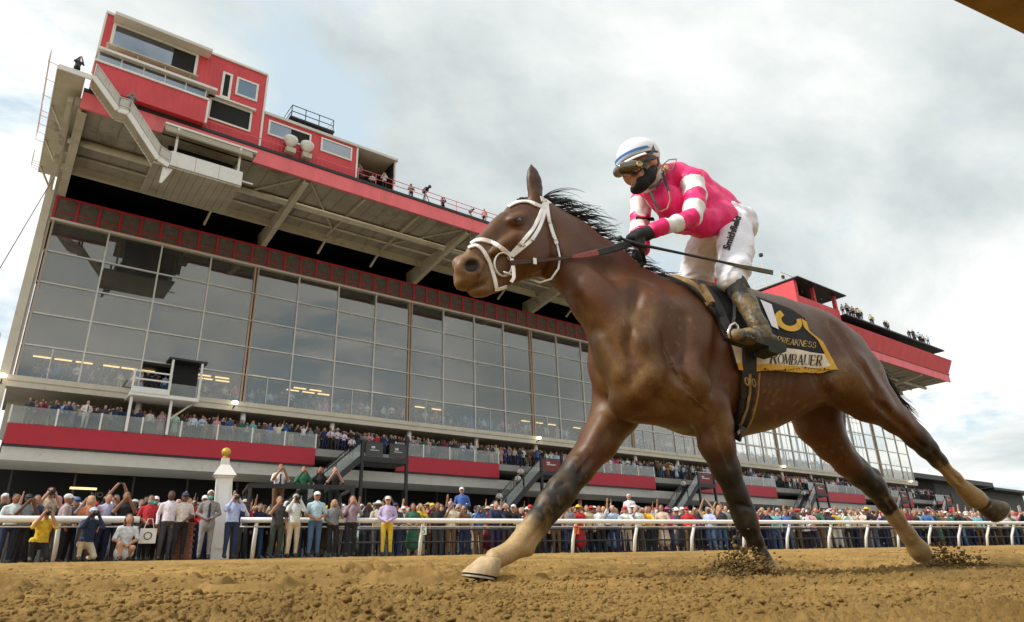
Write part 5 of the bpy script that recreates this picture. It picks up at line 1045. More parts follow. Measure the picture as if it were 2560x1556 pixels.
jc(bd, [(1722, 456, .13, 13), (1728, 541, .235, 12), (1640, 575, .22, 10), (1606, 588, .19, 9)], 0.02)                  # near arm
jc(bd, [(1625, 472, -.15, 13), (1600, 556, -.17, 11), (1596, 616, -.08, 9)], 0.02)                                      # far arm
jc(bd, [(1830, 580, .10, 36), (1832, 690, .26, 24), (1900, 806, .36, 12), (1893, 836, .375, 9)], 0.03)                   # near leg
jc(bd, [(1810, 590, -.10, 36), (1738, 690, -.24, 24), (1800, 800, -.3, 14)], 0.03)                                       # far leg
V, Q = bd.mesh(1); cc = np.tile(SKIN, (len(V), 1)) * (1 + 0.12 * vnoise(V, 40, 4))[:, None]
d = np.linalg.norm(V - H(1586, 456, LH_ + .045), axis=1); w = sstep(0.026, 0.012, d) * 0.6; cc = cc * (1 - w[:, None]) + LIP * w[:, None]
d = np.linalg.norm(V - H(1586, 456.5, LH_ + .05), axis=1); w = sstep(0.012, 0.006, d) * 0.9; cc = cc * (1 - w[:, None]) + np.array((.02, .008, .008)) * w[:, None]
n_ = vnoise(V, 30, 8) * .6 + vnoise(V, 80, 9) * .4; w = sstep(0.1, 0.8, n_) * 0.5; cc = cc * (1 - w[:, None]) + np.array((.34, .22, .12)) * w[:, None]     # spattered dirt
m_skin = mat('jockey_skin', (0.5, 0.25, 0.16), rough=0.5, spec=0.35, attr='coat')
child(link('body', mesh_np('jockey_body', V, Q, [m_skin], None, True, cc)), jk)
# silks: one shirt, classes 1 pink / 2 white by band
sh = Sculpt(0.0045)
jc(sh, [(1655, 478, .02, 42), (1690, 490, 0, 56), (1740, 518, 0, 56), (1790, 540, 0, 48), (1818, 550, 0, 42)], 0.03, 1, 1.06)
jc(sh, [(1690, 442, 0, 32), (1735, 468, 0, 34), (1780, 505, 0, 34), (1815, 532, 0, 32)], 0.04, 1, 1.15)               # back
jc(sh, [(1650, 450, .0, 34), (1690, 446, .09, 33), (1728, 450, .15, 25)], 0.03, 1)                                       # near shoulder
jc(sh, [(1640, 455, .0, 34), (1622, 476, -.14, 28)], 0.03, 1)
je(sh, 1705, 538, .06, (58, 40, 48), 0.04, 1); jc(sh, [(1705, 545, .10, 28), (1760, 558, .11, 28), (1805, 548, .10, 36)], 0.05, 1); je(sh, 1672, 505, .10, (40, 40, 34), 0.04, 1)
def bands(S, pts, cl, k=0.018):
    P = [J(*q) for q in pts]; tot = np.cumsum([0] + [np.linalg.norm(b[0] - a[0]) for a, b in zip(P[:-1], P[1:])]); tot /= tot[-1]
    at = lambda f: (np.array([np.interp(f, tot, [p[0][i] for p in P]) for i in range(3)]), float(np.interp(f, tot, [p[1] for p in P])))
    for (f0, f1, c) in cl:
        a, ra = at(f0); b, rb = at(f1); S.cone(a, b, ra, rb, k, c)
bands(sh, [(1728, 450, .16, 26), (1738, 490, .20, 24), (1730, 543, .24, 21), (1690, 560, .24, 18.5), (1634, 576, .22, 15.5)], [(0, .05, 1), (.05, .24, 2), (.24, .40, 1), (.40, .56, 2), (.56, .72, 1), (.72, .88, 2), (.88, 1.0, 1)])
bands(sh, [(1618, 472, -.16, 26), (1602, 510, -.18, 23), (1600, 548, -.18, 20), (1598, 580, -.15, 19), (1605, 622, -.10, 17)], [(0, .18, 1), (.18, .42, 2), (.42, .58, 1), (.58, .72, 2), (.72, .84, 1), (.84, .93, 2), (.93, 1.0, 1)])
V, Q = sh.mesh(1); cl = sh.classes(V[Q].mean(1))
Pc = V[Q].mean(1); 
tri = [H(1606, 492, -.12), H(1594, 528, -.12), H(1626, 530, -.12)]
d = np.linalg.norm(Pc - H(1608, 518, -.10), axis=1); cl[(d < 0.055)] = 2
d, t_ = seg_d(Pc, [H(1752, 430, .18), H(1765, 470, .23), H(1758, 510, .24)]); cl[(d < 0.018)] = 2
d, t_ = seg_d(Pc, [H(1702, 440, .22), H(1704, 470, .24)]); cl[(d < 0.02)] = 2
V = wrinkle(V, Q, 0.006, 7, 3, (1.4, 1.4, 0.5)); V = wrinkle(V, Q, 0.0055, 15, 8, (1.3, 1.3, 0.6))
m_pink = mat('pink_silk', (0.80, 0.012, 0.150), rough=0.45, spec=0.4, var=0.08, scale=14, bump=0.2, bscale=30)
m_silk = mat('white_silk', (0.78, 0.77, 0.76), rough=0.5, var=0.06, scale=20, dirt=(0.42, 0.33, 0.20), dirt_amt=0.12)
child(link('silk_shirt', mesh_np('silk_shirt', V, Q, [m_pink, m_silk], np.clip(cl - 1, 0, 1))), jk)
# collar
cs = Sculpt(0.006); jc(cs, [(1630, 446, .04, 36), (1650, 468, .02, 42)], 0.02); je(cs, 1658, 482, .06, (22, 16, 12), 0.02)
V, Q = cs.mesh(1); child(link('collar', mesh_np('collar', wrinkle(V, Q, 0.003, 30, 5), Q, [m_silk])), jk)
# breeches
br = Sculpt(0.006)
jc(br, [(1800, 560, 0, 58), (1838, 568, 0, 50)], 0.04, 0, 1.15)
jc(br, [(1834, 572, .09, 44), (1838, 625, .18, 39), (1832, 675, .25, 36), (1827, 705, .28, 29)], 0.03)
jc(br, [(1790, 590, -.05, 52), (1760, 640, -.16, 44), (1742, 690, -.24, 38), (1752, 730, -.27, 28)], 0.03)
V, Q = br.mesh(1); V0_ = V.copy(); V = wrinkle(V, Q, 0.007, 8, 9, (1, 1, 1.6)); V = wrinkle(V, Q, 0.0055, 17, 12, (0.8, 0.8, 1.8)); _w = sstep(0.045, 0.10, seg_d(V0_, [H(1822, 630, .27), H(1852, 543, .2)])[0])[:, None]; V = V0_ * (1 - _w) + V * _w; jbvh = BVHTree.FromPolygons([Vector(v) for v in V], [tuple(q) for q in Q])
m_bre = mat('white_breeches', (0.74, 0.74, 0.79), rough=0.7, var=0.05, scale=16, dirt=(0.36, 0.26, 0.14), dirt_amt=0.08, bump=0.2, bscale=60)
child(link('breeches', mesh_np('breeches', V, Q, [m_bre])), jk)
cu = bpy.data.curves.new('t', 'FONT'); cu.body = 'Smithfield'; cu.size = 1.0; cu.offset = 0.035; cu.resolution_u = 3
to = bpy.data.objects.new('t', cu); COL.objects.link(to); bpy.context.view_layer.update(); tm = bpy.data.meshes.new_from_object(to.evaluated_get(bpy.context.evaluated_depsgraph_get())); bpy.data.objects.remove(to)
bm = bmesh.new(); bm.from_mesh(tm); bmesh.ops.triangulate(bm, faces=bm.faces); bmesh.ops.subdivide_edges(bm, edges=[e for e in bm.edges if e.calc_length() > 0.25], cuts=2); bmesh.ops.triangulate(bm, faces=bm.faces)
tw = max(v.co.x for v in bm.verts); a0, a1 = np.array([1824, 628.]), np.array([1852, 545.]); dd = a1 - a0; L = np.linalg.norm(dd); dd /= L; pr = np.array([-dd[1], dd[0]]) * -1
for v in bm.verts:
    q = a0 + dd * (v.co.x / tw * L) - np.array([-dd[1], dd[0]]) * (v.co.y * 21) * -1; q = a0 + dd * (v.co.x / tw * L) + np.array([dd[1], -dd[0]]) * (v.co.y * 24)
    p, nn = skin(jbvh, *q); v.co = p + nn * 0.005
bm.to_mesh(tm); bm.free(); tm.materials.append(m_ink); child(link('leg_lettering', tm), jk)
# boots
m_boot = mat('muddy_black_boot', (0.018, 0.018, 0.017), rough=0.45, var=0.3, scale=20, dirt=(0.24, 0.17, 0.075), dirt_amt=0.52, bump=0.25, bscale=50)
m_bcuff = mat('boot_cuff', (0.022, 0.024, 0.016), rough=0.7, var=0.3, scale=30, dirt=(0.16, 0.11, 0.05), dirt_amt=0.1)
for near in (1, 0):
    bs = Sculpt(0.006)
    if near:
        jc(bs, [(1838, 712, .29, 27), (1866, 760, .33, 25), (1893, 810, .37, 21), (1903, 826, .375, 22)], 0.02, 1)
        jc(bs, [(1906, 838, .375, 21), (1872, 842, .39, 20), (1836, 838, .40, 15)], 0.015, 1); je(bs, 1925, 850, .375, (24, 16, 16), 0.015, 1, (1, .3))
        jc(bs, [(1832, 703, .28, 28), (1848, 730, .305, 27.5)], 0.006, 2)
    else:
        jc(bs, [(1752, 720, -.27, 27), (1800, 790, -.30, 22), (1830, 830, -.30, 21), (1800, 850, -.31, 16)], 0.02, 1)
    V, Q = bs.mesh(1); c2 = bs.classes(V[Q].mean(1)); b_ = child(link('boot', mesh_np('boot', wrinkle(V, Q, 0.0025, 22, 5 + near), Q, [m_boot, m_bcuff], np.clip(c2 - 1, 0, 1))), jk)
    if near:
        mb = MB(); lo = [H(x, y, .375) for x, y in ((1824, 842), (1850, 856), (1885, 866), (1905, 872), (1906, 884), (1928, 892), (1949, 886), (1951, 866), (1925, 858), (1880, 850), (1840, 838))]
        mb.prism([p + RN * 0.04 for p in lo], -RN * 0.085); s_ = mb.build('boot_sole', m_bcuff, None); child(s_, b_)
        mb = MB()
        for k, (x, y) in enumerate(((1850, 843), (1862, 847))):
            p = H(x, y, .375) + RN * 0.047; mb.tube([p + (RU * math.cos(t) * 0.011 + np.array([0, 0, 1]) * math.sin(t) * 0.013) for t in [math.pi * (0.2 + 1.5 * i / 9) + k * 2 for i in range(10)]], 0.0028, 5, False)
        child(mb.build('boot_emblem', m_tan, None, True), b_)
# gloves
m_glove = mat('black_glove', (0.014, 0.015, 0.015), rough=0.7, var=0.3, scale=40, dirt=(0.14, 0.11, 0.06), dirt_amt=0.06)
gl = Sculpt(0.005)
jc(gl, [(1636, 577, .22, 17), (1618, 584, .205, 17), (1600, 588, .195, 18)], 0.012); je(gl, 1596, 588, .195, (24, 15, 15), 0.012, 0, (1, -.2))
for k, (x0, y0, x1, y1, x2, y2) in enumerate(((1584, 584, 1572, 594, 1580, 606), (1590, 590, 1581, 602, 1590, 613), (1598, 595, 1592, 608, 1600, 617), (1607, 597, 1603, 610, 1610, 617))):
    l = .215 - .006 * k; jc(gl, [(x0, y0, l, 8), (x1, y1, l + .012, 7), (x2, y2, l - .01, 6)], 0.006)
jc(gl, [(1600, 582, .22, 8), (1582, 594, .235, 7), (1570, 600, .22, 6)], 0.006)
V, Q = gl.mesh(1); child(link('glove', mesh_np('glove', V, Q, [m_glove])), jk)
gl = Sculpt(0.006); jc(gl, [(1606, 618, -.10, 15), (1596, 632, -.06, 15)], 0.012)
for k in range(4): jc(gl, [(1592 + 3 * k, 626, -.05 + .012 * k, 7), (1584 + 3 * k, 640, -.03 + .012 * k, 6), (1594 + 3 * k, 648, -.04 + .012 * k, 5.5)], 0.006)
jc(gl, [(1598, 622, -.04, 7), (1586, 630, -.02, 6)], 0.006)
V, Q = gl.mesh(1); child(link('glove', mesh_np('glove', V, Q, [m_glove])), jk)
# helmet, goggles, mask
m_helm = mat('white_helmet_cover', (0.76, 0.76, 0.80), rough=0.45, var=0.05, scale=12, dirt=(0.36, 0.29, 0.18), dirt_amt=0.20)
m_blue = mat('blue_band', (0.02, 0.16, 0.48), rough=0.5); m_visor = mat('helmet_edge', (0.025, 0.025, 0.022), rough=0.6, var=0.3)
he = Sculpt(0.006)
je(he, 1596, 392, LH_, (60, 48, 46), 0.01, 0, (1, -.16)); je(he, 1592, 420, LH_ - .004, (60, 22, 48), 0.006, 0, (1, -.10), True)
V, Q = he.mesh(1); child(link('helmet', mesh_np('helmet', V, Q, [m_helm])), jk); hel_ = bpy.data.objects['helmet']
def ring_arc(c, ax, e, r1, r2, a0, a1, n, rad, nm, m, par):
    pts = [c + ax * math.cos(t) * r1 + e * math.sin(t) * r2 for t in np.radians(np.linspace(a0, a1, n))]; q = MB(); q.tube(pts, rad, 6); return child(q.build(nm, m, None, True), par)
hc_ = H(1594, 402, LH_); hm = px(hc_); hax = H(1694, 386, LH_) - hc_; hax /= np.linalg.norm(hax); hlat = RN - (RN @ hax) * hax; hlat /= np.linalg.norm(hlat); hup = np.cross(hlat, hax); hup = hup if hup[2] > 0 else -hup
mb = MB(); vs = []; n = 40                           # blue band round the cover
for k in range(n):
    t = 2 * math.pi * k / n
    for h_, f in ((0.016, 0.985), (0.030, 0.97)): vs.append(hc_ + hax * math.cos(t) * 61 * hm * f + hlat * math.sin(t) * 47.5 * hm * f + hup * h_)
mb.add(vs, [(2 * k, 2 * ((k + 1) % n), 2 * ((k + 1) % n) + 1, 2 * k + 1) for k in range(n)]); child(mb.build('band', m_blue, None, True), hel_)
mb = MB(); vs = []                                    # peak
for k in range(15):
    t = math.radians(105 + 150 * k / 14)
    for f, dz in ((0.96, 0.004), (1.19, -0.016), (1.18, -0.022), (0.94, -0.006)): vs.append(hc_ + hax * math.cos(t) * 59 * hm * f + hlat * math.sin(t) * 47 * hm * f + hup * (dz - 0.004))
mb.add(vs, [(4 * i + k, 4 * i + (k + 1) % 4, 4 * i + 4 + (k + 1) % 4, 4 * i + 4 + k) for i in range(14) for k in range(4)]); child(mb.build('peak', m_helm, None, True), hel_)
mb = MB(); mb.tube([hc_ + hax * math.cos(t) * 59 * hm + hlat * math.sin(t) * 46.5 * hm + hup * -0.006 for t in np.linspace(0, 2 * math.pi, 36)], 0.006, 6, False); child(mb.build('rim', m_visor, None, True), hel_)
free_strap('harness', [(1628, 358, .135), (1634, 376, .16), (1622, 392, .165), (1612, 420, .16), (1618, 445, .13)], 8, m_visor, hel_)
free_strap('harness', [(1640, 385, .12), (1644, 410, .13), (1634, 425, .14), (1618, 440, .14)], 9, m_visor, hel_)
m_lens = mat('dark_goggle_lens', (0.05, 0.036, 0.012), rough=0.10, spec=0.8, coat=0.7, dirt=(0.22, 0.17, 0.09), dirt_amt=0.06, scale=30)
m_brass = mat('goggle_button', (0.55, 0.40, 0.16), rough=0.4, metal=0.4)
go = Sculpt(0.005); jc(go, [(1557, 423, LH_ + .035, 17), (1583, 420, LH_ + .06, 18), (1604, 412, LH_ + .078, 12)], 0.015); je(go, 1551, 427, LH_ + .0, (16, 15, 24), 0.01)
V, Q = go.mesh(1); g_ = child(link('goggles', mesh_np('goggles', V, Q, [m_lens])), jk)
for x, y, l, r in ((1601, 409, LH_ + .118, .015),):
    p = H(x, y, l); q = MB(); q.lathe(p - RN * .01, [(r, 0), (r, .008), (r * .75, .010), (r * .7, .004)], 16, RN + RU * -.3); child(q.build('button', m_brass, None, True), g_)
free_strap('strap', [(1600, 404, .17), (1622, 398, .165), (1640, 394, .14)], 8, m_visor, g_)
mk = Sculpt(0.006); je(mk, 1598, 468, LH_ + .015, (24, 16, 24), 0.015, 0, (1, -.3)); jc(mk, [(1606, 458, LH_ + .05, 18), (1622, 442, LH_ + .06, 16), (1632, 424, LH_ + .055, 12)], 0.02); je(mk, 1584, 448, LH_ + .06, (13, 11, 14), 0.006, 0, (1, .2), True)
V, Q = mk.mesh(1); child(link('mask', mesh_np('mask', V, Q, [mat('black_mask', (0.012, 0.012, 0.013), rough=0.85, var=0.2)])), jk)
# spare goggles and straps round the neck
free_strap('neck_strap', [(1655, 425, .10), (1662, 450, .15), (1672, 478, .19)], 7, m_visor, jk); free_strap('chin_strap', [(1655, 448, .15), (1640, 464, .16), (1622, 472, .15)], 7, m_visor, jk)
free_strap('neck_strap', [(1626, 482, .16), (1636, 505, .19), (1648, 524, .20)], 6, m_visor, jk)
mb = MB(); mb.tube([H(*q) for q in ((1690, 398, .08), (1672, 400, .10), (1658, 412, .13), (1654, 426, .15), (1664, 432, .17), (1680, 424, .17), (1688, 410, .15), (1692, 398, .10))], 0.003, 5, False); child(mb.build('spare_goggles', m_tan, None, True), jk)
mb = MB(); mb.tube([H(*q) for q in ((1672, 478, .2), (1676, 500, .21), (1668, 522, .21), (1650, 530, .20), (1640, 522, .20))], 0.0035, 5, False); child(mb.build('spare_goggles', m_tan, None, True), jk)
p = H(1664, 421, .175); q = MB(); q.lathe(p, [(.014, 0), (.014, .008), (.009, .010)], 14, RN); child(q.build('spare_button', m_brass, None, True), jk)
free_strap('arm_band', [(1590, 545, -.13), (1606, 549, -.11), (1634, 548, -.13)], 11, m_bcuff, jk)
whip = empty('riding_whip', tuple(H(1600, 605, .24)), 'thin dark riding whip with flat end held in the jockey\'s gloved hand', 'whip')
mb = MB(); mb.tube([H(1552, 597, .23), H(1600, 612, .245), H(1690, 631, .28), H(1770, 648, .31), H(1835, 662, .33)], [.007, .0075, .0065, .006, .006], 8); child(mb.build('shaft', m_rubber, None, True), whip)
free_strap('flap', [(1810, 657, .32), (1850, 666, .335), (1895, 675, .35), (1931, 682, .36)], [7, 10, 13, 13], mat('whip_leather', (0.10, 0.09, 0.06), rough=0.7, var=0.3, scale=40), whip, 0.006)
mb = MB(); mb.lathe(H(1551, 597, .23), [(.004, -.012), (.013, -.008), (.014, 0), (.008, .008)], 10, RU); child(mb.build('knob', m_blk, None, True), whip)
# ------------------------------------------------------------------ rails
m_rail = mat('white_rail_paint', (0.78, 0.78, 0.76), rough=0.35, var=0.04, scale=3)
m_bend = mat('shade_toned_rail_cover', (0.26, 0.165, 0.05), rough=0.8, var=0.35, scale=9, bump=0.3, bscale=30)  # whitish rail cover: shade and sandy bounce light put into this brown
def rail_at(x, perp, h=0.0):
    d = ray(x, 1390); t = perp / float(d @ -RN); return float((d * t) @ RU)
def rail(name, label, a0, a1, posts, thick, perp=RAILD):
    e = empty(name, tuple(rp((a0 + a1) / 2, perp, RAILZ)), label, 'rail')
    mb = MB(); n = 24; mb.tube([rp(lerp(a0, a1, k / n), perp, RAILZ + 1.04) for k in range(n + 1)], thick, 12); o = mb.build('top_rail', m_rail, None, True); child0(o, e)
    mb = MB(); mb.tube([rp(a0, perp + 0.05, RAILZ + 0.86), rp(a1, perp + 0.05, RAILZ + 0.86)], 0.02, 8); child0(mb.build('lower_cable', m_mull, None, True), e)
    for a in posts:
        mb = MB(); mb.tube([rp(a, perp + 0.42, RAILZ - 0.1), rp(a, perp + 0.30, RAILZ + 0.45), rp(a, perp + 0.03, RAILZ + 1.0)], [0.058, 0.058, 0.05], 10); child0(mb.build('post', m_rail, None, True), e)
    return e
def child0(o, e): o.parent = e; o.matrix_parent_inverse = Matrix.Translation(e.location).inverted(); return o
px_posts = [634, 1058, 1300, 1446, 1603, 1748, 1880, 1990, 2096, 2190, 2272, 2350, 2425, 2497, 2560, 2620, 2680, 2735, 2790]
rail('outside_rail', 'long white running rail along the crowd side of the track', rail_at(592, RAILD), rail_at(2900, RAILD), [rail_at(x, RAILD) for x in px_posts], 0.075)
rail('outside_rail', 'short white rail section ending among the kneeling photographers', rail_at(-420, RAILD), rail_at(335, RAILD), [rail_at(x, RAILD) for x in (-300, -120, 130)], 0.085)
m_plate = mat('orange_plate', (0.75, 0.16, 0.02), rough=0.5)
for x, ch, pm in ((1446, '7', m_plate), (1058, '5', m_rail)):
    a = rail_at(x, RAILD); e = empty('number_plate', tuple(rp(a, RAILD + 0.1, RAILZ + .8)), ('small orange plate with a dark 7 on a rail post' if ch == '7' else 'white plate with a green 5 on a rail post'), 'sign')
    mb = MB(); mb.frame(rp(a, RAILD + 0.02, RAILZ + 0.62), RU, RN, (0, 0, 1), -0.10, 0.10, 0, 0.012, 0, 0.26); child0(mb.build('plate', pm), e)
    o = text_mesh('numeral', ch, 0.28, 0.002, mat('numeral_' + ch, (0.03, 0.03, 0.03) if ch == '7' else (0.05, 0.25, 0.06), rough=0.6))
    M_ = Matrix(((RU[0], 0, RN[0], 0), (RU[1], 0, RN[1], 0), (0, 1, 0, 0), (0, 0, 0, 1))); M_.translation = rp(a, RAILD + 0.02 - 0.016, RAILZ + 0.65); o.parent = e; o.matrix_parent_inverse = Matrix.Translation(e.location).inverted(); o.matrix_basis = M_
ir = empty('inside_rail', tuple(rp(3, 0.2, -0.1)), 'shade-toned brown inside rail cover close overhead at the track edge', 'rail')
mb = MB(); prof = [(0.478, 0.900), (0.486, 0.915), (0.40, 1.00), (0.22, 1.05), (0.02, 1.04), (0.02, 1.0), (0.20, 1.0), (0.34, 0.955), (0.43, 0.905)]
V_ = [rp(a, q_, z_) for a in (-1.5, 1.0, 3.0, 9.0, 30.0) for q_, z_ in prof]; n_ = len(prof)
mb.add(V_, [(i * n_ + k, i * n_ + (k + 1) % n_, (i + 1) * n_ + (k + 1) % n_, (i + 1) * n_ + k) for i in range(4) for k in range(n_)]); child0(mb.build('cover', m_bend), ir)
for a in (-1.2, 4.6, 8.0, 12.0): mb = MB(); mb.tube([rp(a, -0.35, -0.2), rp(a, -0.2, 0.6), rp(a, 0.05, 1.0)], 0.03, 8); child0(mb.build('post', m_rail, None, True), ir)
# black crowd fence behind the rail
cf = empty('crowd_fence', tuple(rp(15, 22.5, RAILZ)), 'black pipe fence holding back the spectators behind the white rail', 'fence')
a0, a1 = rail_at(830, 22.5), rail_at(2850, 22.5)
for z in (0.85, 0.45): mb = MB(); mb.tube([rp(a0, 22.5, RAILZ + z), rp(a1, 22.5, RAILZ + z)], 0.03, 8); child0(mb.build('bar', m_black, None, True), cf)
for k in range(int((a1 - a0) / 1.8)): mb = MB(); mb.tube([rp(a0 + 1.8 * k, 22.5, RAILZ - .05), rp(a0 + 1.8 * k, 22.5, RAILZ + 0.85)], 0.025, 8); child0(mb.build('post', m_black, None, True), cf)
# finish post
pz = 22.2; pa = rail_at(549, pz)
fp = empty('finish_post', tuple(rp(pa, pz, RAILZ)), 'square white finish post with a pyramid cap and gold ball', 'post')
def rbox(a, q0, w, z0, z1, w2=None):
    w2 = w2 or w; sl = lambda z: -0.055 * (z - RAILZ); lo = [rp(a + s * w + sl(z0), q0 + t * w, z0) for s, t in ((-1, -1), (1, -1), (1, 1), (-1, 1))]; hi = [rp(a + s * w2 + sl(z1), q0 + t * w2, z1) for s, t in ((-1, -1), (1, -1), (1, 1), (-1, 1))]
    return lo + hi, [(3, 2, 1, 0), (4, 5, 6, 7)] + [(i, (i + 1) % 4, 4 + (i + 1) % 4, 4 + i) for i in range(4)]
for nm, w, z0, z1, w2 in (('shaft', .24, 0, 2.28, .22), ('collar', .26, 2.28, 2.34, None), ('cap', .32, 2.34, 2.66, .13), ('neck', .12, 2.66, 2.86, .11)): mb = MB(); mb.add(*rbox(pa, pz, w, RAILZ + z0, RAILZ + z1, w2)); child0(mb.build(nm, m_trim), fp)
mb = MB(); mb.frame(rp(pa - 0.016, pz - 0.252, RAILZ + 0.3), RU, RN, Vector(RU) * -0.055 + Vector((0, 0, 1)), -0.15, 0.15, -0.01, 0.01, 0, 1.8); child0(mb.build('front_panel', m_rail), fp)
mb = MB(); mb.lathe(rp(pa - 0.157, pz, RAILZ + 2.86), [(0.05, 0), (0.10, 0.03), (0.05, 0.06)] + [(0.135 * math.sin(t), 0.19 - 0.135 * math.cos(t)) for t in np.linspace(0.3, math.pi - 0.01, 10)], 18); child0(mb.build('ball', mat('gold_ball', (0.55, 0.36, 0.06), rough=0.35, metal=0.5, var=0.15), None, True), fp)
bk = empty('brick_pier', tuple(rp(rail_at(455, 22.0), 22.0, RAILZ)), 'low red brick pier behind the man in the grey suit', 'pier'); ba = rail_at(455, 22.0)
m_brick = mat('red_brick', (0.30, 0.10, 0.06), rough=0.9, var=0.2, scale=6); m_mort = mat('mortar', (0.30, 0.25, 0.2), rough=0.95)
mb = MB(); mb.add(*rbox(ba, 22.0, 0.24, RAILZ - 0.05, RAILZ + 1.0)); child0(mb.build('core', m_mort), bk)
for r in range(13):
    for k in range(3):
        x0 = -0.25 + 0.17 * k - (0.085 if r % 2 else 0); x1 = min(x0 + 0.16, 0.25); x0 = max(x0, -0.25)
        if x1 - x0 < 0.03: continue
        mb = MB(); mb.frame(rp(ba, 22.0, RAILZ), RU, RN, (0, 0, 1), x0, x1, 0.2, 0.253, 0.008 + 0.077 * r, 0.075 + 0.077 * r); child0(mb.build('brick', m_brick), bk)
# photographers' stand
psx = [(592, 20.0), (858, 20.0)]
PQ = 24.0; b0, b1 = rail_at(600, PQ), rail_at(868, PQ)
ps = empty('photo_stand', tuple(rp((b0 + b1) / 2, PQ, RAILZ)), 'black steel photographers\' stand behind the rail beside the finish post', 'platform')
PZ = RAILZ + 1.25
mb = MB(); mb.frame(rp(0, 0, 0), RU, -RN, (0, 0, 1), b0, b1, PQ - 0.6, PQ + 1.6, PZ - 0.12, PZ); child0(mb.build('deck', m_black), ps)
for a in (b0 + 0.05, b1 - 0.05, (b0 + b1) / 2):
    for q_ in (PQ - 0.55, PQ + 1.5): mb = MB(); mb.bar(rp(a, q_, RAILZ - 0.05), rp(a, q_, PZ + (1.0 if a != (b0 + b1) / 2 else -0.12)), 0.10); child0(mb.build('leg', m_black), ps)
for q_ in (PQ - 0.55,): mb = MB(); mb.bar(rp(b0, q_, PZ + 1.0), rp(b1, q_, PZ + 1.0), 0.10, 0.14); child0(mb.build('guard_rail', m_black), ps)
for a in (b0, b1): mb = MB(); mb.bar(rp(a, PQ - 0.55, PZ + 1.0), rp(a, PQ + 1.5, PZ + 1.0), 0.08, 0.10); child0(mb.build('guard_rail', m_black), ps)
mb = MB(); mb.bar(rp(b0, PQ - 0.55, PZ), rp(b0 - 1.3, PQ + 0.6, PZ - 0.9), 0.06); child0(mb.build('brace', m_black), ps)
# ------------------------------------------------------------------ black balcony stairs
m_pan = mat('dark_red_stair_panel', (0.16, 0.02, 0.025), rough=0.5); m_logo = mat('pale_panel_print', (0.55, 0.53, 0.5), rough=0.6)
def bstair(u0, u1, k, panel):
    """Landing u0..u1 in front of the balcony and a flight falling away to the near side."""
    e = empty('balcony_stair', tuple(bp(u0, 2, 1.2)), ('black steel stair landing with two dark emblem cases below the balcony' if k == 0 else 'black steel balcony stair with glass sides, the %s past the emblem cases' % ('', 'first', 'second', 'third', 'fourth', 'fifth')[k]), 'stair', 'balcony stairs')
    def bx(nm, m, *b): mb = MB(); [mb.bbox(*q_) for q_ in b]; child0(mb.build(nm, m), e)
    bx('landing', m_black, (u0, u1, 0.02, 2.6, 8.75, 9.15))
    for u in (u0, u1 - 0.22):
        for o in (2.35,): bx('post', m_black, (u, u + 0.22, o, o + 0.22, 1.0, 11.0 if u != u0 else 10.4))
    bx('landing_rail', m_black, (u0 + 0.22, u1 - 0.22, 2.42, 2.50, 10.25, 10.33))
    if panel:
        for s in (0, 1):
            w = (u1 - u0) / 2; bx('emblem_case', m_char, (u0 + 0.35 + s * w, u0 + w - 0.25 + s * w, 2.50, 2.62, 9.2, 10.25)); bx('case_print', m_logo, (u0 + 0.8 + s * w, u0 + 1.1 + s * w, 2.622, 2.63, 9.78, 9.95), (u0 + 0.7 + s * w, u0 + w - 0.6 + s * w, 2.622, 2.63, 9.62, 9.67))
    else:
        bx('panel', m_pan, (u0 + 0.25, u1 - 0.25, 2.44, 2.48, 9.2, 10.22)); bx('panel_print', m_logo, (u0 + 0.8, u1 - 0.9, 2.482, 2.49, 9.7, 9.8), (u0 + 0.8, u0 + 1.2, 2.482, 2.49, 9.85, 10.0))
    ue, ze = u0 - 8.2, 1.6
    for o in (0.9, 2.5):
        mb = MB(); mb.bar(bp(u0, o, 8.95), bp(ue, o, ze), 0.12, 0.42); child0(mb.build('stringer', m_black), e)
        mb = MB(); mb.tube([bp(u0, o, 10.25), bp(ue, o, ze + 1.3)], 0.04, 8); child0(mb.build('handrail', m_black, None, True), e)
        for j in range(4):
            f0, f1 = j / 4 + 0.01, (j + 1) / 4 - 0.01; mb = MB(); A = [(lerp(u0, ue, f), lerp(8.95, ze, f)) for f in (f0, f1)]
            mb.prism([bp(A[0][0], o, A[0][1] + 0.25), bp(A[1][0], o, A[1][1] + 0.25), bp(A[1][0], o, A[1][1] + 1.2), bp(A[0][0], o, A[0][1] + 1.2)], Vector(BN) * 0.015); child0(mb.build('glass_side', m_bglass), e)
            mb = MB(); mb.tube([bp(A[1][0], o, A[1][1]), bp(A[1][0], o, A[1][1] + 1.3)], 0.03, 6); child0(mb.build('baluster', m_black, None, True), e)
    mb = MB()
    for j in range(36): f = (j + .5) / 36; mb = MB(); mb.bbox(lerp(u0, ue, f) - 0.14, lerp(u0, ue, f) + 0.14, 0.95, 2.44, lerp(8.95, ze, f) + 0.02, lerp(8.95, ze, f) + 0.07); child0(mb.build('tread', m_char), e)
    return u0, ue
for k, (a, b) in enumerate(((22.7, 26.8), (40.6, 43.4), (63.2, 66.2), (87.2, 90.1), (110.8, 113.6), (126.4, 129.3))): bstair(a, b, k, k == 0)
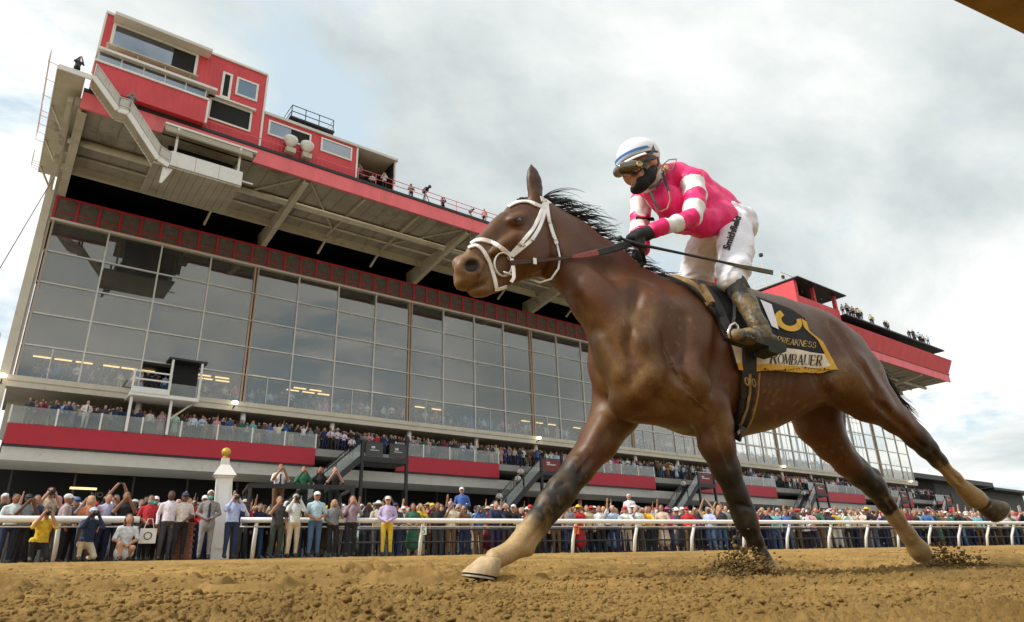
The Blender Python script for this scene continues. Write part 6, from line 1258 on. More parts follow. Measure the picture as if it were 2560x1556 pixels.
# ------------------------------------------------------------------ people
m_pskin = mat('person_skin', (0.4, 0.22, 0.15), rough=0.6, obattr='skin_tone'); m_ptop = mat('person_top', (0.4, 0.4, 0.4), rough=0.85, obattr='top_tone', var=0.30, scale=16, bump=0.4, bscale=14)
m_pbot = mat('person_trousers', (0.1, 0.1, 0.1), rough=0.85, obattr='leg_tone', var=0.12, scale=6, bump=0.4, bscale=12); m_phair = mat('person_hair', (0.05, 0.03, 0.02), rough=0.7, obattr='hair_tone')
m_pshoe = mat('person_shoe', (0.03, 0.028, 0.026), rough=0.6); m_pdev = mat('person_device', (0.02, 0.02, 0.022), rough=0.4); m_ptie = mat('person_tie', (0.015, 0.018, 0.035), rough=0.7); m_pmask = mat('person_mask', (0.12, 0.42, 0.42), rough=0.8)
PM = [m_pskin, m_ptop, m_pbot, m_phair, m_pshoe, m_pdev, m_ptie, m_pmask]
ARMS = {'down': ((.25, .03, 1.14), (.26, -.06, .88)), 'phone': ((.26, -.16, 1.20), (.055, -.33, 1.53)), 'camera': ((.25, -.20, 1.28), (.075, -.21, 1.60)), 'up': ((.29, -.10, 1.62), (.10, -.22, 1.95)), 'clasp': ((.27, 0, 1.15), (.035, -.22, 1.0)), 'fold': ((.28, -.06, 1.13), (-.10, -.20, 1.19)), 'lean': ((.27, -.22, 1.10), (.16, -.42, 1.06)), 'wave': ((.30, -.05, 1.60), (.33, -.08, 1.92))}
def human(left='down', right='down', hair='short', skirt=False, sleeve=True, body='stand', h=0.021, tie=False, mask=False, jacket=False, seed=0, wide=1.0):
    S = Sculpt(h); k = 0.03; dz = 0.0; tilt = 0.0
    C = lambda a, b, ra, rb, c, kk=k: S.cone(a, b, ra, rb, kk, c)
    if body == 'crouch':
        hip = {s: (s * .10, .16, .42) for s in (-1, 1)}; knee = {-1: (-.20, -.26, .50), 1: (.17, -.14, .12)}; ank = {-1: (-.16, -.12, .09), 1: (.15, .32, .10)}; pel, che, nk = (0, .15, .46), (0, .02, .84), (0, -.03, 1.03); dz = -0.47; dy = -.03
    elif body == 'sit':
        hip = {s: (s * .10, .16, .28) for s in (-1, 1)}; knee = {-1: (-.16, -.30, .40), 1: (.14, -.32, .30)}; ank = {-1: (-.12, -.30, .08), 1: (.10, -.05, .09)}; pel, che, nk = (0, .16, .34), (0, .05, .70), (0, .0, .88); dz = -0.62; dy = 0.0
    else:
        ln = -.10 if left == 'lean' else 0.0
        hip = {s: (s * .10, 0, .92) for s in (-1, 1)}; knee = {s: (s * .11, -.02 + .02 * s, .50) for s in (-1, 1)}; ank = {s: (s * .12, .03 + .03 * s, .09) for s in (-1, 1)}; pel, che, nk = (0, 0, .97), (0, ln * .7, 1.30), (0, ln, 1.48); dy = ln
    w = wide
    C(pel, (pel[0], pel[1], pel[2] + .12), .150 * w, .150 * w, 2 if not skirt else 1); S.ell(che, (.185 * w, .125 * w, .22), None, .05, 1); C(che, pel, .150 * w, .155 * w, 1)
    C((-.15 * w, nk[1], nk[2] - .09), (.15 * w, nk[1], nk[2] - .09), .07, .07, 1)
    C((nk[0], nk[1], nk[2] - .06), (nk[0], nk[1] - .01, nk[2] + .08), .055, .055, 0, .02)
    hd = np.array([0, nk[1] - .02, nk[2] + .155]); S.ell(hd, (.078, .098, .118), None, .02, 0); S.ell(hd + [0, -.03, -.07], (.055, .06, .05), None, .02, 0); S.ell(hd + [0, -.105, -.015], (.016, .02, .026), None, .012, 0)
    for s in (-1, 1): S.ell(hd + [s * .08, .01, -.01], (.014, .025, .034), None, .01, 0)
    if mask: S.ell(hd + [0, -.055, -.06], (.062, .055, .05), None, .01, 7)
    if hair == 'short': S.ell(hd + [0, .028, .045], (.086, .094, .095), None, .01, 3)
    if hair == 'long': S.ell(hd + [0, .03, .04], (.092, .098, .10), None, .01, 3); C(hd + [0, .06, .0], hd + [0, .085, -.26], .085, .07, 3, .03); [C(hd + [s * .075, .02, .0], hd + [s * .085, .0, -.2], .04, .035, 3, .02) for s in (-1, 1)]
    if hair in ('cap', 'hat') and not mask: S.ell(hd + [0, -.075, .012], (.066, .035, .018), None, .006, 5)
    if hair == 'cap': S.ell(hd + [0, .01, .055], (.092, .108, .082), None, .008, 3); S.ell(hd + [0, -.12, .045], (.07, .075, .016), None, .008, 3)
    if hair == 'hat': S.ell(hd + [0, .01, .075], (.092, .105, .085), None, .01, 3); S.ell(hd + [0, 0, .055], (.20, .21, .022), None, .012, 3)
    for s, arm in ((-1, left), (1, right)):
        (ex, ey, ez), (hx, hy, hz) = ARMS[arm]; sh_ = (s * .185 * w, nk[1], nk[2] - .095); e_ = (s * ex, ey + dy, ez + dz); ha = (s * hx, hy + dy, hz + dz)
        C(sh_, e_, .064, .050, 1, .03); C(e_, ha, .048, .034, 1 if sleeve else 0, .015)
        v = np.array(ha) - np.array(e_); v /= np.linalg.norm(v); C(ha, np.array(ha) + v * .08, .036, .030, 0, .01)
    if 'phone' in (left, right) or (left == 'up' and right == 'up'):
        q = ARMS['up' if left == 'up' else 'phone'][1]; S.ell((0 if left == right else .06, q[1] + dy - .03, q[2] + dz + .07), (.075, .014, .045), None, .005, 5)
    if skirt:
        C((0, pel[1], pel[2]), (0, pel[1] - (.15 if body == 'sit' else 0), max(.30, pel[2] - .50) if body != 'sit' else .22), .155, .23, 1, .04)
    for s in (-1, 1):
        C(hip[s], knee[s], .092, .066, 0 if skirt else 2, .02); C(knee[s], ank[s], .062, .045, 0 if skirt else 2, .015); C(ank[s], (ank[s][0], ank[s][1] - .15, .045), .05, .04, 4, .01)
    if jacket: C((0, pel[1], pel[2] + .05), (0, pel[1], pel[2] - .10), .165 * w, .175 * w, 1, .03)
    if tie: C((0, che[1] - .135, nk[2] - .07), (0, che[1] - .155, pel[2] + .10), .022, .03, 6, .004)
    V, Q = S.mesh(1); cl = S.classes(V[Q].mean(1))
    Vc = V[Q].mean(1); cl[(cl == 1) & (Vc[:, 2] < pel[2] + (-.13 if jacket else 0.0)) & (np.abs(Vc[:, 0]) < .21)] = 1 if skirt else 2
    cl[(cl == 2) & (Vc[:, 2] > pel[2] + (-.13 if jacket else 0.0))] = 1
    fold_ = np.isin(cl, (1, 2)); me = mesh_np('person_mesh', wrinkle(V, Q, 0.006, 9, seed + 1), Q, PM, cl); return me, (V, Q, cl)
TONE = {'white': (.62, .62, .63), 'pale blue': (.38, .50, .68), 'blue': (.05, .12, .34), 'navy': (.02, .03, .08), 'black': (.018, .018, .02), 'grey': (.22, .22, .23), 'red': (.46, .02, .03), 'pink': (.52, .27, .31), 'beige': (.50, .42, .30), 'green': (.03, .13, .07), 'yellow': (.60, .42, .04), 'mauve': (.34, .25, .27), 'teal': (.12, .34, .38), 'lilac': (.42, .38, .56), 'brown': (.14, .08, .04), 'cream': (.66, .60, .48), 'orange': (.46, .20, .08), 'magenta': (.42, .05, .22), 'mint': (.45, .62, .52), 'maroon': (.16, .015, .03), 'charcoal': (.05, .05, .055), 'olive': (.045, .055, .04), 'denim': (.06, .12, .23)}
SKINS = [(.44, .23, .15), (.40, .20, .13), (.34, .17, .11), (.26, .12, .07), (.12, .055, .035), (.47, .27, .19)]; HAIRS = {'dark': (.02, .014, .01), 'brown': (.07, .04, .02), 'blond': (.38, .26, .12), 'grey': (.42, .42, .42), 'white': (.66, .65, .64)}
pr = random.Random(21)
def person(me, loc, rz, top, leg, hairc, label, group=None, skin_=None, sc=1.0):
    o = bpy.data.objects.new('person', me); COL.objects.link(o); o.location = loc; o.rotation_euler = (0, 0, rz); o.scale = (sc, sc, sc)
    o['top_tone'] = [float(v) * pr.uniform(.9, 1.1) for v in TONE[top]]; o['leg_tone'] = [float(v) for v in TONE[leg]]; o['hair_tone'] = [float(v) for v in (HAIRS.get(hairc) or TONE[hairc])]; o['skin_tone'] = list(skin_ or pr.choice(SKINS))
    return tag(o, label, 'person', group)
PROTO = {}
def proto(key, **kw):
    if key not in PROTO: PROTO[key] = human(**kw)
    return PROTO[key][0]
KEYS = {'stand': dict(), 'cap': dict(hair='cap', left='clasp', right='clasp'), 'phone': dict(left='phone', right='phone'), 'phonecap': dict(left='phone', right='phone', hair='cap'), 'longphone': dict(left='phone', right='down', hair='long', sleeve=False), 'armup': dict(right='wave', sleeve=False, seed=3), 'up': dict(left='up', right='up', sleeve=False), 'dress': dict(skirt=True, hair='long', left='clasp', right='clasp', sleeve=False), 'dresshat': dict(skirt=True, hair='hat', sleeve=False, left='clasp', right='down'), 'hat': dict(hair='hat', left='fold', right='fold'), 'lean': dict(left='lean', right='lean'), 'leancap': dict(left='lean', right='lean', hair='cap', sleeve=False), 'fold': dict(left='fold', right='fold', sleeve=False, seed=5), 'camera': dict(left='camera', right='camera'), 'suit': dict(jacket=True, left='clasp', right='clasp', tie=True)}
WORDS = {'stand': 'standing with arms down', 'cap': 'wearing a cap with clasped hands', 'phone': 'holding up a phone', 'phonecap': 'wearing a cap and filming with a phone', 'longphone': 'with long hair and a phone in hand', 'armup': 'waving one bare arm', 'up': 'reaching a phone overhead', 'dress': 'with long hair in a short dress', 'dresshat': 'in a dress and wide sun hat', 'hat': 'in a wide sun hat with folded arms', 'lean': 'leaning forward on the rail', 'leancap': 'in a cap leaning on the rail', 'fold': 'standing with folded arms', 'camera': 'looking through a camera', 'suit': 'in a jacket and tie'}
def face(p, to=(0.0, 0.0)): return math.atan2(to[0] - p[0], -(to[1] - p[1])) if True else 0
def facing(p, jit=0.35):
    d = Vector((1.5 - p[0], 3.0 - p[1])); return math.atan2(d.y, d.x) + math.pi / 2 + pr.uniform(-jit, jit)
def at_px(x, perp): a = rail_at(x, perp); return a
def ground_at(perp): return (track_z(perp) if perp < RAILD else apron_z(perp))
used = []
def feat(x, perp, kw, top, leg, hairc, label, sc=1.0, skin_=None, z=None, rz=None, jit=.1):
    a = at_px(x, perp); p = rp(a, perp, ground_at(perp) if z is None else z); key = repr(sorted(kw.items())); used.append((a, perp))
    return person(proto(key, **kw), p, facing(p, jit) if rz is None else rz, top, leg, hairc, label, None, skin_, sc)
def held_camera(p, label, lens=0.16):
    loc, rz, sc = p.location, p.rotation_euler.z, p.scale.x; e = empty('camera', tuple(loc), label, 'camera'); M_ = Matrix.Translation(loc) @ Matrix.Rotation(rz, 4, 'Z') @ Matrix.Scale(sc, 4)
    z0 = 1.62 if p['label'].find('crouch') < 0 and p['label'].find('kneel') < 0 else 1.15
    mb = MB(); mb.frame((0, 0, 0), (1, 0, 0), (0, 1, 0), (0, 0, 1), -.075, .075, -.24, -.155, z0 - .05, z0 + .06); o = mb.build('camera_body', m_pdev); o.matrix_world = M_; o2 = None
    bpy.context.view_layer.update(); o.parent = e; o.matrix_parent_inverse = e.matrix_world.inverted()
    mb = MB(); mb.lathe((0, -.24, z0), [(.038, 0), (.042, lens * .6), (.052, lens)], 12, (0, -1, 0)); o = mb.build('camera_lens', m_pdev, None, True); o.matrix_world = M_; o.parent = e; o.matrix_parent_inverse = e.matrix_world.inverted()
ph = dict(left='phone', right='phone'); cm = dict(left='camera', right='camera')
B = RAILD
p = feat(95, B - .55, dict(body='crouch', hair='cap', sleeve=False, **cm), 'yellow', 'black', 'brown', 'crouching photographer in a yellow vest and brown cap'); held_camera(p, 'black camera raised by the crouching photographer in yellow', .2)
p = feat(212, B - .5, dict(body='crouch', hair='cap', **cm), 'navy', 'beige', 'pale blue', 'kneeling photographer in navy with a light blue cap'); held_camera(p, 'black camera raised by the kneeling photographer in navy', .2)
feat(308, B - .5, dict(body='sit', hair='long', skirt=True, sleeve=False, left='clasp', right='clasp'), 'white', 'white', 'brown', 'woman in a white dress crouching on the dirt edge', jit=.0)
feat(292, B + .6, dict(left='phone', right='phone', sleeve=False), 'black', 'black', 'dark', 'big man in a black T-shirt filming behind the short rail', 1.06)
feat(246, B + .75, dict(left='clasp', right='phone', sleeve=True, seed=4), 'lilac', 'navy', 'brown', 'man in a lilac shirt behind the short rail', 1.03)
feat(266, B + 1.7, dict(left='up', right='up', sleeve=False), 'black', 'black', 'dark', 'person reaching both bare arms up with a phone near the post', 1.08)
feat(203, B + .55, dict(left='clasp', right='down', hair='long', sleeve=False, seed=6), 'orange', 'brown', 'blond', 'woman in a rust sleeveless top behind the short rail', .98)
feat(141, B + .5, dict(hair='cap', sleeve=False, seed=7), 'mauve', 'black', 'white', 'stooped man in a taupe shirt and white cap by the short rail', 1.0, rz=2.2)
p = feat(95, B + 1.5, dict(sleeve=False, seed=8, **cm), 'beige', 'brown', 'dark', 'tall cameraman in tan lifting a video camera over the crowd', 1.16); held_camera(p, 'long black video camera on the tall cameraman in tan', .34)
feat(40, B + .7, dict(left='phone', right='phone', hair='cap', sleeve=False), 'grey', 'black', 'black', 'man in a grey T-shirt and black cap filming by the short rail')
feat(8, B + .6, dict(left='fold', right='fold', sleeve=False, seed=5), 'white', 'navy', 'dark', 'man in a white top with folded arms at the rail end')
feat(62, B + .9, dict(left='lean', right='lean'), 'navy', 'black', 'dark', 'man in navy leaning on the short rail')
feat(165, B + 1.2, dict(hair='cap', left='clasp', right='clasp'), 'charcoal', 'black', 'blue', 'person in charcoal with a blue cap behind the short rail')
p = feat(356, B + .15, dict(left='clasp', right='down', hair='short', sleeve=False, seed=9, mask=True), 'red', 'black', 'dark', 'person in a red top with a mask beside the white tote bag', .98)
feat(345, B + .9, dict(left='phone', right='phone', hair='short', sleeve=True), 'black', 'black', 'dark', 'person in black raising a phone beside the post gap')
feat(368, B + 1.2, dict(hair='cap', left='clasp', right='clasp', mask=True), 'charcoal', 'black', 'white', 'person in charcoal with white cap and mask near the gap', 1.03)
feat(407, B - .1, dict(left='down', right='down', seed=2), 'white', 'charcoal', 'dark', 'man in an open white shirt and dark trousers by the rail gap', 1.02, (.09, .04, .025))
feat(442, B - .05, dict(hair='cap', left='down', right='clasp', sleeve=False, seed=11), 'cream', 'black', 'navy', 'man in a cream polo and dark cap by the rail gap', 1.0, (.14, .065, .04))
feat(508, B - .35, dict(jacket=True, tie=True, mask=True, left='clasp', right='clasp'), 'grey', 'grey', 'white', 'white haired man in a grey suit with a teal face mask', 1.03)
p = feat(571, B - .2, dict(seed=12, **cm), 'pale blue', 'navy', 'dark', 'photographer in a pale blue shirt and navy trousers beside the post', 1.0); held_camera(p, 'black camera held by the photographer in pale blue', .18)
feat(686, B - .2, dict(skirt=False, hair='short', left='phone', right='down', sleeve=False, seed=13), 'charcoal', 'olive', 'dark', 'woman in a dark sleeveless top and olive trousers with a phone', .97)
p = feat(728, B - .25, dict(seed=14, **cm), 'white', 'beige', 'grey', 'grey haired photographer in a white shirt and khaki trousers', 1.0); held_camera(p, 'black camera held by the grey haired photographer', .16)
feat(782, B - .2, dict(hair='cap', left='clasp', right='clasp', sleeve=False, mask=False, seed=15), 'pale blue', 'denim', 'white', 'heavy man in a pale blue shirt, jeans and white cap', 1.05)
feat(828, B - .05, dict(hair='long', left='clasp', right='phone', seed=16), 'grey', 'black', 'blond', 'blond woman in a striped grey blouse and black trousers', .93)
feat(874, B - .1, dict(hair='long', left='phone', right='phone', seed=17), 'mauve', 'black', 'brown', 'woman in a mauve sweater holding up a phone', 1.0)
feat(965, B - .25, dict(hair='cap', left='clasp', right='clasp', seed=18), 'lilac', 'yellow', 'white', 'woman in bright yellow trousers and a white cap', .99)
for x, q_, kw, t, l, hc, lb in ((681, PQ - .2, dict(sleeve=False, tie=True, seed=19, **ph), 'white', 'brown', 'dark', 'man in white shirt, tie and brown trousers on the stand'), (742, PQ + .1, dict(hair='short', seed=20, **ph), 'green', 'black', 'dark', 'person in green filming from the photographers\' stand'), (786, PQ + .2, dict(hair='long', seed=21, **ph), 'black', 'black', 'brown', 'person in black with long hair filming from the stand'), (824, PQ, dict(sleeve=False, seed=22, **ph), 'black', 'black', 'dark', 'man in a black polo filming at the end of the stand')):
    feat(x, q_, kw, t, l, hc, lb, 1.0, None, PZ)
for k, (x, q_, key, t, l, hc, lb) in enumerate(((1155, 24.5, 'cap', 'blue', 'navy', 'white', 'man in a royal blue shirt standing above the crowd'), (1453, 22.95, 'dresshat', 'red', 'black', 'yellow', 'woman in a red dress and yellow sun hat'), (1506, 22.95, 'armup', 'white', 'black', 'dark', 'man in a white shirt with one arm raised by the fence'), (1540, 22.95, 'lean', 'pale blue', 'navy', 'grey', 'bald man in a pale blue shirt leaning on the fence'), (1628, 22.95, 'lean', 'yellow', 'black', 'dark', 'person in a bright yellow shirt leaning on the fence'), (1730, 23.0, 'cap', 'red', 'brown', 'red', 'person in a red hooded top and red cap'), (1811, 23.6, 'up', 'blue', 'navy', 'dark', 'man in a blue shirt stretching a phone overhead'), (1585, 25.5, 'stand', 'white', 'white', 'white', 'person all in white standing high behind the crowd'), (1680, 23.3, 'hat', 'magenta', 'navy', 'magenta', 'person in a magenta hat and top'), (2105, 23.0, 'stand', 'yellow', 'white', 'dark', 'person in a bright yellow jacket by the fence'), (1330, 23.0, 'cap', 'red', 'black', 'red', 'person in red with a red cap by the fence'), (1030, 23.0, 'dress', 'green', 'green', 'dark', 'woman in a green dress behind the fence'))):
    z = ground_at(q_) + (0.75 if 'above' in lb or 'high' in lb else 0); feat(x, q_, KEYS[key], t, l, hc, lb, 1.0, None, z)
# the crowd along the fence
TOPS = ['white'] * 9 + ['pale blue'] * 4 + ['navy'] * 8 + ['black'] * 9 + ['charcoal'] * 6 + ['grey'] * 4 + ['pink'] * 2 + ['beige'] * 3 + ['red'] * 2 + ['blue'] * 2 + ['cream'] * 2 + ['brown'] * 2 + ['mauve', 'green', 'teal', 'yellow', 'orange', 'maroon', 'mint', 'lilac', 'brown', 'magenta']
LEGS = ['navy', 'black', 'black', 'beige', 'denim', 'charcoal', 'charcoal', 'brown', 'navy']
def crowd_person(p, place, group, keys, sc=1.0, jit=.4):
    k = pr.choice(keys); t = pr.choice(TOPS); l = t if 'dress' in k else pr.choice(LEGS); hc = pr.choice(['dark', 'brown', 'brown', 'blond', 'grey']) if k not in ('cap', 'hat', 'phonecap', 'dresshat', 'leancap') else pr.choice(['white', 'white', 'red', 'beige', 'navy', 'yellow', 'pink'])
    hw = {'cap': '%s cap', 'phonecap': '%s cap', 'leancap': '%s cap', 'hat': '%s hat', 'dresshat': '%s hat'}.get(k)
    lb = 'spectator in %s %s %s' % (t, WORDS[k].replace('a cap', 'a ' + hc + ' cap').replace('wide sun hat', 'wide ' + hc + ' sun hat') if hw else WORDS[k], place)
    return person(proto(k, **KEYS[k]), p, facing(p, jit), t, l, hc, lb, group, None, sc * pr.uniform(.94, 1.06))
CS = []                                              # distant or hidden people, kept as one mass: (point, angle, proto key, colours)
rows = [(23.0, 0.50), (23.6, 0.50), (24.2, 0.50), (24.9, 0.48), (25.7, 0.5), (26.6, 0.5), (27.6, 0.55), (28.8, 0.6), (30.5, 0.6)]
n_rail = 0
for r, (q_, dx) in enumerate(rows):
    a = rail_at(890 if r < 2 else 400, q_); aend = rail_at(2620, q_)
    while a < aend:
        a += dx * pr.uniform(.8, 1.3)
        if any(abs(a - ua) < .42 and abs(q_ - uq) < .55 for ua, uq in used): continue
        p = rp(a, q_ + pr.uniform(-.2, .2), ground_at(q_) + (0.0 if r < 2 else 0.05 * (r - 1)))
        if r < 3 and n_rail < 150: n_rail += 1; crowd_person(p, 'behind the fence', 'spectators packed along the fence', (['lean', 'leancap'] if r == 0 else []) + ['stand', 'cap', 'phone', 'phonecap', 'longphone', 'armup', 'dress', 'dresshat', 'hat', 'fold', 'camera', 'suit', 'cap', 'phone', 'longphone'] + (['up'] if r else []))
        else: CS.append((p, facing(p, .5)))
for q_ in (22.5, 23.0, 23.5, 24.1, 24.8, 25.6):                     # thicker knot of people behind the short rail
    a = rail_at(-200, q_)
    while a < rail_at(560, q_):
        a += pr.uniform(.42, .62)
        if any(abs(a - ua) < .36 and abs(q_ - uq) < .42 for ua, uq in used): continue
        p = rp(a, q_ + pr.uniform(-.2, .2), ground_at(q_))
        if rail_at(-10, q_) < a and q_ < 23.3: crowd_person(p, 'behind the short rail', 'spectators behind the short rail', ['stand', 'cap', 'phone', 'phonecap', 'longphone', 'camera', 'fold', 'armup'])
        else: CS.append((p, facing(p, .5)))
# balcony
nb_ = 0
bx_ = [(1.2, 'suit', 'charcoal'), (1.9, 'suit', 'maroon'), (2.6, 'suit', 'navy'), (3.3, 'suit', 'navy'), (4.35, 'suit', 'cream'), (5.4, 'suit', 'charcoal'), (6.1, 'suit', 'navy'), (6.8, 'suit', 'navy'), (7.5, 'suit', 'navy'), (8.15, 'stand', 'cream'), (8.9, 'dress', 'pink'), (9.8, 'dress', 'mint'), (11.0, 'stand', 'white'), (11.6, 'fold', 'pale blue'), (12.6, 'dress', 'pink'), (13.5, 'phone', 'blue'), (14.4, 'dress', 'green'), (15.2, 'dress', 'teal')]
for u, k, t in bx_:
    p = bp(u, -.55, 9.92); hc = pr.choice(['dark', 'grey', 'brown', 'blond']); 
    person(proto(k, **KEYS[k]), p, facing(p, .3), t, t if 'dress' in k or k == 'suit' else 'navy', hc, ('big man in a pale cream coat at the balcony glass' if t == 'cream' and k == 'suit' else 'guest in %s %s on the balcony' % (t, WORDS[k])), 'guests along the balcony glass', None, 1.12 if (t == 'cream' and k == 'suit') else 1.0)
u = 15.8
while u < UE + 3:
    u += pr.uniform(.42, .72) * (1 if u < 60 else .9)
    p = bp(u, -.55 + pr.uniform(-.15, .1), 9.92)
    if nb_ < 62 and u < 60: nb_ += 1; crowd_person(p, 'on the balcony', 'guests along the balcony glass', ['stand', 'cap', 'phone', 'dress', 'hat', 'fold', 'suit', 'longphone', 'armup', 'camera'])
    else: CS.append((p, facing(p, .4)))
for o in (-1.0, -1.6, -2.3, -3.2):
    u = 0.8
    while u < UE + 3:
        u += pr.uniform(.42, .85); p = bp(u, o, 9.92 + (0.14 * (-o - 1))); CS.append((p, facing(p, .4)))
# guards on the stairs and balcony edge
gd = dict(hair='cap', sleeve=False, tie=True, seed=23, left='clasp', right='clasp')
for (u, o, z, lb) in ((21.3, -.4, 9.92, 'guard in white shirt, tie and cap where the first red band ends'), (22.6, .9, 9.16, 'guard in white shirt, tie and cap on the emblem case landing'), (36.4, 1.7, 5.5, 'guard in white shirt and cap low on the second balcony stair'), (38.9, 1.7, 7.8, 'guard in white shirt and cap high on the second balcony stair'), (38.4, 1.9, 7.1, 'guard in white shirt seated just below the stair guard'), (61.6, 1.7, 7.9, 'guard in white shirt on the third balcony stair'), (85.6, 1.7, 7.9, 'guard in white shirt on the fourth balcony stair')):
    p = bp(u, o, z); person(proto('guard', **gd), p, facing(p, .2), 'white', 'black', 'black', lb)
# cameramen on the roof and pod
for (u, o, z, k, t, lb) in ((-0.6, 8.4, 29.87, 'phone', 'charcoal', 'person on the roof walkway platform above the stair'), (2.6, 8.9, 28.2, 'camera', 'grey', 'cameraman leaning over the roof stair landing'), (6.9, 8.0, 25.25, 'camera', 'black', 'cameraman standing in the white pod'), (9.3, 8.2, 25.25, 'fold', 'black', 'dark figure at the end of the white pod'), (19.6, 6.6, 29.9, 'fold', 'navy', 'man in navy in the open roof shed'), (20.6, 6.6, 29.9, 'cap', 'white', 'man in white at the roof shed railing'), (27.4, 6.6, 29.9, 'camera', 'black', 'cameraman beside a tripod on the roof edge'), (21.4, 7.2, 29.9, 'phone', 'white', 'person in white filming at the end of the roof shed'), (19.1, 7.2, 29.9, 'camera', 'grey', 'cameraman in grey at the corner of the roof shed'), (31.6, 7.0, 29.9, 'stand', 'pink', 'person in pink on the roof edge past the tripods'), (24.0, 7.0, 29.9, 'fold', 'beige', 'person in beige on the roof edge by the shed'), (36.2, 7.0, 29.9, 'cap', 'navy', 'person in navy cap far along the roof edge'), (7.6, -.6, 12.62, 'camera', 'black', 'cameraman on the white railed platform before the glass')):
    p = bp(u, o, z); person(proto(k, **KEYS[k]), p, facing(p, .2), t, 'black', 'dark', lb)
for k in range(26):                                    # small figures on the far roof
    u = pr.choice([93.5, 94.3, 95.5, 96.6, 97.2, 98, 101, 101.8, 106, 113.5, 114.4, 115.5, 116.2, 117.5, 118.3, 119.4]) + pr.uniform(-.3, .3); p = bp(u, RF + .5 + pr.uniform(-.4, .4), 33.46)
    t = pr.choice(['navy', 'white', 'black', 'pale blue', 'grey', 'beige']); person(proto('stand'), p, facing(p, .6), t, 'black', 'dark', 'tiny figure in %s on the far roof canopy' % t, 'people on the far roof canopy')
for k in range(90): p = bp(pr.uniform(93, 123), 7.2 + pr.uniform(-.6, .35), 30.36); CS.append((p, facing(p, .5)))
# rooftop cameras on tripods
def tripod(u, o, z, label, s=1.0):
    e = empty('tripod_camera', tuple(bp(u, o, z)), label, 'camera'); b = bp(u, o, z); top = b + Vector((0, 0, 1.15 * s))
    for t in range(3): mb = MB(); mb.tube([top, b + Vector((math.cos(t * 2.1) * .4 * s, math.sin(t * 2.1) * .4 * s, 0))], 0.03 * s, 6); child0(mb.build('leg', m_black, None, True), e)
    mb = MB(); mb.frame(top, BN, BU, (0, 0, 1), -.25 * s, .25 * s, -.12 * s, .12 * s, 0, .28 * s); child0(mb.build('camera_body', m_pdev), e)
    mb = MB(); mb.lathe(top + Vector(BN) * .25 * s + Vector((0, 0, .14 * s)), [(.08 * s, 0), (.10 * s, .3 * s), (.13 * s, .36 * s)], 10, BN); child0(mb.build('camera_lens', m_pdev, None, True), e)
tripod(25.4, 7.0, 29.88, 'tall broadcast camera on a tripod on the roof edge', 1.25); tripod(30.1, 7.0, 29.88, 'slim tripod camera further along the roof edge', .8); tripod(34.6, 7.0, 29.88, 'bulky tripod camera beside the skylight on the roof', .9); tripod(8.0, -.1, 12.62, 'broadcast camera on the white platform before the glass', 1.0); tripod(6.2, 8.6, 25.24, 'broadcast camera in the hanging white pod', .8)
mb = MB(); mb.prism([bp(31.5, 6, 29.9), bp(31.5, 3, 31.0), bp(31.5, 0, 29.9)], Vector(BU) * 12); sk = mb.build('skylight', m_char); tag(sk, 'dark pitched skylight behind the roof railing', 'skylight')
# white tote bag
bg = empty('tote_bag', tuple(rp(at_px(362, B - .15), B - .15, RAILZ + .45)), 'white tote bag with a round dark emblem', 'bag'); a_ = at_px(362, B - .15)
mb = MB(); mb.frame(rp(a_, B - .15, RAILZ + .42), RU, RN, (0, 0, 1), -.20, .20, -.06, .06, 0, .38); child0(mb.build('bag_body', m_trim), bg); mb = MB(); mb.tube([rp(a_ - .12, B - .15, RAILZ + .8), rp(a_ - .05, B - .15, RAILZ + 1.05), rp(a_ + .05, B - .15, RAILZ + 1.05), rp(a_ + .12, B - .15, RAILZ + .8)], .012, 6); child0(mb.build('handle', m_trim, None, True), bg)
mb = MB(); mb.tube([rp(a_ + .09 * math.cos(t), B - .22, RAILZ + .61 + .09 * math.sin(t)) for t in np.linspace(0, 2 * math.pi, 15)], .012, 5, False); child0(mb.build('emblem', m_black), bg)
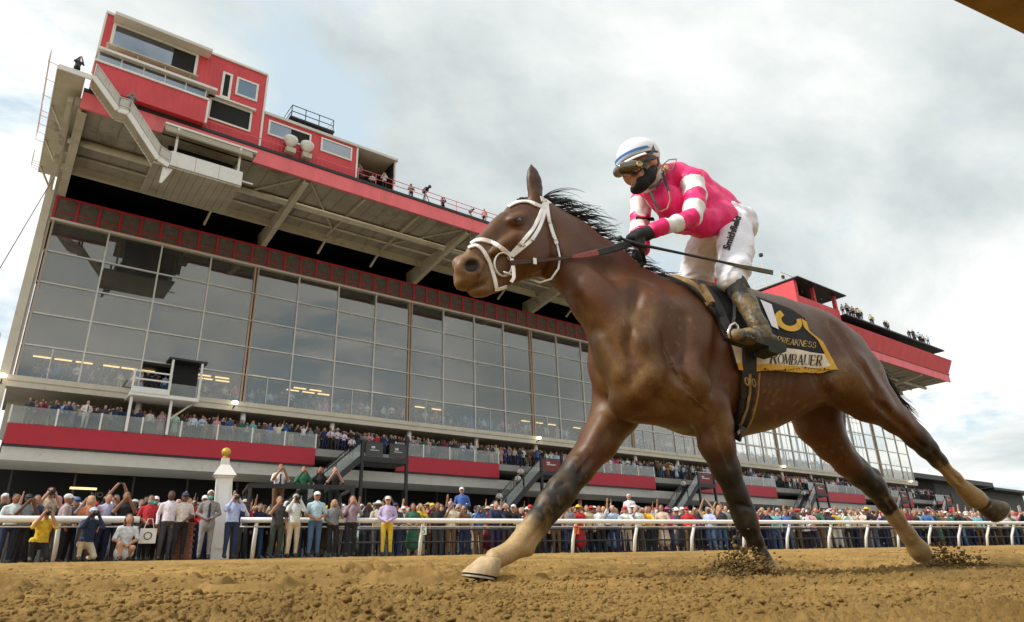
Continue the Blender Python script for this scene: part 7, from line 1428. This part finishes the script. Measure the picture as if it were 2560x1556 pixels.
# the mass of people too far or too hidden to pick apart
def crowd_mass(name, items, label, h_keys, seed):
    rs = np.random.RandomState(seed); Vs = []; Fs = []; Cs = []; b = 0
    for p, rz in items:
        V, Q, cl = LOW[h_keys[rs.randint(len(h_keys))]]; s = rs.uniform(.93, 1.07); c, sn = math.cos(rz), math.sin(rz); W = V * s; W = np.stack([W[:, 0] * c - W[:, 1] * sn, W[:, 0] * sn + W[:, 1] * c, W[:, 2]], 1) + np.array(p)
        t = np.array(TONE[TOPS[rs.randint(len(TOPS))]]); l = np.array(TONE[LEGS[rs.randint(len(LEGS))]]); hcol = np.array(list(HAIRS.values())[rs.randint(5)]) if rs.rand() < .7 else np.array(TONE[['white', 'beige', 'red', 'navy', 'yellow', 'pink'][rs.randint(6)]]); sk = np.array(SKINS[rs.randint(len(SKINS))])
        pal = np.array([sk, t, l, hcol, (.03, .03, .03), (.02, .02, .02), (.02, .02, .03), (.3, .4, .4)]); Vs.append(W); Fs.append(Q + b); Cs.append(pal[cl]); b += len(V)
    F = np.concatenate(Fs); fc = np.concatenate(Cs); V = np.concatenate(Vs); vc = np.zeros((len(V), 3)); cnt = np.zeros(len(V))
    for k in range(4): np.add.at(vc, F[:, k], fc); np.add.at(cnt, F[:, k], 1)
    o = stuff(link(name, mesh_np(name, V, F, [m_mass], None, True, vc / np.maximum(cnt, 1)[:, None]))); o['label'] = label; return o
m_mass = mat('crowd_clothes', (.3, .3, .3), rough=0.85, attr='coat')
LOW = {k: human(h=0.05, **KEYS[k])[1] for k in ('stand', 'cap', 'phone', 'dress', 'hat', 'armup', 'fold', 'longphone')}
crowd_mass('distant_crowd', CS, 'dense crowd massed behind the front spectators and along the far balcony', list(LOW), 5)
IN = []; rs = np.random.RandomState(77)
for o, z, dx in ((-2.9, 13.12, .62), (-3.8, 13.12, .66), (-5.0, 13.12, .7), (-7.6, 13.92, .62), (-8.8, 13.92, .66), (-11.0, 14.82, .62)):
    u = 0.6
    while u < (UE - 1 if o > -6 else 72):
        u += dx * rs.uniform(.7, 1.6); p = bp(u, o + rs.uniform(-.3, .3), z); IN.append((p, facing(p, .4)))
crowd_mass('indoor_crowd', IN, 'crowd seen dimly inside the glass hall', list(LOW), 6)
